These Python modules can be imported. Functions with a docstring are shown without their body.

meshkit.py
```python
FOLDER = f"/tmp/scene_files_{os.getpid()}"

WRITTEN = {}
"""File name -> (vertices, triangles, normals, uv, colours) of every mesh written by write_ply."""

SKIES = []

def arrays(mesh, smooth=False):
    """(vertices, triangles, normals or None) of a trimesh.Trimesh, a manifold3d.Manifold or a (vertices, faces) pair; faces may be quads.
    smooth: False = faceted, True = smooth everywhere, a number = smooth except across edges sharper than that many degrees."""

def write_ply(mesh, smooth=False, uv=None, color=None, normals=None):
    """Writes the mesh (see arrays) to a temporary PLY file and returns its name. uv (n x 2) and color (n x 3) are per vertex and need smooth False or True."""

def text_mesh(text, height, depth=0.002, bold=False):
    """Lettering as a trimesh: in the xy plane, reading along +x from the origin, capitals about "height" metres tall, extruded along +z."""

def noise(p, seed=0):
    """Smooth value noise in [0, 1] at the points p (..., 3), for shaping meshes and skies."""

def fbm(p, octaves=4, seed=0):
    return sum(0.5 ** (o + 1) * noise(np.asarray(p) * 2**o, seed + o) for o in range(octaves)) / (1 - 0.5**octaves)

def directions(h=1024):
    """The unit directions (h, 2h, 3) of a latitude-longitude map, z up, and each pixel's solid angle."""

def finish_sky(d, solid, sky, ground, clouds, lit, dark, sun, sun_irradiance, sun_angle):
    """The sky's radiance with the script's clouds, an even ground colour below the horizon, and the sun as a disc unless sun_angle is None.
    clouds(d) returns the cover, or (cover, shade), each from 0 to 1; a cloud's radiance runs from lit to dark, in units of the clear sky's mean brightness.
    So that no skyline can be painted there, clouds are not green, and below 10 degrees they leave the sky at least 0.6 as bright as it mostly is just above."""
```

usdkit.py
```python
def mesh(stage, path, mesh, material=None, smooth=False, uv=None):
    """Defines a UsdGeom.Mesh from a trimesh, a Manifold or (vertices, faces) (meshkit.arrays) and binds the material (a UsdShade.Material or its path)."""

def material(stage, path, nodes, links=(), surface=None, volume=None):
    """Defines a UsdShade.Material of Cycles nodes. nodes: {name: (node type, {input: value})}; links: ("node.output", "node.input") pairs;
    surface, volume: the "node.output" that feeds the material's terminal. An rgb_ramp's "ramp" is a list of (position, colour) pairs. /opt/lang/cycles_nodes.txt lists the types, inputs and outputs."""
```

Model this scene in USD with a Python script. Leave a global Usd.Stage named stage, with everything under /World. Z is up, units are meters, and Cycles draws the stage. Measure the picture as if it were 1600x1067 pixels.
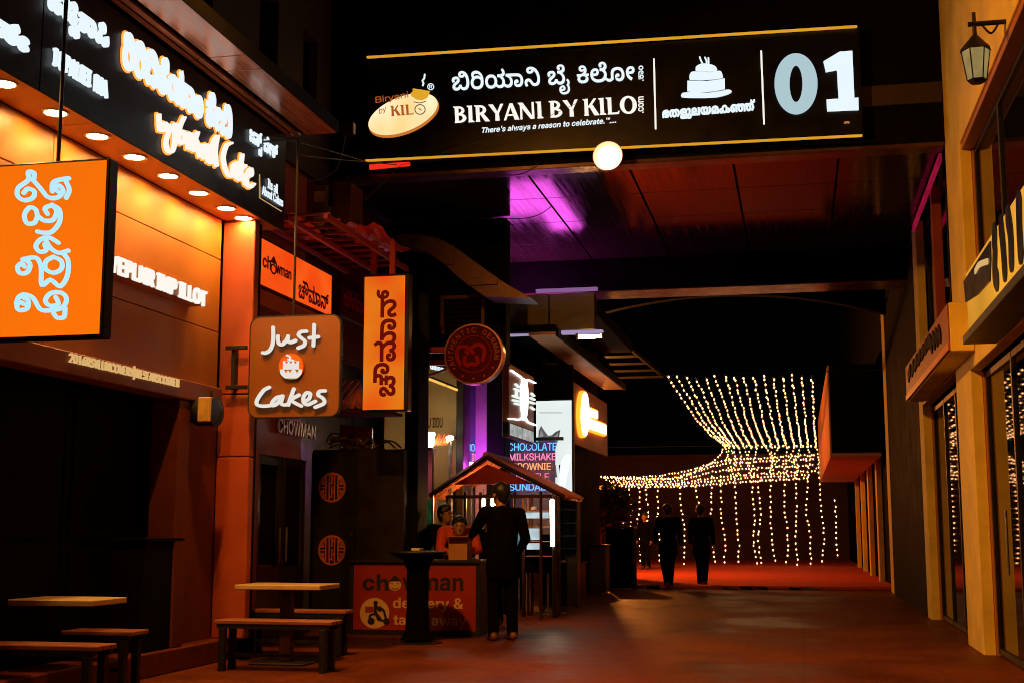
import math, random, glob
import numpy as np, trimesh, usdkit, meshkit
import manifold3d
from pxr import Usd, UsdGeom, UsdLux, Gf, Sdf
from shapely.geometry import Polygon, LineString, Point, box as sbox, MultiPolygon
import shapely
from shapely import affinity, union_all

stage = Usd.Stage.CreateInMemory()
UsdGeom.SetStageUpAxis(stage, 'Z')
UsdGeom.SetStageMetersPerUnit(stage, 1.0)
UsdGeom.Xform.Define(stage, '/World')
UsdGeom.Scope.Define(stage, '/World/Looks')

# ---------------------------------------------------------------- camera, sky, moon, exposure
FPX, PITCH, YAW, EYE = 2064.0, math.radians(8.1), math.radians(12.18), np.array([0.0, 0.0, 1.27])
FW = np.array([-math.sin(YAW) * math.cos(PITCH), math.cos(YAW) * math.cos(PITCH), math.sin(PITCH)])
RT = np.array([math.cos(YAW), math.sin(YAW), 0.0])
UP = np.cross(RT, FW)
cam = UsdGeom.Camera.Define(stage, '/World/camera')
cam.CreateHorizontalApertureAttr(36.0)
cam.CreateFocalLengthAttr(36.0 * FPX / 1600)
cam.CreateClippingRangeAttr(Gf.Vec2f(0.05, 2000))
cam.CreateExposureAttr(0.0)
cam.AddTransformOp().Set(Gf.Matrix4d(*RT, 0, *UP, 0, *(-FW), 0, *EYE, 1))
SUN = np.array([-0.45, -0.5, 0.74])        # a faint moon, high over the left roofs
SUN = SUN / np.linalg.norm(SUN)
dome = UsdLux.DomeLight.Define(stage, '/World/sky')
dome.GetPrim().SetCustomDataByKey('kind', 'structure')
skym = usdkit.material(stage, '/World/Looks/night_sky', {
    's': ('sky_texture', {'sky_type': 'single_scattering', 'sun_disc': False, 'sun_elevation': math.asin(SUN[2]), 'sun_rotation': math.atan2(SUN[0], SUN[1])}),
    'b': ('background_shader', {'strength': 0.00007})}, [('s.color', 'b.color')], surface='b.background')
from pxr import UsdShade
UsdShade.MaterialBindingAPI.Apply(dome.GetPrim()).Bind(skym)
moon = UsdLux.DistantLight.Define(stage, '/World/moonlight')
moon.CreateIntensityAttr(0.003); moon.CreateAngleAttr(0.5); moon.CreateNormalizeAttr(True)
moon.CreateColorAttr(Gf.Vec3f(1.0, 0.95, 0.88))
zz = SUN; xx = np.cross([0, 0, 1.0], zz); xx /= np.linalg.norm(xx); yy = np.cross(zz, xx)
moon.AddTransformOp().Set(Gf.Matrix4d(*xx, 0, *yy, 0, *zz, 0, 0, 0, 20, 1))


def at(px, py, **k):
    """the point of the plane x=, y= or z= that shows at a pixel of the 1600 wide photograph"""
    d = FW + RT * (px - 800) / FPX - UP * (py - 533.5) / FPX
    a, v = next(iter(k.items()))
    i = 'xyz'.index(a)
    return EYE + d * (v - EYE[i]) / d[i]


# ---------------------------------------------------------------- helpers: prims
used = {}
V3 = np.array


def numbered(path):
    n = used.get(path, 0)
    used[path] = n + 1
    return path if n == 0 else f'{path}_{n:03d}'


def tag(p, label=None, cat=None, group=None, kind=None):
    for k, v in (('label', label), ('category', cat), ('group', group), ('kind', kind)):
        if v:
            p.SetCustomDataByKey(k, v)
    return p


class T:
    """a thing: an Xform at its base; parts hang below it"""
    def __init__(s, name, label, cat, loc=(0, 0, 0), group=None, kind=None):
        s.path = numbered('/World/' + name)
        s.loc = V3(loc, float)
        s.x = UsdGeom.Xform.Define(stage, s.path)
        s.x.AddTranslateOp().Set(Gf.Vec3d(*s.loc))
        tag(s.x.GetPrim(), label, cat, group, kind)

    def part(s, name, mesh, m, smooth=30, label=None, kind=None, under=None):
        path = numbered((under or s.path) + '/' + name)
        mesh = cat_(mesh).copy()
        mesh.apply_translation(-s.loc)
        p = usdkit.mesh(stage, path, mesh, m, smooth=smooth)
        tag(p.GetPrim(), label, kind=kind)
        return path


def solo(name, label, cat, mesh, m, smooth=30, group=None, kind=None):
    p = usdkit.mesh(stage, numbered('/World/' + name), cat_(mesh), m, smooth=smooth)
    tag(p.GetPrim(), label, cat, group, kind)
    return p


def copy_of(src, loc, label, cat, group=None):
    base = src.path.rsplit('/', 1)[1]
    path = numbered('/World/' + base)
    x = UsdGeom.Xform.Define(stage, path)
    x.GetPrim().GetReferences().AddInternalReference(src.path)
    x.GetPrim().SetInstanceable(True)
    UsdGeom.Xformable(x).ClearXformOpOrder()
    x.GetPrim().GetAttribute('xformOp:translate').Set(Gf.Vec3d(*map(float, loc))) if x.GetPrim().HasAttribute('xformOp:translate') else x.AddTranslateOp().Set(Gf.Vec3d(*map(float, loc)))
    UsdGeom.Xformable(x).SetXformOpOrder([UsdGeom.XformOp(x.GetPrim().GetAttribute('xformOp:translate'))])
    tag(x.GetPrim(), label, cat, group)
    return x


# ---------------------------------------------------------------- helpers: meshes
def cat_(m):
    if isinstance(m, trimesh.Trimesh):
        return m
    m = [k for k in m if k is not None]
    return m[0] if len(m) == 1 else trimesh.util.concatenate(m)


def box(x0, x1, y0, y1, z0, z1, b=0.0):
    if b <= 0:
        m = trimesh.creation.box([abs(x1 - x0), abs(y1 - y0), abs(z1 - z0)])
        m.apply_translation([(x0 + x1) / 2, (y0 + y1) / 2, (z0 + z1) / 2])
        return m
    x0, x1 = sorted((x0, x1)); y0, y1 = sorted((y0, y1)); z0, z1 = sorted((z0, z1))
    pts = []
    for sx, X in ((1, x0), (-1, x1)):
        for sy, Y in ((1, y0), (-1, y1)):
            for sz, Z in ((1, z0), (-1, z1)):
                pts += [(X, Y + sy * b, Z + sz * b), (X + sx * b, Y, Z + sz * b), (X + sx * b, Y + sy * b, Z)]
    return trimesh.convex.convex_hull(V3(pts))


def bar(p0, p1, r, n=8):
    return tube([p0, p1], r, n)


def tube(pts, r, n=6, closed=False):
    p = V3(pts, float)
    if closed:
        p = np.vstack([p, p[:1]])
    t = np.gradient(p, axis=0)
    t /= np.linalg.norm(t, axis=1, keepdims=True) + 1e-12
    a0 = np.cross(t[0], [0, 0, 1.0] if abs(t[0][2]) < 0.9 else [1.0, 0, 0])
    A = []
    for k in range(len(p)):
        a0 = a0 - t[k] * (a0 @ t[k]); a0 = a0 / (np.linalg.norm(a0) + 1e-12); A.append(a0)
    A = V3(A); B = np.cross(t, A); ang = np.arange(n) * 2 * np.pi / n
    rr = np.broadcast_to(r, (len(p),))[:, None, None]
    v = p[:, None] + rr * (np.cos(ang)[None, :, None] * A[:, None] + np.sin(ang)[None, :, None] * B[:, None])
    i, j = np.meshgrid(np.arange(len(p) - 1), np.arange(n), indexing='ij')
    q = np.stack([i * n + j, i * n + (j + 1) % n, (i + 1) * n + (j + 1) % n, (i + 1) * n + j], -1).reshape(-1, 4)
    v = v.reshape(-1, 3)
    f = np.vstack([q[:, [0, 1, 2]], q[:, [0, 2, 3]]])
    L = len(p) - 1
    caps = [[0, (k + 1), k] for k in range(1, n - 1)] + [[L * n, L * n + k, L * n + k + 1] for k in range(1, n - 1)]
    m = trimesh.Trimesh(v, np.vstack([f, caps]), process=False)
    m.fix_normals()
    return m


def lathe(profile, loc=(0, 0, 0), n=24):
    """profile: (radius, z) pairs from bottom to top"""
    pr = V3(profile, float); ang = np.arange(n) * 2 * np.pi / n
    v = np.stack([pr[:, None, 0] * np.cos(ang), pr[:, None, 0] * np.sin(ang), np.broadcast_to(pr[:, None, 1], (len(pr), n))], -1).reshape(-1, 3)
    i, j = np.meshgrid(np.arange(len(pr) - 1), np.arange(n), indexing='ij')
    q = np.stack([i * n + j, i * n + (j + 1) % n, (i + 1) * n + (j + 1) % n, (i + 1) * n + j], -1).reshape(-1, 4)
    m = trimesh.Trimesh(v + V3(loc, float), np.vstack([q[:, [0, 1, 2]], q[:, [0, 2, 3]]]), process=True)
    m.update_faces(m.nondegenerate_faces())
    m.fix_normals()
    return m


def quad(a, b, c, d):
    return trimesh.Trimesh(V3([a, b, c, d], float), [[0, 1, 2], [0, 2, 3]], process=False)


def prism(poly, O, U, V, d, back=0.0):
    """a flat shape (u, v) put at O along U and V, d metres thick along U x V (starting back metres behind O)"""
    geoms = [g for g in getattr(poly, 'geoms', [poly]) if g.geom_type == 'Polygon' and g.area > 1e-9]
    ms = [trimesh.creation.extrude_polygon(g, d, engine='earcut') for g in geoms]
    m = trimesh.util.concatenate(ms)
    N = np.cross(U, V)
    v = m.vertices
    m.vertices = V3(O, float) + v[:, :1] * V3(U, float) + v[:, 1:2] * V3(V, float) + (v[:, 2:3] - back) * N
    return m


XZ = (V3([1.0, 0, 0]), V3([0, 0, 1.0]))      # faces -y, towards the camera: N = U x V = (0,-1,0)
YZL = (V3([0, 1.0, 0]), V3([0, 0, 1.0]))     # on the left side, faces +x


def sub_smooth(pts, n=6):
    p = V3(pts, float)
    if len(p) < 3:
        return p
    q = np.vstack([2 * p[0] - p[1], p, 2 * p[-1] - p[-2]])
    out = []
    for i in range(1, len(q) - 2):
        for k in range(n):
            t = k / n
            a, b, c, d = q[i - 1], q[i], q[i + 1], q[i + 2]
            out.append(0.5 * (2 * b + (c - a) * t + (2 * a - 5 * b + 4 * c - d) * t * t + (3 * b - a - 3 * c + d) * t ** 3))
    out.append(p[-1])
    return V3(out)


def strokes(lines, w, smooth=5):
    """brush strokes: each a smoothed path w wide with round ends"""
    return union_all([LineString(sub_smooth(l, smooth) if len(l) > 2 else l).buffer(w / 2, quad_segs=4) for l in lines]).simplify(w * 0.03)


def mp(poly, f):
    """maps a polygon's points with f(x, y) -> (u, v)"""
    def ring(r):
        return [f(x, y) for x, y in r.coords[:-1]]
    return union_all([Polygon(ring(g.exterior), [ring(h) for h in g.interiors]).buffer(0) for g in getattr(poly, 'geoms', [poly])])


def px_poly(poly, x0, y0, s, **plane):
    """a shape traced in an enlarged crop of the photograph, as (u, v) on a plane y= (u = x) or x= (u = y)"""
    iu = 0 if 'y' in plane else 1
    def f(x, y):
        p = at(x0 + x / s, y0 + y / s, **plane)
        return p[iu], p[2]
    return mp(poly, f)


def glyphs(key):
    s = GLYPHS[key]
    out = []
    for q in s.split('/'):
        rings = [[tuple(int(v) / 1000 for v in p.split(',')) for p in r.split(' ')] for r in q.split('|')]
        out.append(Polygon(rings[0], rings[1:]).buffer(0))
    return union_all(out)


_fonts = {}
def latin(text, weight=600, slant=0.0):
    """Latin lettering as a flat shape with capitals 1 high"""
    from PIL import Image, ImageDraw, ImageFont
    if weight not in _fonts:
        f = ImageFont.truetype(glob.glob('/opt/blender-*/*/datafiles/fonts/Inter.woff2')[0], 96)
        f.set_variation_by_axes([32, weight])
        _fonts[weight] = f
    font = _fonts[weight]
    x0, y0, x1, y1 = font.getbbox(text, anchor='ls')
    im = Image.new('L', (x1 - x0 + 8, y1 - y0 + 8))
    ImageDraw.Draw(im).text((4 - x0, 4 - y0), text, 255, font, anchor='ls')
    on = np.pad(np.asarray(im) > 127, ((0, 0), (1, 1))).astype(np.int8)
    rows, st = np.nonzero(np.diff(on, axis=1) == 1)
    en = np.nonzero(np.diff(on, axis=1) == -1)[1]
    sh = union_all(shapely.box(st, -rows - 1, en, -rows)).buffer(0.6).buffer(-0.6).simplify(0.7)
    s = 1 / 70.0
    return affinity.affine_transform(sh, [s, s * slant, 0, s, (-4 + slant * (4 - y0)) * s, (4 - y0) * s])


def fit(poly, u0, u1, v0, v1):
    a, b, c, d = poly.bounds
    return affinity.affine_transform(poly, [(u1 - u0) / (c - a), 0, 0, (v1 - v0) / (d - b), u0 - a * (u1 - u0) / (c - a), v0 - b * (v1 - v0) / (d - b)])


def rot_ccw(poly):
    return affinity.rotate(poly, 90, origin=(0, 0))


def letters(t, name, poly, O, U, V, d, m, back=0.0):
    """lettering, each separate character a part of its own"""
    for g in getattr(poly, 'geoms', [poly]):
        if g.area > 1e-7:
            t.part(name, prism(g, O, U, V, d, back), m, smooth=False)


def ell(cx, cy, rx, ry, n=16, ang=0):
    return affinity.translate(affinity.rotate(affinity.scale(Point(0, 0).buffer(1, quad_segs=n), rx, ry), ang, origin=(0, 0)), cx, cy)


def rbox(u0, u1, v0, v1, r):
    return sbox(u0 + r, v0 + r, u1 - r, v1 - r).buffer(r, quad_segs=6)


# ---------------------------------------------------------------- helpers: materials
def pm(name, c, rough=0.5, var=0.2, scale=5.0, metal=0.0, bump=0.0, bscale=40.0, spec=0.5, streak=None, coat=0.0):
    """a painted, cast or woven surface: colour wanders a little with a noise, fine relief"""
    c = V3(c, float)
    lo, hi = c * (1 - var), np.minimum(c * (1 + var), 1)
    n = {'g': ('geometry', {}), 'm': ('mapping', {'scale': streak or (1, 1, 1)}),
         'n': ('noise_texture', {'scale': scale, 'detail': 5.0, 'roughness': 0.6}),
         'r': ('rgb_ramp', {'ramp': [(0.25, tuple(lo)), (0.75, tuple(hi))]}),
         'q': ('map_range', {'from_min': 0.2, 'from_max': 0.8, 'to_min': max(rough - 0.1, 0.03), 'to_max': min(rough + 0.1, 1)}),
         'p': ('principled_bsdf', {'metallic': metal, 'specular_ior_level': spec, 'coat_weight': coat})}
    l = [('g.position', 'm.vector'), ('m.vector', 'n.vector'), ('n.fac', 'r.fac'), ('r.color', 'p.base_color'), ('n.fac', 'q.value'), ('q.result', 'p.roughness')]
    if bump:
        n['n2'] = ('noise_texture', {'scale': bscale, 'detail': 4.0})
        n['b'] = ('bump', {'strength': bump, 'distance': 0.01})
        l += [('m.vector', 'n2.vector'), ('n2.fac', 'b.height'), ('b.normal', 'p.normal')]
    return usdkit.material(stage, '/World/Looks/' + name, n, l, surface='p.BSDF')


def em(name, c, s, var=0.0, scale=3.0, c2=None):
    """something that gives off light; var: unevenness of the tubes behind a lit face"""
    if not var:
        return usdkit.material(stage, '/World/Looks/' + name, {'e': ('emission', {'color': c, 'strength': s})}, [], surface='e.emission')
    c = V3(c, float); c2 = V3(c2 if c2 is not None else c * (1 - var), float)
    return usdkit.material(stage, '/World/Looks/' + name, {
        'g': ('geometry', {}), 'n': ('noise_texture', {'scale': scale, 'detail': 1.0}),
        'r': ('rgb_ramp', {'ramp': [(0.3, tuple(c2)), (0.7, tuple(c))]}), 'e': ('emission', {'strength': s})},
        [('g.position', 'n.vector'), ('n.fac', 'r.fac'), ('r.color', 'e.color')], surface='e.emission')


def pane(name, tint=(0.9, 0.9, 0.9), rough=0.03):
    return usdkit.material(stage, '/World/Looks/' + name, {'t': ('transparent_bsdf', {'color': tint}), 'g': ('glossy_bsdf', {'roughness': rough, 'color': (1, 1, 1)}), 'f': ('fresnel', {'IOR': 1.5}), 'm': ('mix_closure', {})},
                           [('f.fac', 'm.fac'), ('t.BSDF', 'm.closure1'), ('g.BSDF', 'm.closure2')], surface='m.closure')


def paving():
    """worn stone slabs: faint joints, blotches of dirt, smoother and rougher patches"""
    n = {'g': ('geometry', {}), 'big': ('noise_texture', {'scale': 0.45, 'detail': 6.0, 'roughness': 0.62}), 'fine': ('noise_texture', {'scale': 9.0, 'detail': 5.0, 'roughness': 0.7}),
         'r': ('rgb_ramp', {'ramp': [(0.3, (0.07, 0.018, 0.006)), (0.5, (0.19, 0.047, 0.014)), (0.68, (0.3, 0.078, 0.022))]}),
         'f': ('rgb_ramp', {'ramp': [(0.3, (0.55, 0.55, 0.55)), (0.7, (1.0, 1.0, 1.0))]}), 'mf': ('mix_color', {'blend_type': 'multiply', 'fac': 1.0}),
         'b': ('brick_texture', {'scale': 1.0, 'brick_width': 0.6, 'row_height': 0.6, 'offset': 0.0, 'mortar_size': 0.006, 'mortar_smooth': 0.4, 'color1': (1.0, 1.0, 1.0), 'color2': (0.86, 0.86, 0.86), 'mortar': (0.45, 0.45, 0.45)}),
         'mb': ('mix_color', {'blend_type': 'multiply', 'fac': 0.8}), 'q': ('map_range', {'from_min': 0.35, 'from_max': 0.65, 'to_min': 0.3, 'to_max': 0.7, 'clamp': True}),
         'bp': ('bump', {'strength': 0.5, 'distance': 0.012}), 'hm': ('math', {'math_type': 'multiply_add', 'value2': 0.6}), 'p': ('principled_bsdf', {'specular_ior_level': 0.09})}
    l = [('g.position', 'big.vector'), ('g.position', 'fine.vector'), ('g.position', 'b.vector'), ('big.fac', 'r.fac'), ('fine.fac', 'f.fac'), ('r.color', 'mf.a'), ('f.color', 'mf.b'),
         ('mf.result', 'mb.a'), ('b.color', 'mb.b'), ('mb.result', 'p.base_color'), ('big.fac', 'q.value'), ('q.result', 'p.roughness'),
         ('fine.fac', 'hm.value1'), ('b.fac', 'hm.value3'), ('hm.value', 'bp.height'), ('bp.normal', 'p.normal')]
    l[-3] = ('fine.fac', 'hm.value1')
    return usdkit.material(stage, '/World/Looks/paving_slabs', n, l, surface='p.BSDF')


def dark_glass():
    return usdkit.material(stage, '/World/Looks/dark_window_glass', {'p': ('principled_bsdf', {'base_color': (0.004, 0.005, 0.007), 'roughness': 0.02, 'specular_ior_level': 0.1})}, [], surface='p.BSDF')


def milk_glass():
    return usdkit.material(stage, '/World/Looks/cream_lamp_glass', {'d': ('principled_bsdf', {'base_color': (0.9, 0.78, 0.5), 'roughness': 0.25}), 't': ('translucent_bsdf', {'color': (0.95, 0.85, 0.6)}), 'm': ('mix_closure', {'fac': 0.55})},
                           [('d.BSDF', 'm.closure1'), ('t.BSDF', 'm.closure2')], surface='m.closure')


# ---------------------------------------------------------------- materials
M = dict(
    pave=paving(),
    pave_red_lit=pm('red_lit_paving', (0.62, 0.085, 0.028), 0.7, 0.25, 2.0, bump=0.25, bscale=25, spec=0.08),  # red of the light on the far floor is put into this colour
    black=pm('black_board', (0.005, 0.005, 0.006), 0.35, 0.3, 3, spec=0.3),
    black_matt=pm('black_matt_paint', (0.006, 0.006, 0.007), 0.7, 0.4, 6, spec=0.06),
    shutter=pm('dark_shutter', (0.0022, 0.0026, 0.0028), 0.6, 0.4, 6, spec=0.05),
    cladding=pm('orange_cladding', (0.52, 0.19, 0.028), 0.45, 0.2, 1.1),
    pier=pm('terracotta_paint', (0.44, 0.083, 0.027), 0.55, 0.18, 2.5, bump=0.1, bscale=60),
    wood_soffit=pm('copper_wood_panel', (0.62, 0.22, 0.08), 0.22, 0.3, 3, streak=(9, 0.6, 9), metal=0.35),
    upper=pm('dark_brown_render', (0.045, 0.027, 0.02), 0.8, 0.3, 2, bump=0.2, bscale=30),
    win_dark=dark_glass(),
    ceiling=pm('ceiling_metal', (0.03, 0.02, 0.018), 0.1, 0.15, 2.0, streak=(12, 0.5, 1), metal=0.05, spec=0.13),
    beam=pm('dark_beam_paint', (0.006, 0.0055, 0.006), 0.7, 0.3, 2, spec=0.02),
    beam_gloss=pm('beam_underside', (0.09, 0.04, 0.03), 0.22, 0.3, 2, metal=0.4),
    ochre=pm('ochre_plaster', (0.82, 0.65, 0.13), 0.65, 0.24, 1.6, bump=0.15, bscale=50),
    ochre_trim_shaded=pm('shaded_ochre_trim_paint', (0.4, 0.16, 0.04), 0.55, 0.15, 3),  # trim tone darkened so the jambs look shaded beside the lit pier
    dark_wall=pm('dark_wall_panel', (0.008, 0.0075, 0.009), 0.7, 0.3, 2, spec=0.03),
    steel=pm('brushed_steel', (0.5, 0.48, 0.45), 0.3, 0.15, 8, metal=0.9),
    iron=pm('dark_iron', (0.02, 0.02, 0.02), 0.45, 0.3, 8, metal=0.3),
    table_top=pm('pale_table_top', (0.62, 0.47, 0.25), 0.4, 0.12, 5, streak=(1, 8, 8)),
    bench_wood=pm('red_bench_wood', (0.3, 0.1, 0.05), 0.45, 0.25, 5, streak=(1, 10, 10)),
    brown_sign=pm('caramel_board', (0.24, 0.082, 0.007), 0.42, 0.06, 2),
    white_letter=pm('white_acrylic', (0.85, 0.83, 0.78), 0.35, 0.04, 6),
    red_paint_and_light=pm('red_paint_and_light_metal', (0.38, 0.022, 0.012), 0.4, 0.25, 6),  # red paint; on trellis and hangers it stands in for red light
    red_dark=pm('dark_red_board', (0.1, 0.004, 0.006), 0.55, 0.2, 3, spec=0.1),
    red_letter=pm('dark_red_vinyl', (0.22, 0.008, 0.004), 0.5, 0.1, 6),
    red_emblem=pm('bright_red_relief', (0.42, 0.015, 0.014), 0.55, 0.1, 6, spec=0.1),
    tarp=pm('red_tarpaulin', (0.85, 0.06, 0.03), 0.55, 0.25, 4, bump=0.3, bscale=12),  # red tarpaulin, its colour raised for the red light from below
    tile_red=pm('red_roof_tile', (0.6, 0.16, 0.05), 0.55, 0.3, 12, bump=0.2),
    duct=pm('duct_metal', (0.085, 0.036, 0.022), 0.38, 0.3, 4, metal=0.5),
    ac=pm('cream_casing', (0.16, 0.13, 0.1), 0.5, 0.2, 5),
    rust=pm('rusty_sheet', (0.13, 0.05, 0.028), 0.7, 0.4, 6),
    counter_red=pm('counter_red_print', (0.34, 0.02, 0.018), 0.5, 0.1, 3),
    counter_ink=pm('counter_black_print', (0.02, 0.015, 0.015), 0.5, 0.1, 6),
    counter_cream=pm('counter_cream_print', (0.75, 0.5, 0.28), 0.5, 0.06, 6),
    cabinet=pm('black_lacquer', (0.022, 0.016, 0.014), 0.35, 0.3, 4),
    medal=pm('terracotta_relief', (0.75, 0.2, 0.08), 0.5, 0.15, 8),
    paper=pm('printed_paper', (0.7, 0.66, 0.6), 0.7, 0.2, 20),
    carton=pm('cardboard', (0.5, 0.24, 0.13), 0.75, 0.15, 10),
    yellow_wall=pm('yellow_wall_paint', (0.55, 0.33, 0.1), 0.6, 0.12, 3),
    grey_box=pm('grey_fascia_metal', (0.12, 0.105, 0.09), 0.45, 0.2, 3),
    purple_wall=pm('lilac_wall_paint', (0.6, 0.4, 0.62), 0.5, 0.06, 3),
    skin=pm('skin', (0.36, 0.17, 0.1), 0.5, 0.08, 12),
    hair=pm('black_hair', (0.012, 0.01, 0.01), 0.5, 0.3, 40),
    cloth_dark=pm('dark_cloth', (0.0035, 0.0035, 0.0045), 0.9, 0.25, 12, bump=0.3, bscale=30, spec=0.03),
    cloth_grey=pm('charcoal_cloth', (0.005, 0.005, 0.006), 0.9, 0.25, 12, bump=0.3, bscale=30, spec=0.03),
    cloth_red=pm('red_shirt_cloth', (0.55, 0.06, 0.05), 0.8, 0.15, 12, bump=0.3, bscale=30),
    shoe=pm('brown_shoe', (0.16, 0.05, 0.035), 0.5, 0.2, 12),
    leaf=pm('dark_leaf', (0.03, 0.05, 0.02), 0.6, 0.4, 6),
    wire=pm('black_cable', (0.02, 0.02, 0.02), 0.5, 0.2, 6),
    wire_grey=pm('grey_cable', (0.09, 0.075, 0.06), 0.5, 0.2, 6),
    glass=pane('clear_glass', (0.85, 0.88, 0.88)),
    smoked=pane('smoked_glass', (0.12, 0.13, 0.14)),
    milk=milk_glass(),
    # things that give off light
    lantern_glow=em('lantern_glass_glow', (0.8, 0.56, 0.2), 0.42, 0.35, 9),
    downlight=em('downlight_lens', (1.0, 0.52, 0.15), 165.0),
    flood_amber=em('amber_flood_lens', (1.0, 0.35, 0.035), 3300.0),
    flood_white=em('floodlight_lens', (1.0, 0.95, 0.84), 14.0),
    letter_white=em('lit_white_letters', (0.82, 0.94, 1.0), 1.0),
    letter_warm=em('lit_warm_letters', (0.97, 0.92, 0.84), 1.02),
    letter_halo=em('lit_letter_returns', (1.0, 0.3, 0.04), 1.7),
    letter_dim=em('lit_dim_letters', (1.0, 0.6, 0.22), 0.7),
    letter_blue=em('lit_pale_blue_numeral', (0.5, 0.68, 0.74), 0.85),
    orange_face=em('lit_orange_face', (1.0, 0.175, 0.003), 1.0, 0.08, 1.5),
    orange_box=em('lit_chow_box_face', (1.0, 0.12, 0.01), 0.95, 0.3, 1.8, c2=(0.95, 0.06, 0.005)),
    yellow_box=em('lit_vertical_face', (0.93, 0.24, 0.012), 0.85, 0.3, 2.0, c2=(0.93, 0.09, 0.006)),
    gold_line=em('lit_gold_trim', (1.0, 0.45, 0.03), 0.8, 0.25, 0.7),
    red_tube=em('lit_red_tube', (1.0, 0.03, 0.012), 0.9),
    pink_tube=em('lit_pink_tube', (0.55, 0.012, 0.07), 0.55, 0.4, 4),
    oval=em('lit_oval_face', (1.0, 0.82, 0.5), 1.1, 0.4, 2.2, c2=(1.0, 0.62, 0.22)),
    amber_fill=em('lit_amber_pot', (1.0, 0.5, 0.03), 0.75),
    purple=em('added_purple_panel', (0.85, 0.09, 0.75), 7.0),
    neon_blue=em('neon_blue', (0.12, 0.42, 1.0), 1.6),
    neon_pink=em('neon_pink', (1.0, 0.22, 0.42), 1.3),
    neon_orange=em('neon_orange', (1.0, 0.36, 0.14), 1.3),
    neon_rose=em('neon_rose', (1.0, 0.2, 0.3), 1.0),
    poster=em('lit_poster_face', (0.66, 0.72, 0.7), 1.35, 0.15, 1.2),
    white_tube=em('white_tube', (0.85, 0.95, 1.0), 2.2),
    globe=em('lit_globe', (1.0, 0.92, 0.68), 26.0),
    bulb_warm=em('filament_bulb', (1.0, 0.45, 0.12), 190.0),
    amber_tube=em('amber_line_tube', (1.0, 0.55, 0.1), 1.0),
    fairy=em('fairy_bulb', (1.0, 0.42, 0.15), 7.0),
    orange_glow=em('orange_back_glow', (1.0, 0.22, 0.015), 3.0),
    shelf_lit=em('lit_shelf_face', (0.7, 0.85, 0.9), 0.8, 0.5, 5),
)

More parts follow.
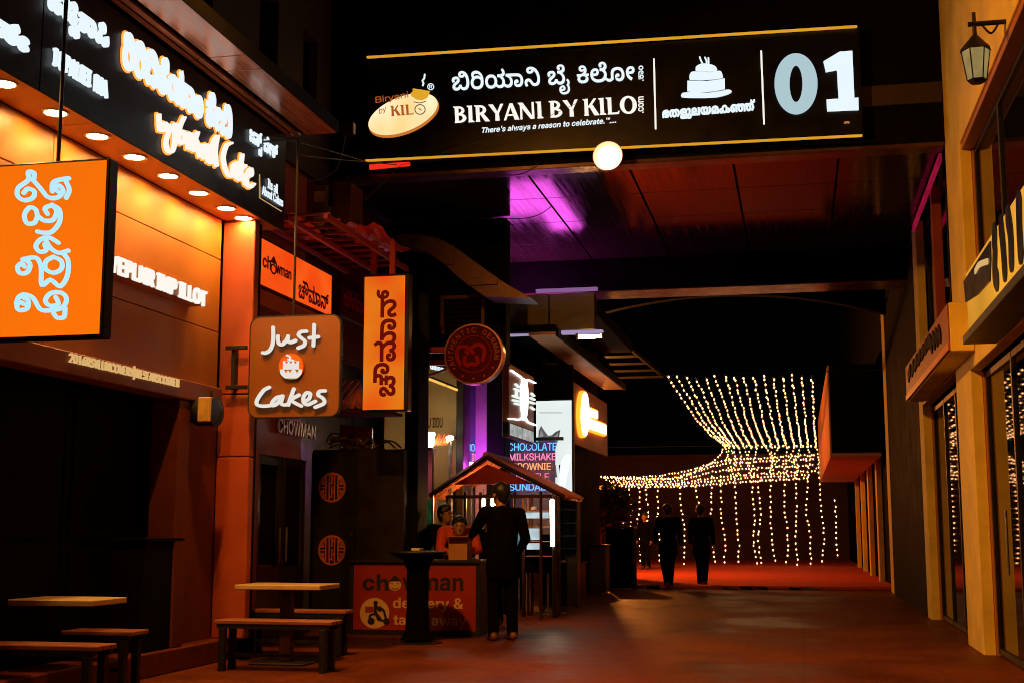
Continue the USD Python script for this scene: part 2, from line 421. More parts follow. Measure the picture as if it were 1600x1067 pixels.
# outlines of the Kannada and Malayalam lettering (thousandths of the type size): shapes / rings | points
GLYPHS = {
    'biryani': '8212,203 8267,145 8354,93 8292,-12 8189,54 8112,138 8069,243 8065,366 8100,466 8170,533 8266,562 8322,561 8380,544 8422,511 8448,466 8456,395 8442,341 8398,289 8344,263 8254,255 8184,271|8219,350 8288,352 8324,373 8340,414 8325,455 8274,470 8217,443 8194,409 8182,366/6598,203 6634,160 6684,127 6801,100 6879,101 6945,114 6998,137 7048,183 7077,263 7073,320 7061,356 7026,404 6975,445 6885,444 6885,552 6998,555 7052,573 7080,610 7079,674 7055,706 7027,718 6993,720 6954,708 6937,695 6977,671 6983,629 6961,600 6927,590 6893,592 6865,607 6839,663 6847,719 6882,768 6929,796 6993,808 7067,803 7114,785 7161,746 7190,692 7200,626 7191,563 7155,503 7110,471 7166,408 7193,342 7198,256 7177,168 7239,114 7279,100 7322,97 7354,106 7375,124 7388,173 7383,345 7407,432 7430,468 7478,512 7588,556 7667,563 7746,557 7813,538 7869,507 7914,468 7958,402 7980,346 7993,265 7990,192 7974,125 7944,70 7902,29 7849,1 7785,-11 7722,-10 7655,10 7606,46 7572,112 7571,200 7601,261 7636,287 7678,298 7730,293 7764,270 7779,213 7758,168 7712,156 7662,181 7667,142 7689,108 7752,90 7808,102 7847,139 7869,197 7872,262 7851,349 7798,416 7713,452 7624,452 7560,426 7518,377 7504,319 7503,101 7475,46 7430,11 7342,-12 7253,-3 7191,24 7119,80 7043,28 6950,-2 6831,-12 6718,-2 6625,29 6531,98 6484,168 6455,279 6461,384 6505,481 6582,542 6662,562 6745,555 6803,522 6836,468 6843,383 6809,309 6751,269 6654,255 6573,275|6603,353 6669,349 6711,366 6733,404 6722,450 6678,470 6617,449 6590,415 6575,367/6059,364 6156,427 6187,495 6108,465 6054,465 6004,477 5965,501 5945,526 5933,600 5951,648 5991,685 6048,707 6134,708 6185,692 6227,664 6259,628 6284,568 6290,519 6281,452 6229,364 6385,364 6385,275 6305,276 6352,222 6365,142 6339,72 6290,27 6192,-6 6037,-6 5942,27 5885,84 5867,140 5869,193 5889,240 5923,276 5844,275 5844,364|6115,95 6191,107 6215,122 6238,153 6245,188 6238,224 6219,252 6187,272 6129,284 6064,279 6018,257 5992,223 5987,175 6008,130 6059,101|6150,609 6111,627 6065,624 6041,605 6039,572 6072,546 6129,549 6176,578/5149,-317 5221,-337 5301,-332 5364,-307 5400,-268 5416,-211 5412,-149 5392,-95 5351,-39 5397,9 5407,58 5388,106 5349,144 5414,209 5475,145 5500,83 5495,9 5463,-41 5492,-98 5507,-162 5505,-243 5487,-301 5466,-334 5424,-374 5323,-413 5199,-417 5140,-402 5092,-375 5056,-338 5032,-293 5021,-243 5026,-178 5041,-137 5075,-94 5123,-65 5166,-56 5221,-60 5269,-83 5298,-130 5303,-185 5289,-229 5244,-265 5170,-278 5111,-269|5106,-197 5175,-205 5207,-193 5218,-166 5210,-142 5176,-128 5134,-142/4616,3 4568,34 4537,77 4524,125 4530,191 4576,265 4727,376 4744,403 4746,428 4735,451 4715,463 4644,460 4626,447 4616,420 4631,360 4529,321 4507,371 4499,425 4508,473 4526,505 4567,538 4610,555 4729,561 4780,548 4818,526 4859,466 4865,410 4851,356 4805,301 4657,190 4645,143 4665,110 4710,97 4772,105 4819,139 4843,211 4953,211 4965,159 5001,116 5052,98 5112,105 5147,131 5172,187 5175,242 5160,309 5125,366 5060,422 5021,444 4949,444 4949,552 5078,554 5140,569 5172,605 5176,665 5157,699 5132,715 5099,721 5057,713 5031,695 5072,671 5075,622 5048,596 4999,590 4968,600 4946,623 4935,652 4935,697 4952,740 4977,768 5054,804 5162,803 5234,768 5264,734 5285,692 5294,644 5291,586 5276,541 5250,503 5174,460 5251,380 5291,288 5298,222 5292,157 5254,68 5181,9 5096,-11 5029,-9 4981,4 4939,29 4898,71 4848,25 4786,-2 4682,-11/3832,566 3787,531 3733,513 3656,511 3601,525 3559,552 3533,593 3524,646 3533,696 3561,736 3607,765 3671,781 3742,782 3836,765 3892,742 3944,712 4011,653 4095,526 4140,373 4144,206 4134,150 4106,83 4066,36 4015,6 3932,-11 3860,-8 3819,6 3772,35 3647,184 3600,199 3568,183 3554,139 3562,91 3599,24 3490,-20 3445,72 3436,172 3470,250 3540,297 3623,306 3702,281 3756,232 3832,134 3879,102 3953,104 4000,144 4021,207 4024,288 4013,371 3990,450 3942,541 3867,626|3691,690 3645,669 3642,625 3677,601 3732,609 3761,637 3774,678/2544,13 2470,61 2436,28 2382,1 2313,-11 2244,-8 2158,22 2088,73 2027,24 1933,-8 1827,-9 1743,14 1667,69 1613,161 1593,282 1616,404 1652,465 1684,498 1768,547 1875,563 1990,545 2072,494 2131,406 2157,288 2142,166 2185,127 2228,104 2279,97 2330,105 2367,131 2391,171 2399,224 2388,293 2358,353 2298,412 2244,444 2172,444 2172,552 2327,554 2385,574 2398,601 2396,644 2379,682 2341,732 2435,789 2500,687 2515,627 2516,581 2506,535 2483,499 2445,470 2402,454 2460,396 2501,327 2520,245 2514,159 2579,110 2644,97 2710,112 2751,156 2765,224 2749,310 2703,379 2610,444 2564,444 2564,552 3040,551 3141,542 3202,525 3252,499 3305,451 3335,406 3366,291 3361,169 3319,71 3292,41 3242,9 3159,-11 3078,-7 3015,18 2963,70 2943,127 2945,200 2962,243 3000,281 3041,296 3092,296 3124,284 3144,262 3152,204 3125,164 3073,158 3037,185 3050,124 3073,101 3096,93 3150,92 3200,114 3233,160 3247,228 3234,330 3188,397 3113,433 2992,444 2776,444 2850,362 2884,267 2878,147 2857,92 2823,47 2762,6 2697,-10 2610,-8|1860,99 1935,107 1982,133 2022,189 2035,253 2031,322 2003,391 1951,438 1891,453 1830,449 1770,421 1729,365 1715,299 1720,228 1749,159 1802,114/959,523 947,588 959,660 996,709 1051,740 1137,756 1232,749 1317,718 1387,666 1430,618 1471,547 1498,468 1515,362 1517,262 1502,172 1481,123 1438,63 1355,11 1304,-4 1217,-12 1082,10 999,59 943,136 918,240 928,353 950,406 991,462|1154,547 1224,552 1292,541 1346,516 1406,463 1336,575 1284,616 1236,638 1131,646 1077,621 1060,574 1077,523|1192,101 1256,102 1318,123 1361,161 1391,226 1393,305 1374,364 1325,416 1269,439 1183,442 1122,422 1077,384 1044,319 1045,221 1073,160 1124,119/142,3 94,34 63,77 50,125 56,191 102,265 253,376 270,403 272,428 261,451 241,463 170,460 152,447 142,420 157,360 55,321 33,371 25,416 30,462 45,495 81,531 120,550 234,562 320,542 353,517 381,477 392,422 377,356 331,301 183,190 171,143 191,110 236,97 298,105 345,139 369,211 479,211 491,159 527,116 577,98 638,105 674,131 694,165 710,232 714,301 697,440 642,584 609,549 554,519 513,510 446,513 398,529 361,556 337,595 329,644 350,716 392,756 430,773 475,782 551,779 598,766 661,732 716,683 762,619 797,544 827,429 837,336 835,231 818,142 787,76 727,18 646,-9 583,-12 518,0 463,30 423,71 374,25 312,-2 208,-11|515,689 475,687 448,669 442,638 457,611 509,601 561,628 576,662',
    'chow': '3444,0 3363,54 3259,184 3213,199 3180,183 3166,139 3175,91 3211,24 3102,-20 3068,42 3050,100 3046,157 3055,201 3082,250 3125,285 3183,304 3253,303 3300,289 3341,261 3463,117 3499,100 3549,100 3584,125 3603,185 3593,271 3561,336 3497,401 3413,444 3047,444 3047,552 3772,552 3789,597 3823,644 3902,692 4012,703 4120,674 4065,592 4012,610 3952,609 3908,589 3880,552 3990,539 4034,515 4062,486 4082,443 4087,400 4083,358 4058,310 4029,287 3977,267 3885,269 3825,298 3794,331 3773,374 3762,444 3596,444 3667,376 3708,303 3725,200 3712,109 3673,42 3608,2 3521,-12|3870,405 3888,369 3912,354 3958,356 3980,380 3973,422 3939,441 3866,444/1491,-2 1444,19 1406,49 1379,89 1365,136 1362,187 1376,242 1407,287 1440,311 1496,330 1568,329 1614,313 1645,284 1661,229 1646,169 1558,176 1560,217 1536,237 1496,231 1472,203 1469,165 1488,126 1519,106 1565,98 1623,100 1668,119 1696,151 1713,211 1823,211 1833,159 1866,116 1912,98 1964,104 1990,127 2004,161 2002,257 1975,321 1932,375 1877,417 1817,444 1362,444 1362,552 1899,552 1978,561 2007,584 2011,635 1993,682 1954,732 2048,789 2113,687 2129,627 2129,572 2115,525 2088,490 2046,464 1997,450 2052,402 2092,347 2126,252 2128,155 2188,110 2253,97 2319,112 2360,156 2374,224 2358,310 2312,379 2219,444 2173,444 2173,552 2649,551 2782,534 2849,506 2914,451 2944,406 2969,333 2976,218 2949,106 2901,41 2812,-4 2724,-11 2654,3 2600,36 2566,84 2551,143 2557,212 2577,252 2619,287 2662,298 2701,296 2733,284 2758,253 2761,204 2734,164 2682,158 2646,185 2654,133 2692,96 2747,91 2801,108 2837,149 2855,213 2847,318 2827,364 2797,397 2722,433 2601,444 2385,444 2436,394 2477,327 2493,267 2495,207 2483,132 2459,80 2422,37 2372,6 2306,-10 2219,-8 2153,13 2089,54 2022,3 1977,-10 1913,-11 1836,11 1768,70 1719,27 1658,-1 1565,-12/374,25 299,-5 190,-10 116,17 69,65 49,138 69,225 124,284 253,376 272,419 266,444 246,461 209,467 170,460 152,447 142,420 157,360 55,321 30,380 25,437 45,495 81,531 172,561 291,553 353,517 388,455 390,398 372,347 320,292 183,190 171,152 185,115 236,97 298,105 345,139 369,211 479,211 491,160 515,125 550,104 609,97 644,106 673,133 682,171 673,216 646,250 607,275 477,274 477,364 590,364 622,393 625,424 615,444 476,444 476,552 730,555 763,576 770,612 746,674 569,674 569,782 974,782 1078,773 1177,738 1253,669 1298,564 1303,424 1278,337 1213,260 1140,227 1053,220 982,234 918,277 889,328 879,390 889,453 920,498 957,521 1002,528 1041,523 1076,500 1092,454 1076,404 1031,386 998,393 975,416 974,402 983,364 1001,339 1034,324 1076,322 1129,339 1166,380 1184,444 1182,521 1156,594 1089,651 1014,670 866,674 887,585 869,511 810,462 726,445 735,405 723,364 821,364 821,274 752,277 789,230 802,183 799,108 773,55 714,9 623,-11 557,-9 505,5 462,30 423,71',
    'hatti': '3296,4 3248,29 3212,64 3188,108 3177,159 3179,211 3193,255 3218,291 3264,326 3325,344 3406,343 3459,325 3499,279 3508,228 3494,171 3384,178 3380,216 3345,226 3322,208 3317,178 3328,155 3352,139 3424,129 3490,141 3529,175 3548,228 3695,228 3714,162 3738,141 3777,131 3824,148 3840,194 3830,260 3789,340 3936,400 3968,350 4003,241 4004,141 3980,72 3922,16 3842,-10 3756,-9 3677,18 3620,64 3560,22 3489,-4 3376,-11/3481,353 3383,380 3434,470 3506,448 3576,447 3622,465 3643,499 3597,481 3530,477 3482,484 3431,504 3405,527 3384,567 3380,623 3391,659 3445,715 3509,737 3605,738 3679,714 3733,669 3767,609 3778,518 3760,445 3719,393 3659,361 3582,348|3608,628 3579,642 3540,640 3520,624 3519,597 3545,575 3598,577 3633,598/2232,364 2257,392 2252,422 2006,422 2006,562 2760,562 2885,550 2995,507 3041,469 3078,422 3102,366 3115,302 3110,177 3075,92 3048,59 2997,20 2956,2 2886,-11 2816,-10 2758,3 2698,37 2659,88 2642,154 2653,235 2686,284 2727,310 2779,318 2837,308 2864,287 2879,258 2874,197 2842,168 2800,163 2762,178 2765,164 2785,135 2813,122 2852,120 2894,131 2931,163 2953,226 2948,303 2918,362 2862,402 2791,419 2402,422 2407,391 2396,359 2593,359 2593,246 2523,248 2552,218 2570,178 2573,132 2562,93 2513,36 2440,3 2330,-11 2185,-2 2090,35 2041,92 2030,131 2032,176 2048,216 2076,247 2007,246 2007,359|2283,128 2352,133 2392,155 2409,196 2392,236 2353,257 2301,263 2248,257 2209,235 2194,196 2206,161 2240,136/1517,-230 1546,-278 1598,-284 1636,-272 1661,-229 1761,-229 1773,-259 1793,-278 1834,-284 1865,-272 1879,-235 1861,-193 1840,-180 1754,-180 1754,-87 1820,-86 1848,-75 1858,-49 1857,-12 1824,74 1927,103 1954,41 1968,-32 1961,-97 1938,-139 1971,-180 1985,-232 1977,-298 1945,-345 1892,-371 1818,-377 1757,-362 1710,-327 1646,-366 1572,-377 1510,-368 1464,-339 1434,-297 1420,-244 1420,-177 1434,-130 1457,-94 1501,-61 1553,-45 1615,-46 1656,-62 1684,-90 1697,-129 1691,-178 1646,-225 1576,-238|1553,-168 1597,-160 1607,-145 1604,-130 1581,-120 1549,-130 1524,-161/1093,170 1139,136 1222,133 1274,158 1310,228 1458,228 1474,181 1505,144 1560,131 1605,143 1621,161 1629,195 1624,223 1605,250 1570,271 1469,271 1469,396 1555,396 1583,408 1627,444 1648,482 1604,465 1555,461 1504,465 1450,482 1420,503 1394,540 1386,587 1391,626 1408,659 1453,699 1493,716 1569,726 1670,706 1717,677 1752,639 1781,576 1786,489 1758,401 1709,339 1774,266 1795,176 1789,123 1772,77 1723,24 1648,-6 1538,-9 1455,15 1383,68 1336,30 1282,4 1146,-12 1079,-1 1035,17 966,76 926,165 918,265 947,375 983,426 1025,460 987,525 993,592 1020,631 1071,661 1199,681 1212,548 1162,535 1154,507 1161,496 1250,479 1303,439 1331,375 1328,303 1300,245 1256,211 1171,191 1080,201|1621,607 1586,626 1552,626 1530,612 1525,584 1548,560 1595,559 1640,582|1082,307 1159,305 1183,319 1193,345 1183,372 1149,381 1108,358/110,24 57,78 33,152 37,234 71,301 132,350 219,372 305,369 374,338 343,394 289,422 32,422 32,562 590,562 663,570 690,590 695,626 683,667 646,719 771,793 823,717 850,638 852,561 826,494 778,452 719,431 475,422 503,385 516,338 580,367 677,372 757,350 799,321 830,281 853,206 848,124 815,58 753,11 659,-11 532,-1 486,18 441,51 378,8 296,-11 191,-6|592,119 652,126 680,147 688,193 664,231 625,243 581,242 550,231 531,213 522,181 531,146 552,129|280,118 327,126 359,155 358,208 326,237 247,240 217,227 200,205 197,171 212,140 235,125',
    'beng': '6888,3 6838,34 6801,89 6792,139 6802,205 6818,238 6854,279 7000,381 7015,424 6989,450 6929,447 6905,413 6918,358 6797,314 6775,364 6767,421 6776,472 6796,504 6826,531 6869,550 6991,562 7083,542 7118,517 7147,477 7159,410 7140,345 7086,288 6952,194 6938,159 6955,126 7005,115 7065,128 7103,165 7119,220 7250,220 7260,173 7294,132 7341,116 7395,122 7428,143 7448,173 7468,279 7457,419 7404,570 7361,532 7299,508 7242,503 7185,512 7138,534 7103,568 7083,613 7081,667 7093,706 7115,740 7168,777 7213,790 7265,795 7344,786 7391,769 7454,729 7508,675 7551,606 7593,498 7611,405 7617,306 7610,202 7588,121 7552,61 7484,10 7392,-11 7320,-9 7267,5 7221,31 7183,68 7131,24 7064,-3 6956,-11|7281,687 7244,685 7223,674 7214,647 7225,620 7279,608 7320,628 7337,659/6476,197 6519,156 6597,111 6522,-12 6402,70 6357,120 6323,177 6302,242 6295,313 6316,428 6361,497 6428,542 6536,563 6622,548 6672,517 6704,471 6719,399 6709,340 6670,283 6619,254 6533,240 6445,254|6474,348 6531,351 6566,370 6581,406 6567,443 6523,456 6469,432 6449,402 6438,360/5884,364 5911,390 5907,426 5662,426 5662,552 5980,553 6056,568 6083,593 6094,628 6089,666 6069,695 6022,709 5969,694 6006,664 6005,617 5977,589 5922,583 5880,599 5855,635 5850,684 5863,728 5906,775 5976,804 6072,806 6155,775 6190,743 6221,686 6231,618 6221,550 6199,507 6157,467 6106,443 6034,429 6042,393 6029,358 6228,358 6228,256 6157,257 6198,207 6210,148 6198,94 6162,46 6116,18 6054,-2 5915,-11 5797,10 5722,56 5692,105 5685,155 5698,210 5734,257 5663,256 5663,358|5911,114 5986,115 6038,136 6064,181 6062,214 6047,239 6012,261 5960,271 5900,266 5852,243 5831,206 5837,159 5870,127/4912,9 4854,42 4823,72 4778,150 4764,276 4794,388 4833,442 4867,470 4954,507 5093,512 5187,481 5254,423 5300,322 5303,200 5275,112 5218,45 5137,2 5031,-12|4997,116 5054,113 5105,130 5130,152 5153,197 5160,274 5147,329 5117,369 5073,392 5022,395 4974,383 4940,355 4915,305 4910,234 4924,179 4954,139/3471,10 3383,65 3327,23 3281,4 3201,-11 3118,-9 3030,14 2964,56 2902,146 2878,249 2884,359 2910,426 2935,465 3008,526 3081,554 3195,562 3307,537 3385,482 3439,389 3460,285 3446,171 3515,123 3564,115 3613,123 3649,146 3672,183 3679,232 3669,294 3632,358 3573,409 3546,426 3466,426 3466,552 3623,555 3671,573 3684,598 3682,641 3631,723 3742,788 3808,682 3825,578 3817,531 3797,493 3762,460 3721,441 3767,394 3802,339 3824,251 3819,163 3865,129 3929,115 3992,129 4032,169 4045,232 4030,309 3988,370 3911,426 3865,426 3865,552 4353,552 4492,535 4562,507 4616,467 4652,424 4682,355 4694,220 4674,127 4629,56 4598,29 4541,2 4450,-12 4370,-2 4307,27 4265,72 4244,132 4245,207 4269,261 4313,297 4359,309 4402,308 4437,294 4464,262 4468,210 4447,173 4399,159 4350,180 4363,139 4394,113 4446,107 4498,124 4533,161 4549,219 4542,314 4522,355 4493,384 4420,416 4301,426 4101,426 4146,375 4176,318 4191,210 4181,146 4158,90 4122,45 4072,12 3991,-10 3904,-8 3836,11 3766,54 3707,12 3644,-8 3563,-11|3140,120 3197,120 3256,140 3290,173 3310,221 3312,298 3292,366 3249,414 3198,434 3140,434 3081,414 3047,381 3027,331 3024,251 3046,185 3091,139/2461,364 2488,390 2484,426 2239,426 2239,552 2557,553 2633,568 2660,593 2671,628 2666,666 2646,695 2599,709 2546,694 2583,664 2582,617 2554,589 2499,583 2457,599 2432,635 2427,684 2440,728 2483,775 2553,804 2649,806 2732,775 2767,743 2798,686 2808,618 2798,550 2776,507 2734,467 2683,443 2611,429 2619,393 2606,358 2805,358 2805,256 2734,257 2775,207 2787,148 2775,94 2739,46 2693,18 2631,-2 2492,-11 2374,10 2299,56 2269,105 2262,155 2275,210 2311,257 2240,256 2240,358|2505,113 2579,118 2623,144 2639,171 2642,199 2618,244 2570,267 2511,271 2458,260 2424,238 2407,199 2420,150 2459,122/1482,489 1458,573 1466,648 1504,704 1565,741 1665,762 1780,760 1883,736 1967,695 2032,642 2081,583 2117,518 2148,427 2165,315 2167,222 2157,141 2126,63 2077,14 1993,-11 1928,-9 1876,6 1794,67 1727,13 1653,-9 1558,-6 1497,22 1443,90 1421,193 1423,265 1438,330 1467,389 1512,446|1710,546 1806,552 1893,537 1962,504 2038,439 2004,496 1954,552 1902,592 1838,621 1762,637 1675,637 1619,620 1594,588 1593,550 1611,515|1620,118 1666,118 1695,135 1715,165 1729,220 1860,220 1869,173 1898,132 1936,116 1977,121 2008,149 2021,202 2019,259 1998,321 1948,381 1870,418 1751,424 1666,398 1606,345 1570,261 1567,202 1575,160 1593,132/769,523 757,590 770,664 808,715 866,747 955,764 1054,757 1122,736 1198,689 1245,643 1290,575 1321,498 1340,414 1348,302 1339,202 1322,146 1282,80 1204,21 1154,2 1069,-11 921,2 849,32 810,60 754,136 729,238 740,355 763,410 801,460|990,550 1059,551 1115,540 1167,514 1221,467 1162,561 1081,620 1031,635 970,638 931,630 900,605 890,569 903,528|992,122 1057,119 1117,133 1161,163 1189,206 1202,271 1193,329 1168,375 1115,413 1039,426 975,417 926,390 887,338 874,271 894,188 934,146/77,523 65,590 78,664 116,715 174,747 263,764 362,757 430,736 506,689 553,643 598,575 629,498 648,414 656,302 647,202 630,146 590,80 512,21 462,2 377,-11 229,2 157,32 118,60 62,136 37,238 48,355 71,410 109,460|298,550 367,551 423,540 475,514 529,467 470,561 389,620 339,635 278,638 239,630 208,605 198,569 211,528|300,122 365,119 425,133 469,163 497,206 510,271 501,329 476,375 423,413 347,426 283,417 234,390 195,338 182,271 202,188 242,146',
    'just': '4495,-331 4435,-300 4339,-195 4309,-181 4284,-191 4276,-217 4306,-304 4206,-343 4171,-250 4178,-163 4195,-134 4236,-101 4289,-87 4338,-88 4411,-121 4521,-233 4557,-242 4589,-235 4615,-192 4616,-115 4595,-48 4545,37 4641,82 4688,3 4717,-80 4725,-174 4712,-243 4683,-293 4638,-324 4577,-338/3839,364 3864,392 3859,422 3613,422 3613,562 4244,562 4263,609 4299,658 4386,710 4448,722 4521,720 4630,688 4563,587 4508,606 4455,607 4411,590 4387,562 4458,555 4511,536 4553,505 4583,462 4596,393 4585,325 4564,291 4515,254 4428,237 4372,243 4324,261 4284,291 4255,332 4233,422 4009,422 4014,391 4003,359 4200,359 4200,246 4130,248 4159,218 4175,185 4174,106 4145,57 4087,18 3968,-10 3816,-6 3729,18 3663,68 3639,118 3637,161 3652,210 3683,247 3614,246 3614,359|4377,374 4398,349 4434,345 4457,360 4461,387 4436,416 4367,422|3908,128 3972,137 4005,162 4015,202 3994,240 3951,259 3896,262 3847,254 3812,230 3802,186 3819,153 3860,132/3304,206 3345,167 3422,119 3335,-12 3216,70 3171,120 3137,178 3116,244 3109,318 3131,436 3178,506 3268,560 3380,573 3467,552 3516,516 3546,466 3555,388 3541,329 3495,275 3439,250 3344,242 3276,255|3309,357 3354,360 3385,377 3399,412 3387,444 3347,456 3299,432 3270,367/2684,364 2709,392 2704,422 2458,422 2458,562 2773,562 2856,575 2881,592 2896,623 2893,663 2875,689 2830,702 2791,692 2818,661 2812,614 2777,590 2717,589 2687,603 2663,638 2658,687 2670,729 2723,783 2800,807 2903,803 2969,774 3006,741 3038,684 3048,616 3040,554 3017,507 2976,465 2922,441 2852,427 2859,395 2848,359 3045,359 3045,246 2975,248 3012,205 3025,154 3019,106 2990,57 2949,26 2892,3 2749,-12 2614,3 2557,26 2517,56 2488,105 2482,153 2493,203 2528,247 2459,246 2459,359|2753,128 2817,137 2850,162 2860,202 2839,240 2796,259 2741,262 2692,254 2657,230 2647,186 2664,153 2705,132/1681,-230 1710,-278 1762,-284 1800,-272 1825,-229 1925,-229 1937,-259 1957,-278 1998,-284 2029,-272 2043,-235 2025,-193 2004,-180 1918,-180 1918,-87 1984,-86 2012,-75 2022,-49 2021,-12 1988,74 2091,103 2118,41 2132,-32 2125,-97 2102,-139 2135,-180 2149,-232 2141,-298 2109,-345 2056,-371 1982,-377 1921,-362 1874,-327 1810,-366 1736,-377 1674,-368 1628,-339 1598,-297 1584,-244 1584,-177 1598,-130 1621,-94 1665,-61 1717,-45 1779,-46 1820,-62 1848,-90 1861,-129 1855,-178 1810,-225 1740,-238|1717,-168 1761,-160 1771,-145 1768,-130 1745,-120 1713,-130 1688,-161/1688,562 1718,627 1759,672 1850,715 1965,720 2074,688 2007,587 1953,606 1899,607 1856,590 1831,562 1943,542 1990,513 2017,481 2035,441 2041,393 2035,346 2008,291 1977,264 1918,241 1843,238 1791,250 1747,274 1713,310 1689,357 1677,422 923,422 923,562|1821,374 1842,349 1878,345 1901,360 1906,387 1880,416 1812,422/1348,-2 1272,38 1151,159 1118,170 1094,154 1088,120 1098,82 1126,31 978,-24 943,39 923,109 924,168 942,227 980,272 1021,296 1092,311 1159,307 1243,267 1372,145 1401,133 1438,133 1469,155 1479,212 1465,271 1428,340 1575,400 1615,332 1641,242 1644,155 1621,77 1589,38 1521,1 1430,-12/1248,277 1228,299 1218,327 1223,368 1240,393 1266,410 1301,415 1335,410 1362,393 1379,368 1385,337 1379,307 1363,283 1314,262 1277,264/396,21 314,-7 202,-10 134,10 77,56 49,133 52,186 66,231 121,293 253,381 272,424 250,449 200,447 179,417 191,368 52,319 23,417 28,468 45,503 86,541 148,565 233,574 303,568 381,535 437,474 493,433 537,417 578,415 616,426 639,453 644,488 636,535 780,574 800,509 800,437 779,381 737,336 673,305 569,296 482,311 414,346 362,291 231,202 215,161 240,133 304,132 359,166 382,228 530,228 545,173 567,147 612,132 659,136 688,155 701,186 697,232 681,264 823,329 853,272 867,196 861,125 832,62 765,10 686,-10 613,-11 548,1 496,29 455,65',
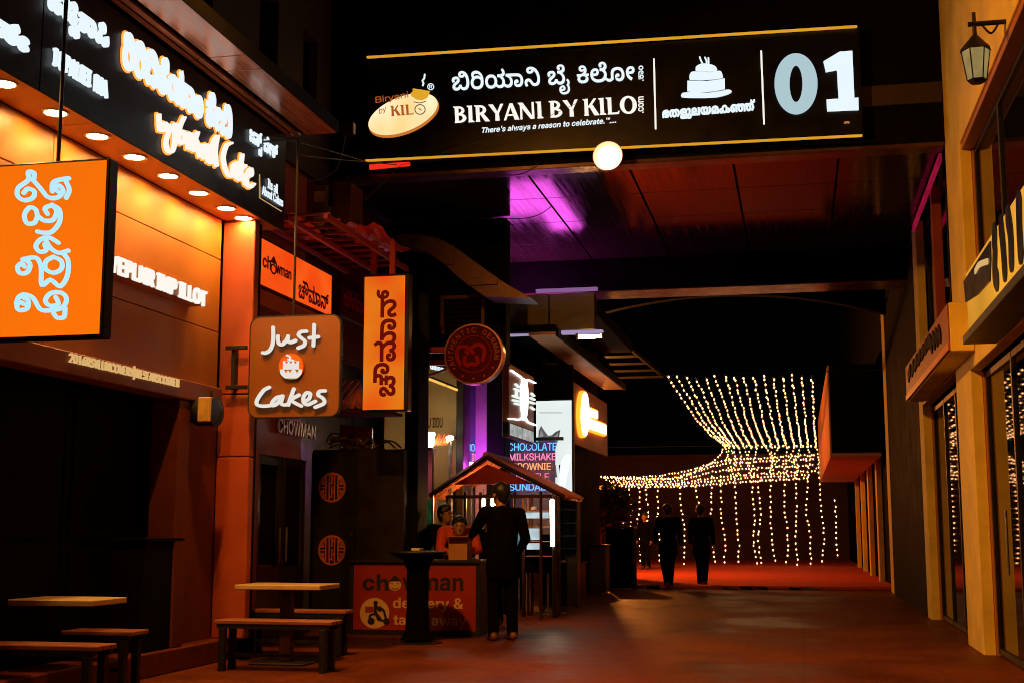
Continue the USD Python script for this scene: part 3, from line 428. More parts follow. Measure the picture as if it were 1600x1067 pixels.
    'mal': '8976,609 8922,640 8888,685 8873,758 8884,826 8993,807 8987,754 8998,714 9023,692 9074,681 9119,689 9150,714 9161,754 9156,807 9261,826 9272,771 9267,713 9242,661 9211,631 9169,609 9115,596 9030,596/7068,337 7139,338 7209,312 7256,261 7276,188 7267,102 7226,37 7159,-2 7087,-12 6997,6 6922,62 6890,116 6877,160 6870,276 6889,370 6949,467 7039,533 7151,567 7242,570 7317,559 7377,535 7443,485 7527,542 7623,568 7748,567 7843,539 7941,566 8045,569 8157,540 8239,478 8328,540 8425,567 8550,567 8650,538 8770,568 8908,565 9013,530 9087,469 9137,372 9149,258 9136,177 9106,108 9062,51 8992,-11 8914,60 8977,127 9013,199 9022,296 8999,383 8958,435 8897,470 8839,481 8748,477 8819,398 8855,317 8867,200 8849,114 8809,49 8748,7 8665,-11 8555,0 8502,26 8451,80 8422,156 8416,226 8422,286 8447,360 8491,424 8547,477 8471,481 8417,473 8348,432 8310,359 8301,283 8301,0 8177,0 8176,305 8154,404 8118,447 8070,472 8011,482 7944,478 8015,398 8052,317 8064,225 8052,133 8017,63 7961,15 7884,-9 7792,-9 7733,7 7685,37 7648,80 7624,135 7612,226 7628,324 7675,409 7743,477 7638,478 7560,446 7528,411 7510,374 7498,283 7497,0 7373,0 7370,345 7358,399 7336,435 7299,462 7252,476 7189,477 7129,465 7047,415 7013,367 6991,311|8590,383 8559,326 8546,279 8548,162 8560,127 8585,97 8625,81 8667,83 8706,103 8732,148 8742,225 8735,294 8705,368 8644,436|7789,385 7757,329 7742,281 7744,162 7757,127 7781,97 7821,81 7864,83 7902,103 7929,148 7939,225 7931,293 7901,368 7840,436|6984,217 7006,122 7033,92 7066,78 7105,79 7133,94 7148,116 7155,189 7143,220 7120,241 7052,249/5820,19 5774,67 5754,132 5758,203 5783,253 5822,291 5880,319 6025,339 6052,436 6090,494 6172,552 6241,569 6337,567 6427,533 6462,505 6501,452 6534,339 6639,330 6720,301 6775,249 6798,188 6799,131 6777,66 6729,19 6661,-7 6591,-12 6513,0 6536,88 6595,80 6641,89 6669,115 6678,145 6674,187 6648,221 6607,240 6537,247 6517,144 6484,81 6438,34 6379,3 6308,-11 6242,-10 6171,8 6123,34 6041,-2 5947,-12 5864,-1|6295,479 6238,474 6189,444 6158,390 6144,312 6147,220 6170,143 6215,96 6265,80 6332,90 6372,119 6400,169 6414,239 6412,342 6389,418 6355,457|5972,245 5907,225 5877,187 5880,121 5896,99 5921,85 5993,82 6060,107 6033,177 6022,248/5452,557 5513,537 5578,497 5621,449 5644,403 5664,297 5665,0 5001,0 5005,330 5026,414 5059,469 5130,528 5224,562 5352,570|5390,210 5284,89 5541,92 5540,274 5528,364 5486,437 5418,478 5449,403 5440,310|5125,264 5125,86 5234,192 5307,303 5327,396 5321,438 5304,463 5275,477 5237,476 5207,466 5174,439 5135,363/4313,558 4400,571 4497,556 4569,510 4603,463 4629,370 4626,274 4588,170 4510,79 4545,77 4613,84 4670,106 4715,141 4749,189 4773,268 4774,348 4754,432 4709,512 4805,571 4870,470 4892,405 4902,338 4900,272 4882,190 4857,134 4820,85 4771,45 4709,14 4634,-6 4546,-12 4466,-6 4396,14 4275,-11 4155,-6 4061,22 3970,84 3909,173 3879,284 3884,400 3925,491 3985,541 4067,568 4175,565 4259,530|4439,148 4473,197 4497,260 4501,381 4484,429 4458,460 4417,478 4379,477 4334,457 4304,414 4291,348 4295,281 4319,202 4372,129 4395,110|4156,472 4083,475 4055,462 4026,432 4002,348 4015,243 4052,167 4114,111 4197,81 4280,79 4221,145 4182,229 4166,347 4190,448/2993,355 3003,414 3030,471 3069,515 3108,541 3173,563 3231,571 3312,567 3379,548 3443,506 3489,439 3508,352 3510,216 3115,216 3115,92 3649,92 3649,559 3773,559 3773,0 2991,0|3293,475 3207,475 3158,451 3123,388 3115,308 3386,308 3382,369 3363,425 3327,461/2633,-210 2593,-182 2552,-125 2541,-78 2542,-19 2557,26 2595,76 2635,103 2690,121 2729,279 2739,396 2724,450 2702,470 2667,477 2610,470 2590,559 2665,570 2736,568 2809,540 2837,510 2854,473 2865,418 2861,331 2808,116 2869,87 2911,42 2934,-18 2934,-88 2902,-160 2869,-193 2826,-217 2738,-232 2681,-226|2726,-147 2762,-145 2792,-131 2815,-105 2826,-68 2823,-25 2809,8 2783,30 2750,40 2714,38 2684,24 2661,-2 2650,-39 2653,-82 2667,-115 2693,-137/2513,99 2474,43 2416,13 2318,1 2023,-3 1980,-19 1967,-51 1983,-89 2035,-105 2502,-107 2502,-201 2033,-200 1971,-192 1912,-173 1863,-130 1843,-69 1857,9 1903,59 1947,79 2012,90 2327,95 2364,104 2384,120 2397,162 2382,207 2338,230 2269,234 2269,326 2326,329 2361,342 2382,369 2385,403 2374,434 2347,456 2245,478 2092,469 1990,428 1969,410 2061,424 2109,415 2146,397 2187,351 2203,292 2195,226 2159,169 2095,132 2020,122 1968,128 1923,145 1886,174 1858,213 1840,262 1834,319 1857,415 1897,472 1942,507 2068,557 2150,569 2276,569 2357,558 2421,538 2479,497 2507,440 2510,393 2497,348 2467,311 2423,284 2475,253 2506,215 2521,169|1940,280 1966,225 2017,205 2065,220 2080,242 2088,278 2072,326 2047,342 2019,346 1975,340 1938,320/1155,477 1028,475 972,455 928,424 890,368 873,278 886,191 923,121 982,60 902,-11 823,62 774,139 748,235 751,335 780,422 839,495 909,539 1000,565 1136,568 1256,537 1343,563 1465,570 1563,555 1639,520 1683,483 1717,439 1754,336 1758,258 1749,196 1705,93 1658,38 1600,-11 1523,60 1586,127 1621,199 1631,296 1615,368 1578,425 1522,463 1447,481 1369,479 1355,477 1427,397 1471,288 1473,177 1441,78 1390,25 1297,-9 1184,-5 1112,26 1071,65 1043,116 1025,226 1031,286 1056,360 1100,424|1200,383 1168,327 1155,279 1156,162 1169,127 1194,97 1234,81 1276,83 1315,103 1341,148 1351,225 1343,293 1312,369 1252,435/539,559 608,533 654,493 674,439 664,367 637,334 604,316 427,301 406,289 402,265 425,245 580,233 642,204 667,168 675,128 670,84 647,42 591,5 502,-12 378,-4 275,24 314,109 390,87 470,80 533,87 558,112 555,135 536,147 416,155 354,168 315,192 294,225 285,263 289,302 305,337 329,360 390,386 529,395 554,409 553,442 532,461 480,475 398,477 300,455 263,433 220,389 191,332 174,241 178,131 199,17 82,-4 54,127 49,256 77,379 123,454 190,512 278,552 429,571',
    'dot': '856,449 892,487 947,508 1017,511 1079,496 1110,476 1140,436 1150,385 1140,335 1110,294 1061,268 969,260 908,275 865,308 842,351 839,402|955,386 965,359 993,348 1023,359 1033,386 1023,412 993,423 966,412/848,165 878,206 927,233 993,242 1061,233 1096,217 1132,180 1149,132 1146,81 1110,24 1061,-3 993,-12 926,-3 878,24 848,65 838,114|955,116 965,88 993,77 1023,89 1033,117 1023,143 993,153 966,143/507,-8 411,26 276,144 247,156 228,146 221,116 257,35 83,-25 49,37 32,105 32,167 51,228 89,276 131,301 186,315 266,316 320,301 362,277 500,161 556,152 581,174 586,214 575,261 538,334 705,402 745,330 769,256 777,181 763,96 737,53 676,9 593,-11/511,574 572,583 594,607 589,659 552,715 692,798 754,703 777,597 758,512 699,451 637,428 552,418 33,418 33,574/397,260 368,276 349,302 344,345 353,376 374,399 406,412 458,412 489,399 520,356 522,321 513,291 471,259',
    'com': '1595,-4 1497,42 1454,88 1433,127 1419,171 1411,248 1432,364 1464,421 1494,451 1571,495 1671,510 1774,495 1850,450 1879,418 1910,362 1929,248 1916,153 1887,93 1861,60 1789,11 1694,-11|1668,94 1731,105 1774,138 1799,188 1807,249 1799,314 1772,364 1729,396 1672,407 1615,398 1566,362 1543,319 1533,252 1542,186 1569,136 1611,104/524,364 557,397 549,444 314,444 314,552 1010,551 1143,534 1198,513 1243,483 1305,406 1336,291 1337,218 1326,147 1289,71 1262,41 1212,9 1106,-12 1048,-7 999,10 951,46 921,97 911,174 927,233 953,268 1000,294 1049,298 1094,284 1114,262 1124,234 1113,181 1088,160 1056,156 1024,166 1007,185 1011,142 1034,108 1066,93 1108,91 1152,102 1198,149 1216,213 1212,305 1180,373 1121,420 1046,440 659,444 669,405 656,364 857,364 857,275 776,276 810,244 832,196 836,142 825,98 776,37 708,4 611,-11 486,-2 399,37 349,97 338,140 343,201 361,240 394,276 315,275 315,364|587,95 662,107 686,122 709,153 716,188 710,224 690,252 658,272 600,284 535,279 489,257 464,223 458,175 480,130 530,101/68,102 85,125 119,141 159,141 186,131 213,91 206,21 159,-10 119,-10 93,1 65,41',
    'cakes_small': '4250,364 4270,391 4266,418 4019,418 4019,574 4673,574 4693,622 4732,673 4821,725 4885,737 4962,735 5081,698 5008,589 4957,610 4903,614 4864,603 4832,574 4914,562 4966,539 5005,507 5035,459 5045,396 5033,324 5011,287 4959,247 4869,228 4809,234 4758,253 4716,284 4685,326 4661,418 4441,418 4444,386 4435,360 4630,360 4630,235 4562,238 4590,208 4604,177 4603,105 4575,56 4516,18 4391,-10 4226,-6 4134,18 4068,68 4049,104 4044,157 4057,201 4087,236 4021,235 4021,360|4820,373 4840,348 4873,344 4894,359 4897,387 4874,412 4811,418|4295,148 4383,153 4412,174 4421,206 4403,236 4365,250 4314,253 4270,246 4240,228 4232,194 4253,162/3701,216 3750,171 3816,129 3714,-12 3596,70 3551,121 3518,180 3497,247 3490,324 3498,400 3513,444 3562,516 3596,543 3656,572 3773,585 3866,564 3920,526 3952,475 3963,413 3948,332 3914,286 3844,251 3746,244 3677,257|3714,368 3753,374 3777,390 3785,424 3771,449 3733,455 3693,427 3671,376/2659,3 2603,36 2568,83 2554,141 2561,214 2582,256 2610,288 2760,389 2774,408 2776,432 2760,449 2722,447 2704,422 2715,379 2555,324 2534,374 2526,433 2537,490 2559,526 2593,553 2640,573 2775,585 2878,563 2918,537 2944,505 2963,434 2943,353 2888,293 2752,200 2742,176 2754,153 2791,145 2844,156 2877,189 2894,238 3062,238 3072,198 3099,164 3140,151 3177,153 3216,172 3235,201 3241,241 3233,293 3201,352 3148,399 3113,418 3038,418 3038,574 3221,583 3255,607 3263,652 3239,686 3183,690 3196,651 3182,612 3140,594 3090,594 3060,608 3040,632 3031,666 3034,710 3055,750 3082,775 3121,795 3172,807 3237,808 3300,797 3377,751 3421,681 3431,631 3430,576 3417,530 3394,495 3324,443 3370,395 3407,336 3427,268 3431,218 3413,118 3372,54 3303,9 3202,-11 3081,0 3029,22 2977,62 2912,17 2842,-6 2737,-11/1759,-251 1787,-276 1831,-280 1869,-268 1894,-230 2003,-230 2015,-258 2035,-274 2072,-279 2101,-268 2114,-227 2096,-196 2078,-185 1990,-185 1990,-85 2057,-84 2086,-72 2093,-11 2059,74 2170,105 2199,42 2213,-32 2206,-95 2184,-139 2218,-184 2230,-234 2222,-299 2189,-347 2135,-373 2058,-378 1994,-364 1945,-329 1882,-368 1805,-379 1739,-369 1691,-339 1661,-296 1647,-243 1648,-175 1662,-126 1688,-90 1734,-58 1787,-43 1850,-44 1893,-60 1924,-88 1938,-128 1932,-179 1886,-227 1834,-239 1754,-233|1789,-167 1830,-160 1839,-145 1834,-129 1807,-123 1778,-137 1761,-160/956,574 1739,574 1759,622 1798,673 1848,709 1908,731 1973,738 2044,733 2147,698 2074,589 2023,610 1969,614 1930,603 1898,574 1980,562 2032,539 2078,499 2104,448 2110,370 2089,305 2044,258 1983,233 1875,234 1802,267 1751,326 1727,418 956,418|1886,373 1906,348 1939,344 1960,359 1963,387 1940,412 1877,418/1399,-2 1322,34 1199,144 1170,156 1150,146 1144,116 1180,35 1006,-25 972,37 955,105 955,167 974,228 1012,276 1054,301 1109,315 1189,316 1243,301 1285,277 1422,161 1479,152 1504,174 1509,214 1498,261 1461,334 1628,402 1668,330 1696,237 1698,150 1674,73 1642,36 1574,0 1484,-12/1300,270 1277,293 1267,322 1272,366 1289,392 1317,408 1369,413 1403,404 1429,384 1443,356 1445,321 1422,276 1370,255 1331,257/407,17 323,-7 210,-10 138,10 78,58 58,97 49,141 51,192 64,235 118,298 255,389 272,427 258,448 217,447 199,422 210,379 50,324 21,423 27,477 45,514 88,553 154,578 243,586 317,580 401,546 459,488 512,450 555,435 595,432 629,443 650,468 655,504 647,542 812,586 833,520 833,448 810,389 765,342 698,311 608,300 517,311 435,349 383,293 252,205 237,171 258,149 315,148 366,179 389,238 557,238 571,188 590,165 631,151 672,154 698,172 710,200 693,266 853,339 885,280 900,205 893,130 863,64 810,19 710,-10 634,-11 565,2 472,62',
}

# ================================================================ GROUND
def sheet(name, x0, x1, y0, y1, z, m, n=40):
    g = quad((x0, y0, z), (x1, y0, z), (x1, y1, z), (x0, y1, z))
    return solo(name, None, None, g, m, smooth=False, kind='structure')


sheet('ground', -150, 150, -60, 250, 0.0, M['pave'])
# the far end of the passage: a low step up to paving with red light put into its colour
solo('red_pavement', None, None, box(-9, 4.5, 29.4, 60, 0.004, 0.07, 0.01), M['pave_red_lit'], smooth=False, kind='structure')
solo('shop_platform', None, None, box(-9.0, -5.55, 2.0, 12.9, 0.0, 0.21, 0.012), M['pave'], smooth=False, kind='structure')

# ================================================================ CAKE SHOP, left
SX, WX, LX = -5.28, -5.72, -5.55          # sign, wall and lintel planes
shop = T('cake_shop', 'orange clad cake shop front with dark folding doors, left side of the passage', 'shop', (WX, 7, 0))
zs = [2.66, 3.25, 4.0, 4.42]
ys = [2.0, 4.4, 6.8, 9.2, 12.36]
for a, b in zip(zs, zs[1:]):
    for c, d in zip(ys, ys[1:]):
        shop.part('cladding_panel', box(WX - 0.05, WX, c + 0.004, d - 0.004, a + 0.004, b - 0.004, 0.004), M['cladding'])
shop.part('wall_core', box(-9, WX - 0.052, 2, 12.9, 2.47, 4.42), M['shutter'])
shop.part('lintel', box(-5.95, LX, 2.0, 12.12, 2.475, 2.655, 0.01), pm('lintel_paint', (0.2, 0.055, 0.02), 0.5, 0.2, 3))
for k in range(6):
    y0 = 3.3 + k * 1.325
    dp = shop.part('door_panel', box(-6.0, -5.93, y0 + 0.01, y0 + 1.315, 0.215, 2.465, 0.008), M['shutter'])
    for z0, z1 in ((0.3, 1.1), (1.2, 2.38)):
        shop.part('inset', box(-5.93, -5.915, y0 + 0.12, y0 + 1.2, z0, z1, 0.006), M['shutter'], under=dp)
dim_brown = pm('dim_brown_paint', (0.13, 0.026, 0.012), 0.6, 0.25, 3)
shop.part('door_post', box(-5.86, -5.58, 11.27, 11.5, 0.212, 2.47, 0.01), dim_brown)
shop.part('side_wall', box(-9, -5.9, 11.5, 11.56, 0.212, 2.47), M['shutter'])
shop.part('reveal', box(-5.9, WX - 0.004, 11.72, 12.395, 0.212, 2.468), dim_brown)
for z0, z1 in ((0.212, 1.99), (2.0, 2.62), (2.63, 4.415)):
    shop.part('pier_panel', box(WX, -5.37, 12.4, 12.52, z0, z1, 0.008), M['pier'])
shop.part('pier_return', box(-5.6, -5.39, 12.522, 12.62, 0.0, 4.41), M['shutter'])
shop.part('post', box(WX + 0.002, -5.5, 7.55, 7.9, 0.212, 4.41, 0.01), M['dark_wall'])
for c, d in ((2.0, 5.6), (5.6, 9.1), (9.1, 12.9)):
    shop.part('soffit_panel', box(WX + 0.003, -5.3, c + 0.004, d - 0.004, 4.42, 4.45, 0.003), M['cladding'])
shop.part('roof_slab', box(-9, -5.405, 2, 12.9, 4.46, 5.46), M['black_matt'])

# downlights sunk in the soffit: seven in view, the row goes on towards the viewer
ly = [8.78 + k * 0.62 for k in range(6)] + [12.3]
LAB = ['nearest downlight of the row, seen behind the hanging rod of the orange sign', 'second downlight in the soffit, just past the hanging rod', 'third downlight in the soffit under the white Kannada letters', 'middle downlight of the row in the orange soffit', 'fifth downlight in the soffit, under the script lettering', 'downlight last but one in the soffit before the terracotta pier', 'last downlight of the row, over the terracotta pier']
first = None
for k, y in enumerate(ly + [4.2, 5.3, 6.4, 7.5, 8.1]):
    loc = (-5.46, y, 4.42)
    if first is None:
        first = T('downlight', LAB[0], 'downlight', loc, 'downlights in the shop soffit')
        ang = np.linspace(0, 2 * np.pi, 24, endpoint=False)
        first.part('rim', lathe([(0.082, -0.001), (0.105, -0.001), (0.107, -0.006), (0.098, -0.014), (0.083, -0.010), (0.082, -0.001)], loc), M['steel'])
        first.part('lens', lathe([(0.0001, -0.009), (0.05, -0.008), (0.0815, -0.004)], loc), M['downlight'], smooth=True)
    elif k < 7:
        copy_of(first, loc, LAB[k], 'downlight', 'downlights in the shop soffit')
    else:
        copy_of(first, loc, ['farthest', 'second', 'third', 'fourth', 'nearest'][(k - 7 + 4) % 5] + ' of the downlights past the left picture edge, nearer the viewer', 'downlight', 'downlights in the shop soffit')

# the long black sign board over the shop
fas = T('fascia_sign', 'long black shop sign board with lit white lettering above the orange soffit', 'sign', (SX, 9, 4.42))
for c, d in ((2.0, 8.27), (8.27, 12.95)):
    fas.part('board', box(-5.298, SX, c + 0.002, d - 0.002, 4.405, 5.425, 0.006), M['black'])


def fas_uv(pxl, pxr, bot, top, X=SX):
    y0 = at(pxl, bot[1], x=X)[1]
    y1 = at(pxr, bot[1], x=X)[1]
    return y0, y1, at(*bot, x=X)[2], at(*top, x=X)[2]


def relief(t, name, poly, m, X, d=0.03, off=0.012, halo=None, label=None):
    letters(t, 'letter', poly, (X + off, 0, 0), YZL[0], YZL[1], d, m)
    if halo:
        t.part(name + '_return', prism(poly.buffer(0.014), (X + 0.001, 0, 0), YZL[0], YZL[1], off - 0.002), halo, smooth=False)


kan = glyphs('hatti')
relief(fas, 'white_kannada_word', fit(kan, *fas_uv(67, 163, (150, 86), (120, 8))), M['letter_white'], SX)
relief(fas, 'white_capitals', fit(latin('I UPALIEI  RIA', 700), *fas_uv(76, 162, (160, 154), (160, 127))), M['letter_white'], SX)
kb = glyphs('beng').buffer(0.004)
relief(fas, 'warm_kannada_word', fit(kb, *fas_uv(183, 357, (350, 216), (350, 162))), M['letter_white'], SX, halo=M['letter_halo'])
script = [
    [(140, 120), (143, 200), (150, 262)], [(150, 258), (195, 268), (215, 225), (190, 195), (160, 230)],
    [(228, 215), (242, 275), (278, 245), (290, 205)], [(290, 210), (287, 380), (262, 462), (222, 452), (206, 380), (228, 292)],
    [(375, 145), (340, 220), (320, 310), (345, 385), (385, 350), (362, 272), (328, 300)],
    [(415, 290), (410, 430)], [(412, 330), (438, 300), (443, 440)], [(444, 335), (474, 312), (470, 452)],
    [(500, 285), (485, 330), (468, 390)], [(490, 360), (508, 440), (520, 505)], [(520, 440), (545, 402), (560, 522)], [(560, 430), (590, 402), (600, 552)],
    [(640, 440), (606, 470), (620, 560), (648, 558)], [(682, 318), (645, 380), (642, 560)], [(684, 330), (665, 450), (676, 592)],
    [(812, 382), (772, 402), (740, 500), (752, 600), (790, 680), (835, 690)],
    [(872, 560), (832, 590), (832, 662), (868, 620), (872, 565), (862, 690), (892, 722)],
    [(915, 490), (905, 580), (890, 690)], [(942, 590), (902, 640), (925, 700), (952, 765)],
    [(960, 692), (1000, 680), (996, 620), (965, 660), (958, 750), (990, 790), (1022, 762)]]
relief(fas, 'script_lettering', px_poly(strokes(script, 24), 220, 160, 5.93, x=SX), M['letter_warm'], SX, halo=M['letter_halo'])
relief(fas, 'small_kannada_words', fit(glyphs('cakes_small'), *fas_uv(386, 431, (429, 262), (429, 224))), M['letter_white'], SX, d=0.01)
relief(fas, 'slogan', fit(latin('Its all', 600), *fas_uv(416, 432, (430, 303), (430, 288))), M['letter_white'], SX, d=0.006)
relief(fas, 'slogan', fit(latin('About Cakes', 600), *fas_uv(407, 440, (438, 323), (438, 309))), M['letter_white'], SX, d=0.006)
relief(fas, 'divider_line', px_poly(strokes([[(1098, 672), (1100, 890)], [(1100, 890), (1300, 1012)]], 5), 220, 160, 5.93, x=SX), M['letter_dim'], SX, d=0.004, off=0.002)
relief(fas, 'white_kannada_end', fit(glyphs('dot').buffer(0.02), *fas_uv(-12, 38, (34, 84), (34, 48))), M['letter_white'], SX)

# capitals standing on a rail across the orange wall
up = T('wall_lettering', 'row of white lit capitals on a rail across the orange shop wall', 'lettering', (WX, 10, 3.4))
y0, y1, z0, z1 = fas_uv(158, 322, (318, 479), (318, 454), X=WX + 0.18)
up.part('rail', box(WX + 0.002, WX + 0.16, y0, y1, z0 + 0.01, z1 - 0.02), M['cladding'], smooth=False)
letters(up, 'letter', fit(latin('RYEPLNR IMP ILLOT', 600), y0, y1, z0, z1), (WX + 0.162, 0, 0), *YZL, 0.03, M['letter_warm'])
low = T('standing_lettering', 'long row of dim condensed capitals standing along the lintel over the dark doors', 'lettering', (LX, 10, 2.66))
y0, y1, z0, z1 = fas_uv(106, 279, (277, 608), (277, 588), X=LX + 0.012)
letters(low, 'letter', fit(latin('2016RSYLUNCOVERY|IIIESEARSCOSREII', 250), y0, y1, z0, z1), (LX + 0.004, 0, 0), *YZL, 0.02, M['letter_dim'])

# hood light under the end of the lintel
p = at(326, 643, x=-5.45)
hood = T('hood_lamp', 'round black hood lamp with an amber metal face at the end of the shop lintel', 'lamp', p)
hood.part('housing', [tube([p + V3([-0.17, 0.02, 0]), p + V3([-0.1, 0, 0]), p + V3([0.09, -0.02, 0])], [0.1, 0.135, 0.14], 20)], M['iron'])
hood.part('face', box(p[0] - 0.03, p[0] + 0.1, p[1] - 0.185, p[1] - 0.15, p[2] - 0.11, p[2] + 0.125, 0.01), pm('brass_face', (0.95, 0.55, 0.12), 0.35, 0.2, 9, metal=0.5))
hood.part('bracket', [bar(p + V3([0.02, 0, 0.1]), p + V3([0.02, 0.0, 0.2]), 0.015), tube(sub_smooth([p + V3([0.12, -0.05, 0.1]), p + V3([0.16, -0.06, 0.0]), p + V3([0.1, -0.06, -0.12])]), 0.008)], M['iron'])
solo('low_cabinet', 'low black cabinet against the pier beside the dark shop doors', 'cabinet', [box(-5.98, -5.6, 10.75, 11.45, 0.212, 1.16, 0.01), box(-6.0, -5.58, 10.73, 11.47, 1.165, 1.2, 0.006)], M['black_matt'])

# canopy over the sign
can = T('shop_canopy', 'projecting canopy with copper wood soffit panels above the black sign', 'canopy', (-5.0, 9, 5.45))
j1, j2 = at(313, 92, z=5.47)[1], at(345, 113, z=5.47)[1]
cuts = [2.0, j1 - 4.8, j1 - 2.4, j1, j2, 13.0]
for a, b in zip(cuts, cuts[1:]):
    can.part('soffit_panel', box(-5.07, -4.72, a + 0.008, b - 0.008, 5.47, 5.5, 0.003), M['wood_soffit'])
for x0, x1 in ((-5.27, -5.215), (-5.19, -5.13)):
    for a, b in ((2.0, j1), (j1, 13.0)):
        can.part('trim_strip', box(x0, x1, a + 0.01, b - 0.01, 5.46, 5.49, 0.003), M['wood_soffit'])
can.part('edge', box(-4.718, -4.705, 2, 13.0, 5.468, 5.6), M['black_matt'])
can.part('slab', box(-5.8, -4.72, 2, 13.0, 5.505, 5.62), M['black_matt'])

upw = T('upper_facade', 'dark brown upper storey with narrow windows rising behind the canopy', 'building', (-5.85, 9, 5.6))
wins = []
for (a, b, c, d) in ((405, 68, 433, 133), (473, 126, 494, 186), (293, 0, 331, 66)):
    pa, pb = at(a, b, x=-5.8), at(c, d, x=-5.8)
    wins.append((pa[1], pb[1], pb[2], pa[2]))
wall = sbox(2, 5.6, 15.7, 12.0)
for (y0, y1, z0, z1) in wins:
    wall = wall.difference(sbox(y0, z0, y1, max(z1, z0 + 1.0)))
upw.part('wall', prism(wall, (-6.0, 0, 0), *YZL, 0.2), M['upper'], smooth=False)
for (y0, y1, z0, z1) in wins:
    z1 = max(z1, z0 + 1.0)
    w = upw.part('window', [box(-5.98, -5.9, y0, y0 + 0.03, z0, z1), box(-5.98, -5.9, y1 - 0.03, y1, z0, z1), box(-5.98, -5.9, y0 + 0.031, y1 - 0.031, z0, z0 + 0.03)], M['iron'], smooth=False)
    upw.part('pane', box(-5.96, -5.95, y0 + 0.03, y1 - 0.03, z0 + 0.03, z1), M['win_dark'], smooth=False, under=w)
upw.part('back', box(-9, -6.05, 2, 30, 5.6, 12), M['black_matt'])
# amber flood on the upper storey, above the picture: it lights the passage
fp = V3([-4.32, 9.2, 6.7])
dirv = V3([0.57, 0.36, -0.74]); dirv /= np.linalg.norm(dirv)
fl = T('amber_floodlight', 'amber floodlight on an arm of the upper storey, above the picture', 'floodlight', fp)
fl.part('arm', bar((-5.8, 9.2, 6.95), fp + V3([-0.05, 0, 0.1]), 0.025), M['iron'])
a1 = np.cross(dirv, [0, 1.0, 0]); a1 /= np.linalg.norm(a1); a2 = np.cross(dirv, a1)
def ring_pts(c, r, k=24):
    return [c + r * (math.cos(t) * a1 + math.sin(t) * a2) for t in np.linspace(0, 2 * math.pi, k, endpoint=False)]
fl.part('housing', trimesh.convex.convex_hull(V3(ring_pts(fp, 0.16) + ring_pts(fp - dirv * 0.14, 0.09))), M['iron'])
fl.part('hood', tube([fp + dirv * 0.001, fp + dirv * 0.13], 0.165, 24).difference if False else trimesh.Trimesh(V3(ring_pts(fp, 0.165) + ring_pts(fp + dirv * 0.13, 0.165)), [[k, (k + 1) % 24, 24 + (k + 1) % 24] for k in range(24)] + [[k, 24 + (k + 1) % 24, 24 + k] for k in range(24)], process=False), M['iron'], smooth=False)
rp = ring_pts(fp + dirv * 0.006, 0.14)
fl.part('lens', trimesh.Trimesh(V3([fp + dirv * 0.006] + rp), [[0, 1 + k, 1 + (k + 1) % 24] for k in range(24)], process=False), M['flood_amber'], smooth=False)

# ================================================================ BRIDGE and ceiling over the passage
br = T('bridge', 'dark bridge building spanning the passage, its gloss panelled ceiling below', 'bridge', (-2, 20, 5.8))
br.part('front', box(-5.8, 1.8, 15.75, 16.0, 5.78, 12.0), M['beam'])
br.part('front_band', box(0.84, 1.79, 15.72, 15.748, 6.25, 6.5, 0.005), M['upper'])
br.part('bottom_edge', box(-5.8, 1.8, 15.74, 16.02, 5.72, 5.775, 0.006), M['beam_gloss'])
xs = [-5.8, -4.62, -3.3, -1.98, -0.68, 0.6, 1.795]
ysc = [16.03, 17.5, 18.95, 20.4, 21.78]
for a, b in zip(xs, xs[1:]):
    for c, d in zip(ysc, ysc[1:]):
        br.part('ceiling_panel', box(a + 0.012, b - 0.012, c + 0.008, d - 0.008, 5.8, 5.83, 0.004), M['ceiling'])
br.part('slab', box(-5.8, 1.8, 16.03, 21.78, 5.834, 12), M['black_matt'])
br.part('deep_beam', box(-5.8, 1.795, 21.8, 22.6, 5.27, 12, 0.01), M['beam'])
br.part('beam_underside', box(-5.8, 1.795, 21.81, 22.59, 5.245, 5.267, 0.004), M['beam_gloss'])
# arch at the far end
arc = [(-4.7, 5.55)] + [(x, 5.52 + 0.5 * (1 - ((x + 1.45) / 3.25) ** 2)) for x in np.linspace(-4.7, 1.8, 24)] + [(1.8, 6.9), (-6.2, 6.9), (-6.2, 5.55)]
solo('arch_beam', 'dark shallow arched beam across the far mouth of the passage', 'beam', prism(Polygon(arc).buffer(0), (0, 27.2, 0), *XZ, 0.25), M['beam'], smooth=False)
ga, gb = at(787, 462, y=19.7), at(930, 514, y=19.7)
gx = T('grey_fascia', 'grey metal fascia box with a white lit strip along its lower edge', 'fascia', (ga[0], 19.7, gb[2]))
gxm = (ga[0] + gb[0]) / 2
for a, b in ((ga[0], gxm), (gxm, gb[0])):
    gx.part('panel', box(a + 0.006, b - 0.006, 19.7, 20.0, gb[2], ga[2], 0.008), M['grey_box'])
gx.part('light_strip', box(ga[0] + 0.05, gb[0] + 0.1, 19.75, 19.9, gb[2] - 0.05, gb[2] - 0.004), em('violet_strip', (0.8, 0.6, 1.0), 0.45), smooth=False)
gx.part('light_strip', box(gb[0] - 0.9, gb[0] + 0.05, 19.6, 19.68, ga[2] + 0.01, ga[2] + 0.06), em('violet_strip_top', (0.75, 0.35, 0.9), 0.3), smooth=False)

roofz = ga[2] - 0.02
gx.part('roof', box(-5.2, gb[0], 20.01, 24.3, roofz - 0.3, roofz - 0.1, 0.01), M['black_matt'])
gx.part('roof_light', box(-5.0, -3.8, 20.05, 24.2, roofz - 0.098, roofz - 0.07, 0.004), M['purple'], smooth=False)  # unseen purple panel added so its glow mirrors in the bridge ceiling

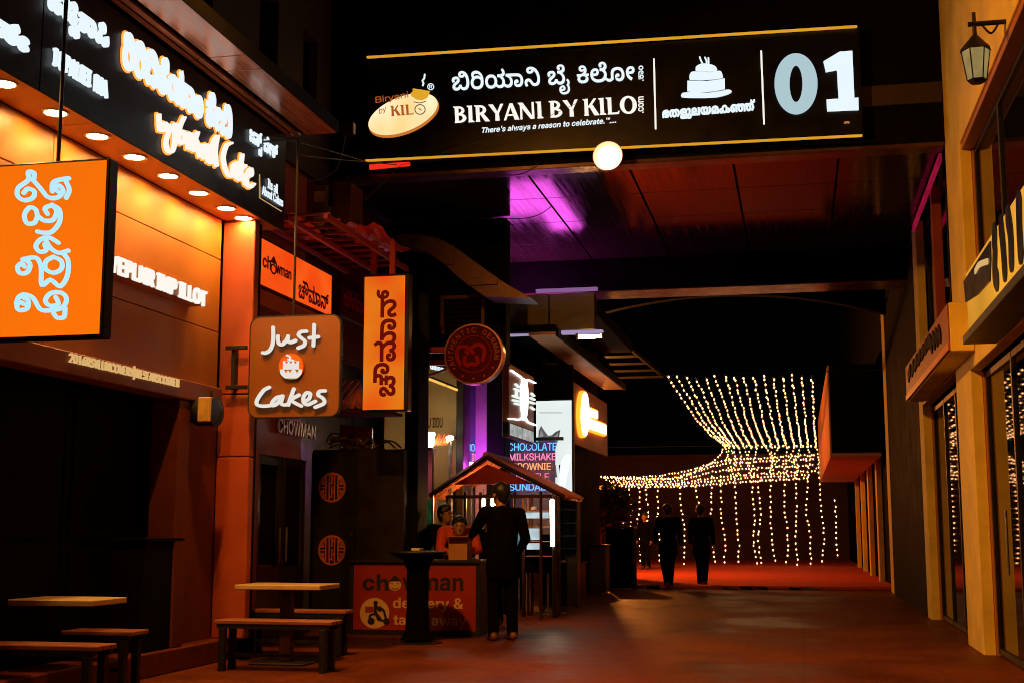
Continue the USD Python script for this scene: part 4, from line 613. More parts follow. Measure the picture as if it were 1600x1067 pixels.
# the number board
BY = 15.55
bd = T('number_board', 'long black board hung on the bridge with restaurant lettering and the number 01', 'sign', (-2.2, BY, 5.85))
bl, brr = at(573, 172, y=BY), at(1345, 128, y=BY)
zb, zt = 5.865, 7.18
bd.part('board', box(bl[0], brr[0], BY + 0.002, BY + 0.16, zb, zt, 0.008), M['black'])
def gold(p0, p1):
    a, b = at(*p0, y=BY), at(*p1, y=BY)
    h = 0.011
    return prism(Polygon([(a[0], a[2] - h), (b[0], b[2] - h), (b[0], b[2] + h), (a[0], a[2] + h)]), (0, BY - 0.02, 0), *XZ, 0.04)
bd.part('gold_trim', gold((575, 92), (1339, 44)), M['gold_line'], smooth=False)
bd.part('gold_trim', gold((573, 253), (1347, 214)), M['gold_line'], smooth=False)
def bface(name, poly, m, d=0.012, off=0.0):
    letters(bd, name, poly, (0, BY - 0.001 - off, 0), *XZ, d, m)
def quadfit(poly, bl_, br_, tl_):
    """fits a shape to three corners given in pixels, on the board's plane"""
    B, R, L = (V3(at(*q, y=BY))[[0, 2]] for q in (bl_, br_, tl_))
    a, b, c, d = poly.bounds
    e1, e2 = (R - B) / (c - a), (L - B) / (d - b)
    return affinity.affine_transform(poly, [e1[0], e2[0], e1[1], e2[1], B[0] - a * e1[0] - b * e2[0], B[1] - a * e1[1] - b * e2[1]])
bface('kannada_letter', quadfit(glyphs('biryani'), (707, 158), (993, 142), (706, 112)), M['letter_white'])
# flared roman capitals
def stem(x, w=0.2):
    return Polygon([(x - .03, 0), (x + w + .03, 0), (x + w, .1), (x + w, .93), (x + w + .01, 1), (x - .1, 1), (x - .08, .95), (x, .9), (x, .1)])
def bowl(cx, cy, rx, ry, ix, iy):
    return ell(cx, cy, rx, ry).difference(ell(cx, cy, ix, iy)).intersection(sbox(.08, -1, 3, 2))
CAPS = {
    'B': (union_all([stem(0), bowl(.2, .74, .34, .26, .17, .15), bowl(.22, .28, .42, .28, .22, .17)]), .72),
    'I': (union_all([stem(0), Polygon([(.1, 0), (.32, 0), (.3, .05), (.2, .12)])]), .36),
    'R': (union_all([stem(0), bowl(.2, .71, .38, .29, .2, .17), Polygon([(.2, .5), (.42, .5), (.78, 0), (.5, 0)])]), .76),
    'Y': (union_all([Polygon([(-.1, 1), (.16, 1), (.44, .48), (.28, .42)]), Polygon([(.58, 1), (.74, 1), (.46, .42), (.38, .5)]), Polygon([(.27, 0), (.5, 0), (.47, .5), (.28, .5)])]), .74),
    'A': (union_all([Polygon([(-.05, 0), (.07, 0), (.42, 1), (.3, 1)]), Polygon([(.28, 1), (.47, 1), (.82, 0), (.55, 0)]), sbox(.15, .25, .62, .34)]), .82),
    'N': (union_all([Polygon([(0, 0), (.11, 0), (.11, 1), (0, 1)]), Polygon([(-.12, 1), (.16, 1), (.78, 0), (.56, 0)]), Polygon([(.66, 0), (.78, 0), (.78, 1), (.66, 1)])]), .92),
    'K': (union_all([stem(0), Polygon([(.18, .5), (.3, .46), (.66, 1), (.52, 1)]), Polygon([(.24, .58), (.46, .62), (.8, 0), (.52, 0)])]), .8),
    'L': (union_all([stem(0), Polygon([(0, 0), (.58, 0), (.62, .2), (.5, .1), (.1, .1)])]), .64),
    'O': (ell(.42, .5, .46, .53).difference(ell(.42, .5, .23, .42)), .96)}
def caps(s):
    x, out = 0, []
    for ch in s:
        if ch == ' ':
            x += .3
            continue
        g, w = CAPS[ch]
        out.append(affinity.translate(g, x, 0)); x += w + .06
    return union_all(out)
bface('letter', quadfit(caps('BIRYANI BY KILO'), (709, 194), (996, 178), (708, 167)), M['letter_warm'])
bface('slogan_letter', quadfit(latin("There's always a reason to celebrate.\u2122\u2026.", 650, 0.22), (753, 211), (963, 195), (753, 200)), M['letter_white'], d=0.006)
bface('small_letter', quadfit(rot_ccw(glyphs('com')), (998, 128), (1006, 127), (997, 104)), M['letter_white'], d=0.006)
bface('small_letter', quadfit(rot_ccw(latin('.com', 600)), (997, 178), (1006, 177), (997, 152)), M['letter_warm'], d=0.006)
bface('divider', px_poly(LineString([(14, 178), (35, 1005)]).buffer(10), 1020, 70, 7.62, y=BY), M['letter_warm'])
bface('divider', px_poly(LineString([(1290, 85), (1325, 945)]).buffer(11), 1020, 70, 7.62, y=BY), M['letter_warm'])
cake = union_all([
    Polygon(sub_smooth([(335, 615), (360, 580), (480, 570), (640, 580), (800, 560), (900, 540), (940, 565), (890, 600), (740, 635), (500, 640), (360, 635), (335, 615)], 4)).buffer(0),
    Polygon([(412, 435), (520, 440), (640, 440), (760, 425), (858, 405), (860, 535), (740, 560), (600, 572), (480, 570), (410, 560)]),
    Polygon(sub_smooth([(440, 425), (436, 380), (465, 330), (560, 325), (690, 335), (800, 318), (832, 370), (828, 400), (740, 418), (640, 425), (560, 430), (440, 425)], 4)).buffer(0),
    Polygon(sub_smooth([(510, 315), (515, 270), (570, 235), (650, 232), (740, 260), (765, 312), (690, 328), (600, 322), (510, 315)], 4)).buffer(0),
    strokes([[(560, 155), (572, 190), (590, 225)], [(622, 160), (640, 200), (640, 235)], [(662, 165), (665, 230)]], 20)])
bface('emblem_piece', px_poly(cake, 1020, 70, 7.62, y=BY), M['letter_white'])
bface('caption_letter', quadfit(glyphs('mal').buffer(0.045), (1035, 190), (1181, 178), (1034, 168)), M['letter_white'], d=0.008)
zero = px_poly(ell(1005, 390, 128, 180).difference(ell(1005, 390, 38, 110)), 980, 30, 3.81, y=BY)
one = px_poly(Polygon([(1168, 258), (1265, 200), (1340, 195), (1352, 475), (1376, 473), (1378, 545), (1190, 553), (1186, 484), (1258, 480), (1248, 308), (1182, 320)]), 980, 30, 3.81, y=BY)
bface('numeral', zero, M['letter_blue'], d=0.03)
bface('numeral', one, M['letter_white'], d=0.03)
oval = ell(590, 680, 560, 265, 24, -22)
bface('logo_rim', px_poly(affinity.translate(oval, 8, 26), 570, 110, 9.7, y=BY), em('logo_rim_glow', (1.0, 0.3, 0.05), 0.6), d=0.02)
bface('logo_oval', px_poly(oval.buffer(-8), 570, 110, 9.7, y=BY), M['oval'], d=0.02, off=0.021)
def lg(poly, a, b, c, m, off):
    bface('logo_letter', quadfit(poly, a, b, c), m, d=0.004, off=off)
off = 0.042
pot = Polygon([(745, 300), (860, 315), (1000, 340), (985, 390), (960, 440), (880, 478), (800, 465), (730, 420), (705, 380), (745, 345)])
bface('logo_pot', px_poly(pot, 570, 110, 9.7, y=BY), M['amber_fill'], d=0.01, off=off)
ink = em('logo_ink', (0.75, 0.16, 0.03), 0.55)
lg(caps('BI').union(affinity.translate(latin('iryani', 400), .9, 0)) if False else latin('Biryani', 420), (589, 166), (640, 157), (588, 154), ink, off)
lg(latin('by', 420), (594, 183), (605, 178), (594, 172), ink, off)
lg(caps('KIL'), (612, 184), (648, 181), (611, 168), ink, off)
bface('logo_dial_mark', px_poly(union_all([ell(852, 615, 84, 80).difference(ell(852, 615, 70, 66)), strokes([[(835, 600), (870, 625)]], 14), strokes([[(755, 500), (850, 515), (940, 490)]], 12)]), 570, 110, 9.7, y=BY), em('logo_dial_ink', (0.2, 0.12, 0.1), 0.5), d=0.004, off=off)
bface('logo_steam', px_poly(strokes([[(910, 70), (900, 130), (875, 165), (890, 200), (880, 235)]], 26), 570, 110, 9.7, y=BY), M['letter_white'], d=0.004)
bface('registered_mark_piece', px_poly(union_all([ell(1000, 255, 52, 52).difference(ell(1000, 255, 40, 40)), fit(latin('R', 600), 978, 1024, 284, 228)]), 570, 110, 9.7, y=BY), M['letter_white'], d=0.004)
c = at(1323, 194, y=BY)
bd.part('indicator', lathe([(0.0001, 0.02), (0.03, 0.015), (0.035, 0)], c + V3([0, -0.03, 0]), 12), em('indicator_glow', (1, 0.35, 0.1), 0.4))
ra, rb = at(576, 258, y=BY), at(638, 258, y=BY)
solo('red_tube', 'short red lit tube under the left end of the number board', 'light', tube([(ra[0], BY + 0.05, ra[2] - 0.02), (rb[0], BY + 0.05, ra[2])], 0.035, 12), M['red_tube'])
c = at(950, 245, y=BY - 0.15)
fw = T('white_floodlight', 'bright white floodlight hung below the middle of the number board', 'floodlight', c)
fw.part('housing', [tube([c + V3([0, 0.075, 0]), c + V3([0, 0.14, 0.0])], [0.15, 0.1], 20), bar(c + V3([0, 0.08, 0.05]), c + V3([0, 0.2, 0.3]), 0.015)], M['iron'])
bw = lathe([(0.135, -0.03), (0.15, -0.02), (0.178, 0.03), (0.184, 0.03), (0.16, -0.03), (0.135, -0.035)], (0, 0, 0), 28)
bw.apply_transform(trimesh.transformations.rotation_matrix(math.pi / 2, [1, 0, 0])); bw.apply_translation(c)
fw.part('reflector', bw, pm('halo_toned_reflector', (0.6, 0.28, 0.08), 0.5, 0.1, 6))  # orange of the rim stands in for the halo round the lamp
ms = lathe([(0.0001, 0.004), (0.06, 0.0), (0.11, -0.012), (0.138, -0.027)], (0, 0, 0), 24)
ms.apply_transform(trimesh.transformations.rotation_matrix(math.pi / 2, [1, 0, 0])); ms.apply_translation(c)
fw.part('lens', ms, M['flood_white'], smooth=True)

# ================================================================ RIGHT BUILDING
RX = 1.8
rb_ = T('right_building', 'ochre plastered building with glass shop bays along the right side', 'building', (RX, 15, 0))
def rwall(name, y0, y1, z0, z1, m, x=RX, t=0.12, b=0.006):
    return rb_.part(name, box(x, x + t, y0, y1, z0, z1, b), m)
rwall('pier', 14.5, 15.8, 0.0, 12.0, M['ochre'])
rwall('header', 6.0, 14.498, 2.93, 3.62, M['ochre'])
rwall('upper_wall', 6.0, 14.498, 5.38, 12, M['ochre'])
rb_.part('head_trim', box(RX + 0.02, RX + 0.2, 6.0, 14.495, 5.31, 5.375, 0.005), M['ochre_trim_shaded'])
rb_.part('jamb_trim', box(RX + 0.122, RX + 0.19, 14.46, 14.56, 3.62, 5.3, 0.005), M['ochre_trim_shaded'])
rb_.part('jamb_trim', box(RX + 0.122, RX + 0.19, 14.46, 14.56, 0.0, 2.92, 0.005), M['ochre_trim_shaded'])
rwall('pier', 20.0, 20.6, 0.0, 5.8, M['ochre'])
rwall('header', 15.802, 19.998, 3.06, 3.62, M['ochre_trim_shaded'])
rwall('mullion', 17.55, 17.75, 3.63, 5.7, pm('red_brown_mullion', (0.3, 0.05, 0.03), 0.5, 0.2, 3))
rb_.part('jamb_trim', box(RX + 0.122, RX + 0.2, 19.95, 20.05, 0, 3.05, 0.005), M['ochre_trim_shaded'])
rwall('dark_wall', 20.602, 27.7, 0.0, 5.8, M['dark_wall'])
rwall('pier', 27.702, 28.6, 0, 9, M['ochre'])
rwall('upper_wall', 28.602, 60, 4.95, 9, M['dark_wall'])
for y in (32.5, 36.5, 40.5, 44.5):
    rwall('pier', y, y + 0.5, 0, 4.94, M['ochre'])
rwall('back_wall', 28.602, 60, 0, 4.94, M['dark_wall'], x=RX + 0.15)
rb_.part('core', box(RX + 0.6, 9, 6.0, 60, 0, 12), M['black_matt'])
def glazed(y0, y1, z0, z1, nb, m=None):
    w = y1 - y0
    fr = []
    for k in range(nb + 1):
        yy = y0 + w * k / nb
        fr.append(box(RX + 0.14, RX + 0.2, yy - 0.03, yy + 0.03, z0, z1, 0.004))
    fr += [box(RX + 0.145, RX + 0.195, y0, y1, z0, z0 + 0.06), box(RX + 0.145, RX + 0.195, y0, y1, z1 - 0.06, z1)]
    g = rb_.part('window', fr, M['iron'], smooth=False)
    for k in range(nb):
        rb_.part('pane', box(RX + 0.165, RX + 0.175, y0 + w * k / nb + 0.03, y0 + w * (k + 1) / nb - 0.03, z0 + 0.06, z1 - 0.06), m or M['win_dark'], smooth=False, under=g)
glazed(6.1, 14.44, 3.64, 5.3, 5)
glazed(6.1, 14.44, 0.02, 2.9, 5)
glazed(15.9, 19.93, 0.02, 3.02, 3)
glazed(15.85, 19.95, 3.63, 5.72, 3)
for y in (13.25, 12.05):
    rb_.part('handle', bar((RX + 0.1, y, 0.85), (RX + 0.1, y, 1.45), 0.012), M['steel'])
solo('pink_tube', 'pink lit strip where the gloss ceiling meets the right wall', 'light', [box(1.755, 1.79, 16.05, 18.9, 5.62, 5.72, 0.005), box(1.755, 1.79, 19.0, 19.9, 5.62, 5.72, 0.005)], M['pink_tube'], smooth=False)
# sloping sign boards on the right
def slab_sign(name, label, y0, y1, z0, z1, face, end, marks, mm):
    t = T(name, label, 'sign', (1.68, (y0 + y1) / 2, z0))
    t.part('box', box(1.565, 1.795, y0, y1, z0, z1, 0.006), end)
    t.part('face', box(1.548, 1.563, y0 + 0.004, y1 - 0.004, z0 + 0.01, z1 - 0.01), face, smooth=False)
    N = (1.546, 0, 0)
    t.part('lettering', prism(marks, N, V3([0, -1.0, 0]), V3([0, 0, 1.0]), 0.012), mm, smooth=False)
    return t
def rpx(lines, w, x0, y0, s):
    out = []
    for l in lines:
        q = [at(x0 + a / s, y0 + b / s, x=1.546) for a, b in l]
        out.append([(-p[1], p[2]) for p in q])
    return union_all([LineString(sub_smooth(l, 4) if len(l) > 2 else l).buffer(w / 2) for l in out])
mk = rpx([[(250, 330), (248, 380)], [(252, 425), (250, 560), (262, 600)], [(288, 285), (300, 400), (310, 540)], [(330, 230), (345, 330), (350, 480)], [(395, 150), (398, 300), (405, 430)]], 0.19, 1490, 280, 3.81)
emb = Polygon([(-p[1], p[2]) for p in (at(1490 + a / 3.81, 280 + b / 3.81, x=1.546) for a, b in ((66, 610), (140, 500), (225, 370), (228, 480), (222, 610), (150, 690), (78, 735)))]).buffer(0)
sg = slab_sign('slanted_sign', 'ochre lit sign board with large dark rounded letters on the near right wall', 8.0, 12.45, 3.02, 3.58, em('ochre_sign_face', (0.95, 0.4, 0.035), 1.0, 0.4, 0.8), M['black_matt'], union_all([mk, emb.difference(mk.buffer(0.03))]), pm('dark_teal_letters', (0.006, 0.018, 0.05), 0.3, 0.2, 5))
sg.part('ledge', box(1.5, 1.79, 8.0, 12.5, 2.935, 3.012, 0.005), pm('teal_ledge', (0.012, 0.03, 0.05), 0.4, 0.2, 5))
sg.part('swoosh', prism(rpx([[(140, 550), (165, 510), (215, 490)]], 0.05, 1490, 280, 3.81), (1.532, 0, 0), V3([0, -1.0, 0]), V3([0, 0, 1.0]), 0.006), M['letter_dim'], smooth=False)
mk2 = rpx([[(380 + k * 26, 430 - k * 28), (395 + k * 26, 480 - k * 30)] for k in range(4)] + [[(180 + k * 30, 760 - k * 52), (195 + k * 30, 690 - k * 44)] for k in range(7)], 0.16, 1390, 460, 5.92)
s2 = slab_sign('far_slanted_sign', 'dark red sign board with dark letters between the two ochre piers', 14.05, 19.6, 3.08, 3.58, pm('dark_red_sign_face', (0.3, 0.1, 0.05), 0.5, 0.3, 4), M['ochre'], mk2, M['black_matt'])
s2.part('lower_lip', box(1.535, 1.56, 14.06, 19.59, 3.09, 3.17, 0.004), pm('orange_lip', (0.6, 0.16, 0.05), 0.4, 0.2, 4))
# the box that juts from the far right wall
jb = T('projecting_box', 'dark upper storey box jutting from the far right wall over the walkway', 'building', (1.2, 36, 2.9))
jb.part('front', box(0.74, 1.79, 30.0, 30.15, 2.95, 4.9, 0.01), M['dark_wall'])
jb.part('side', box(0.7, 0.74, 30.0, 46, 2.95, 4.9, 0.01), pm('orange_lit_render', (0.7, 0.3, 0.1), 0.7, 0.15, 2))  # orange light of the fairy strings is put into the side colour
jb.part('underside', box(0.7, 1.79, 30.0, 46, 2.86, 2.945, 0.01), pm('orange_lit_soffit', (0.6, 0.26, 0.09), 0.6, 0.15, 2))  # underside coloured orange for the light falling on it
# lantern on a bracket; a faint glow is put into its glass
w = at(1572, 38, x=RX)
c = at(1525, 95, y=w[1])
ln = T('wall_lantern', 'cream glass lantern hanging from a bracket on the upper right wall', 'lantern', c)
k = 0.145
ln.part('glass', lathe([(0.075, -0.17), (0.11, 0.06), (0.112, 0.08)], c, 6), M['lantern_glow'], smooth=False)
ln.part('cap', lathe([(0.125, 0.08), (0.12, 0.1), (0.045, 0.19), (0.02, 0.22), (0.016, 0.34), (0.0001, 0.345)], c, 12), M['iron'])
ln.part('base', lathe([(0.0001, -0.2), (0.06, -0.195), (0.082, -0.17), (0.0001, -0.168)], c, 6), M['iron'])
for q in range(6):
    a = q * math.pi / 3
    ln.part('bar', bar(c + V3([0.077 * math.cos(a), 0.077 * math.sin(a), -0.17]), c + V3([0.113 * math.cos(a), 0.113 * math.sin(a), 0.08]), 0.006, 5), M['iron'])
zb2 = at(1525, 38, y=w[1])[2]
ln.part('bracket', [bar((c[0] - 0.05, c[1], zb2), (w[0] + 0.05, w[1], zb2), 0.022), bar((c[0], c[1], c[2] + 0.33), (c[0], c[1], zb2 + 0.1), 0.016), tube(sub_smooth([(c[0] + 0.05, c[1], zb2), (c[0] + 0.13, c[1], zb2 - 0.09), (c[0] + 0.2, c[1], zb2)]), 0.01)], M['iron'])

# ================================================================ HANGING SIGNS, left
def hang_rod(t, x, y, z0, z1=5.46):
    t.part('rod', bar((x, y, z0), (x, y, z1), 0.014), M['iron'])


SY = 7.7
hs = T('orange_hanging_sign', 'big orange lit box sign with curling pale blue lettering, hung by a rod', 'sign', at(60, 390, y=SY))
a, b = at(-18, 250, y=SY), at(155, 525, y=SY)
zt_, zb_ = at(155, 252, y=SY)[2], at(155, 522, y=SY)[2]
hs.part('case', box(a[0] - 0.02, b[0] + 0.02, SY + 0.004, SY + 0.12, zb_ - 0.02, zt_ + 0.02, 0.008), M['black'])
hs.part('face', box(a[0], b[0], SY - 0.012, SY + 0.002, zb_, zt_, 0.003), M['orange_face'], smooth=False)
curls = [
    [(205, 130), (205, 98), (172, 96), (172, 140), (115, 185), (112, 232), (150, 256), (198, 242), (207, 205), (170, 190), (146, 214)],
    [(200, 140), (240, 185), (285, 238), (340, 240), (372, 205), (352, 172), (326, 182), (342, 206)], [(310, 205), (312, 160), (345, 140), (405, 130)], [(385, 140), (408, 195), (390, 242)],
    [(226, 350), (215, 310), (180, 297), (150, 340), (165, 388), (208, 385), (228, 350), (262, 372), (312, 370), (335, 322), (310, 288), (268, 302), (282, 334)], [(310, 282), (352, 312), (352, 380), (310, 435), (268, 443), (225, 436)],
    [(345, 500), (292, 470), (242, 482), (215, 520), (240, 552), (275, 542), (266, 510)], [(265, 470), (300, 530), (350, 558), (402, 545)],
    [(150, 636), (135, 618), (110, 640), (125, 674), (168, 668), (182, 622), (150, 592)], [(140, 596), (215, 585), (246, 640), (250, 742), (300, 712), (355, 750), (396, 690), (402, 605), (372, 560)],
    [(318, 580), (275, 605), (272, 650), (318, 672), (362, 650), (362, 605), (318, 580)],
    [(150, 852), (126, 840), (106, 862), (122, 886), (165, 876), (172, 832), (132, 806)], [(104, 850), (115, 815), (150, 796), (200, 816), (240, 880), (300, 887), (370, 870), (392, 820), (360, 786), (300, 790), (270, 832), (300, 862), (345, 850), (330, 812)],
    [(384, 875), (378, 924), (340, 930), (318, 905)]]
letters(hs, 'letter', px_poly(strokes(curls, 23, 4), 0, 245, 3.68, y=SY), (0, SY - 0.014, 0), *XZ, 0.012, em('pale_blue_letters', (0.45, 0.8, 1.0), 1.05))
q = at(82, 250, y=SY)
hang_rod(hs, q[0], SY + 0.07, zt_ + 0.02)

CY = 12.25
a, b = at(388, 640, y=CY), at(532, 505, y=CY)
cs = T('caramel_hanging_sign', 'caramel rounded square sign with raised white handwriting and a cake badge', 'sign', ((a[0] + b[0]) / 2, CY, a[2]))
z0, z1 = at(460, 651, y=CY)[2], at(460, 494, y=CY)[2]
shape = rbox(a[0], b[0], z0, z1, 0.1)
cs.part('board', prism(shape, (0, CY + 0.05, 0), *XZ, 0.05), M['brown_sign'], smooth=False)
cs.part('rim', prism(shape.buffer(0.008).difference(shape.buffer(-0.004)), (0, CY + 0.06, 0), *XZ, 0.062), M['iron'], smooth=False)
just = [[(298, 168), (300, 250), (292, 330), (265, 385), (225, 408), (200, 406)],
        [(345, 250), (344, 290), (357, 325), (390, 326), (425, 290), (440, 255)], [(440, 250), (442, 300), (470, 308), (512, 292)],
        [(615, 205), (562, 210), (540, 240), (570, 272), (600, 300), (590, 338), (535, 362)],
        [(688, 143), (686, 250), (680, 340)], [(642, 268), (728, 256)]]
cakes = [[(262, 732), (210, 760), (152, 840), (142, 890), (180, 910), (240, 910), (292, 900)],
         [(390, 815), (332, 830), (290, 875), (292, 905), (332, 890), (385, 830), (372, 880), (400, 900), (430, 895)],
         [(495, 748), (465, 830), (442, 900)], [(545, 805), (470, 850), (515, 885), (565, 910)],
         [(590, 870), (640, 840), (650, 792), (615, 785), (585, 830), (592, 880), (630, 896), (700, 865)],
         [(792, 765), (742, 770), (726, 805), (775, 840), (780, 885), (698, 922)]]
def cpart(name, poly, m, d, off):
    cs.part(name, prism(poly, (0, CY - off, 0), *XZ, d), m, smooth=False)
JCL = em('lit_cream_letters', (0.86, 0.8, 0.72), 0.95)
for nm, st in (('upper_word', just), ('lower_word', cakes)):
    pl = px_poly(strokes(st, 31), 380, 485, 6.097, y=CY)
    letters(cs, 'letter', pl, (0, CY - 0.024, 0), *XZ, 0.022, JCL)
    letters(cs, 'letter_return', pl.buffer(-0.006), (0, CY, 0), *XZ, 0.0236, M['iron'])
badge = ell(467, 537, 118, 124)
cpart('badge', px_poly(badge, 380, 485, 6.097, y=CY), pm('orange_badge', (0.7, 0.2, 0.015), 0.4, 0.05, 6), 0.03, 0.0)
cake2 = union_all([sbox(392, 485, 543, 560), sbox(372, 570, 562, 640).buffer(8), strokes([[(428, 430), (455, 445), (462, 485)], [(440, 470), (490, 480)]], 18)]).difference(
    union_all([Polygon([(400 + k, 566), (440 + k, 566), (420 + k, 604)]) for k in (0, 38, 105)] + [Polygon([(410 + k, 488), (440 + k, 488), (425 + k, 516)]) for k in (0, 42, 84)])).intersection(badge)
cpart('badge_cake', px_poly(cake2, 380, 485, 6.097, y=CY), JCL, 0.006, 0.031)
rz_ = at(457, 219, y=CY + 0.03)[2]; rx_ = at(457, 500, y=CY)[0]
hang_rod(cs, rx_, CY + 0.03, z1, rz_)
cs.part('rod_arm', [bar((-5.29, CY + 0.03, rz_), (rx_ + 0.03, CY + 0.03, rz_), 0.012), bar((-5.29, CY + 0.3, rz_ + 0.1), (rx_, CY + 0.03, rz_), 0.006)], M['iron'])
for yy in (545, 606):
    l, r = at(357, yy, y=CY + 0.1), at(388, yy, y=CY + 0.05)
    cs.part('bracket', box(l[0], r[0] - 0.008, CY + 0.02, CY + 0.06, l[2] - 0.02, l[2] + 0.02, 0.004), M['iron'])
l, l2 = at(367, 547, y=CY + 0.1), at(367, 604, y=CY + 0.1)
cs.part('bracket_post', box(l[0] - 0.02, l[0] + 0.02, CY + 0.062, CY + 0.15, l2[2] - 0.02, l[2] + 0.02, 0.004), M['iron'])

# ================================================================ CHOW RESTAURANT
CX = -5.85
cr = T('chow_restaurant', 'dark red restaurant front with a glazed double door beyond the cake shop pier', 'restaurant', (CX, 14.6, 0))
y0, y1 = at(405, 720, x=CX)[1], at(482, 720, x=CX)[1]
dz = at(440, 713, x=CX)[2]
cr.part('wall', prism(sbox(12.92, 0, 15.05, 5.75).difference(sbox(y0, -1, y1, dz)), (CX - 0.1, 0, 0), *YZL, 0.1), pm('red_brown_wall', (0.3, 0.06, 0.035), 0.5, 0.25, 2), smooth=False)
ym = (y0 + y1) / 2
for a, b in ((y0, ym), (ym, y1)):
    d = cr.part('door', [box(CX - 0.09, CX - 0.03, a + 0.01, a + 0.12, 0.02, dz), box(CX - 0.09, CX - 0.03, b - 0.12, b - 0.01, 0.02, dz), box(CX - 0.09, CX - 0.03, a + 0.121, b - 0.121, 0.02, 0.85), box(CX - 0.09, CX - 0.03, a + 0.121, b - 0.121, dz - 0.1, dz)], M['cabinet'], smooth=False)
    cr.part('pane', box(CX - 0.065, CX - 0.055, a + 0.12, b - 0.12, 0.85, dz - 0.1), M['smoked'], smooth=False, under=d)
    cr.part('handle', bar((CX - 0.0, b - 0.1 if a == y0 else a + 0.1, 0.9), (CX - 0.0, b - 0.1 if a == y0 else a + 0.1, 1.3), 0.013), M['steel'], under=d)
    cr.part('bead_strings', [tube([(CX - 0.25, a + 0.2 + k * 0.06, 1.2), (CX - 0.25, a + 0.2 + k * 0.06, dz - 0.15)], 0.007, 4) for k in range(6)], pm('brass_beads' + str(a == y0), (0.7, 0.42, 0.15), 0.3, 0.3, 60, metal=0.8), under=d)
cr.part('fascia_wall', box(CX - 0.1, CX, 15.052, 18.3, 3.5, 5.75), M['red_dark'])
cr.part('recess_wall', box(-6.75, -6.65, 15.1, 24, 0, 5.75), M['cabinet'])
cr.part('inner_wall', box(-7.6, -7.5, 12.92, 15, 0, 3), M['cabinet'])
q0, q1 = at(430, 686, x=CX), at(489, 686, x=CX)
cr.part('relief_lettering', prism(fit(latin('CHOWMAN', 700), q0[1], q1[1], at(488, 686, x=CX)[2], at(488, 664, x=CX)[2]), (CX + 0.004, 0, 0), *YZL, 0.03), pm('brass_letters', (0.4, 0.2, 0.06), 0.35, 0.2, 9, metal=0.7), smooth=False)
# lit box sign along the wall
bx = T('lit_fascia_box', 'orange lit fascia box with the restaurant name in Latin and Kannada lettering', 'sign', (-5.7, 14.4, 3.9))
bz0, bz1 = 3.93, 4.44
bx.part('case', box(-5.84, -5.704, 13.3, 15.6, bz0 - 0.03, bz1 + 0.03, 0.005), M['red_dark'])
for a, b in ((13.32, 14.33), (14.35, 15.58)):
    bx.part('face', box(-5.703, -5.695, a, b, bz0, bz1), M['orange_box'], smooth=False)
def bxl(poly, l, r, bot, top):
    letters(bx, 'letter', fit(poly, at(l, 440, x=-5.69)[1], at(r, 440, x=-5.69)[1], bot, top), (-5.694, 0, 0), *YZL, 0.006, M['red_letter'])
bxl(latin('ch', 600), 410, 423, 4.13, 4.28)
bxl(latin('wman', 600), 431, 455, 4.13, 4.23)
bxl(glyphs('chow'), 467, 514, at(470, 466, x=-5.69)[2] - 0.01, at(470, 437, x=-5.69)[2])
yc = at(427, 440, x=-5.69)[1]
for q_, pz_ in (('letter', ell(yc, 4.16, 0.085, 0.06).difference(ell(yc, 4.16, 0.06, 0.04))), ('hat_emblem', Polygon([(yc - 0.1, 4.225), (yc + 0.1, 4.225), (yc, 4.31)]))):
    bx.part(q_, prism(pz_, (-5.694, 0, 0), *YZL, 0.006), M['red_letter'], smooth=False)
bx.part('lower_trim', box(-5.84, -5.69, 13.3, 15.6, 3.7, 3.88, 0.005), M['red_paint_and_light'])
# the second sign further along, unlit
d0, d1 = at(532, 505, x=-5.75), at(577, 505, x=-5.75)
ds = T('dim_red_sign', 'unlit dark red sign with Kannada lettering left of the vertical lit sign', 'sign', (-5.75, 16.5, 3.7))
zA, zB = at(555, 503, x=-5.75)[2], at(555, 455, x=-5.75)[2]
ds.part('board', box(-5.84, -5.752, d0[1], d1[1], zA, zB, 0.004), M['red_dark'])
ds.part('lettering', prism(fit(glyphs('chow'), d0[1] + 0.1, d1[1] - 0.1, zA + 0.35 * (zB - zA), zB - 0.05), (-5.751, 0, 0), *YZL, 0.012), M['red_emblem'], smooth=False)
# vertical lit sign
VY = 15.2
p0, p1 = at(567, 640, y=VY), at(633, 431, y=VY)
vs = T('vertical_sign', 'tall orange lit box sign with dark red lettering running upwards', 'sign', ((p0[0] + p1[0]) / 2, VY, p0[2]))
vs.part('case', box(p0[0] - 0.02, p1[0] + 0.05, VY + 0.004, VY + 0.16, p0[2] - 0.02, p1[2] + 0.03, 0.006), M['black'])
vs.part('face', box(p0[0], p1[0], VY - 0.01, VY + 0.002, p0[2], p1[2]), M['yellow_box'], smooth=False)
e0, e1 = at(583, 620, y=VY), at(621, 452, y=VY)
letters(vs, 'letter', fit(rot_ccw(glyphs('chow').buffer(0.012)), e0[0], e1[0], e0[2], e1[2]), (0, VY - 0.012, 0), *XZ, 0.008, em('dark_red_lit_letters', (0.16, 0.006, 0.002), 0.8))
for px_ in (581, 610):
    c = at(px_, 440, y=VY)
    vs.part('hanger', box(c[0] - 0.035, c[0] + 0.035, VY + 0.05, VY + 0.11, p1[2] + 0.032, at(px_, 375, y=VY)[2], 0.004), M['red_paint_and_light'])
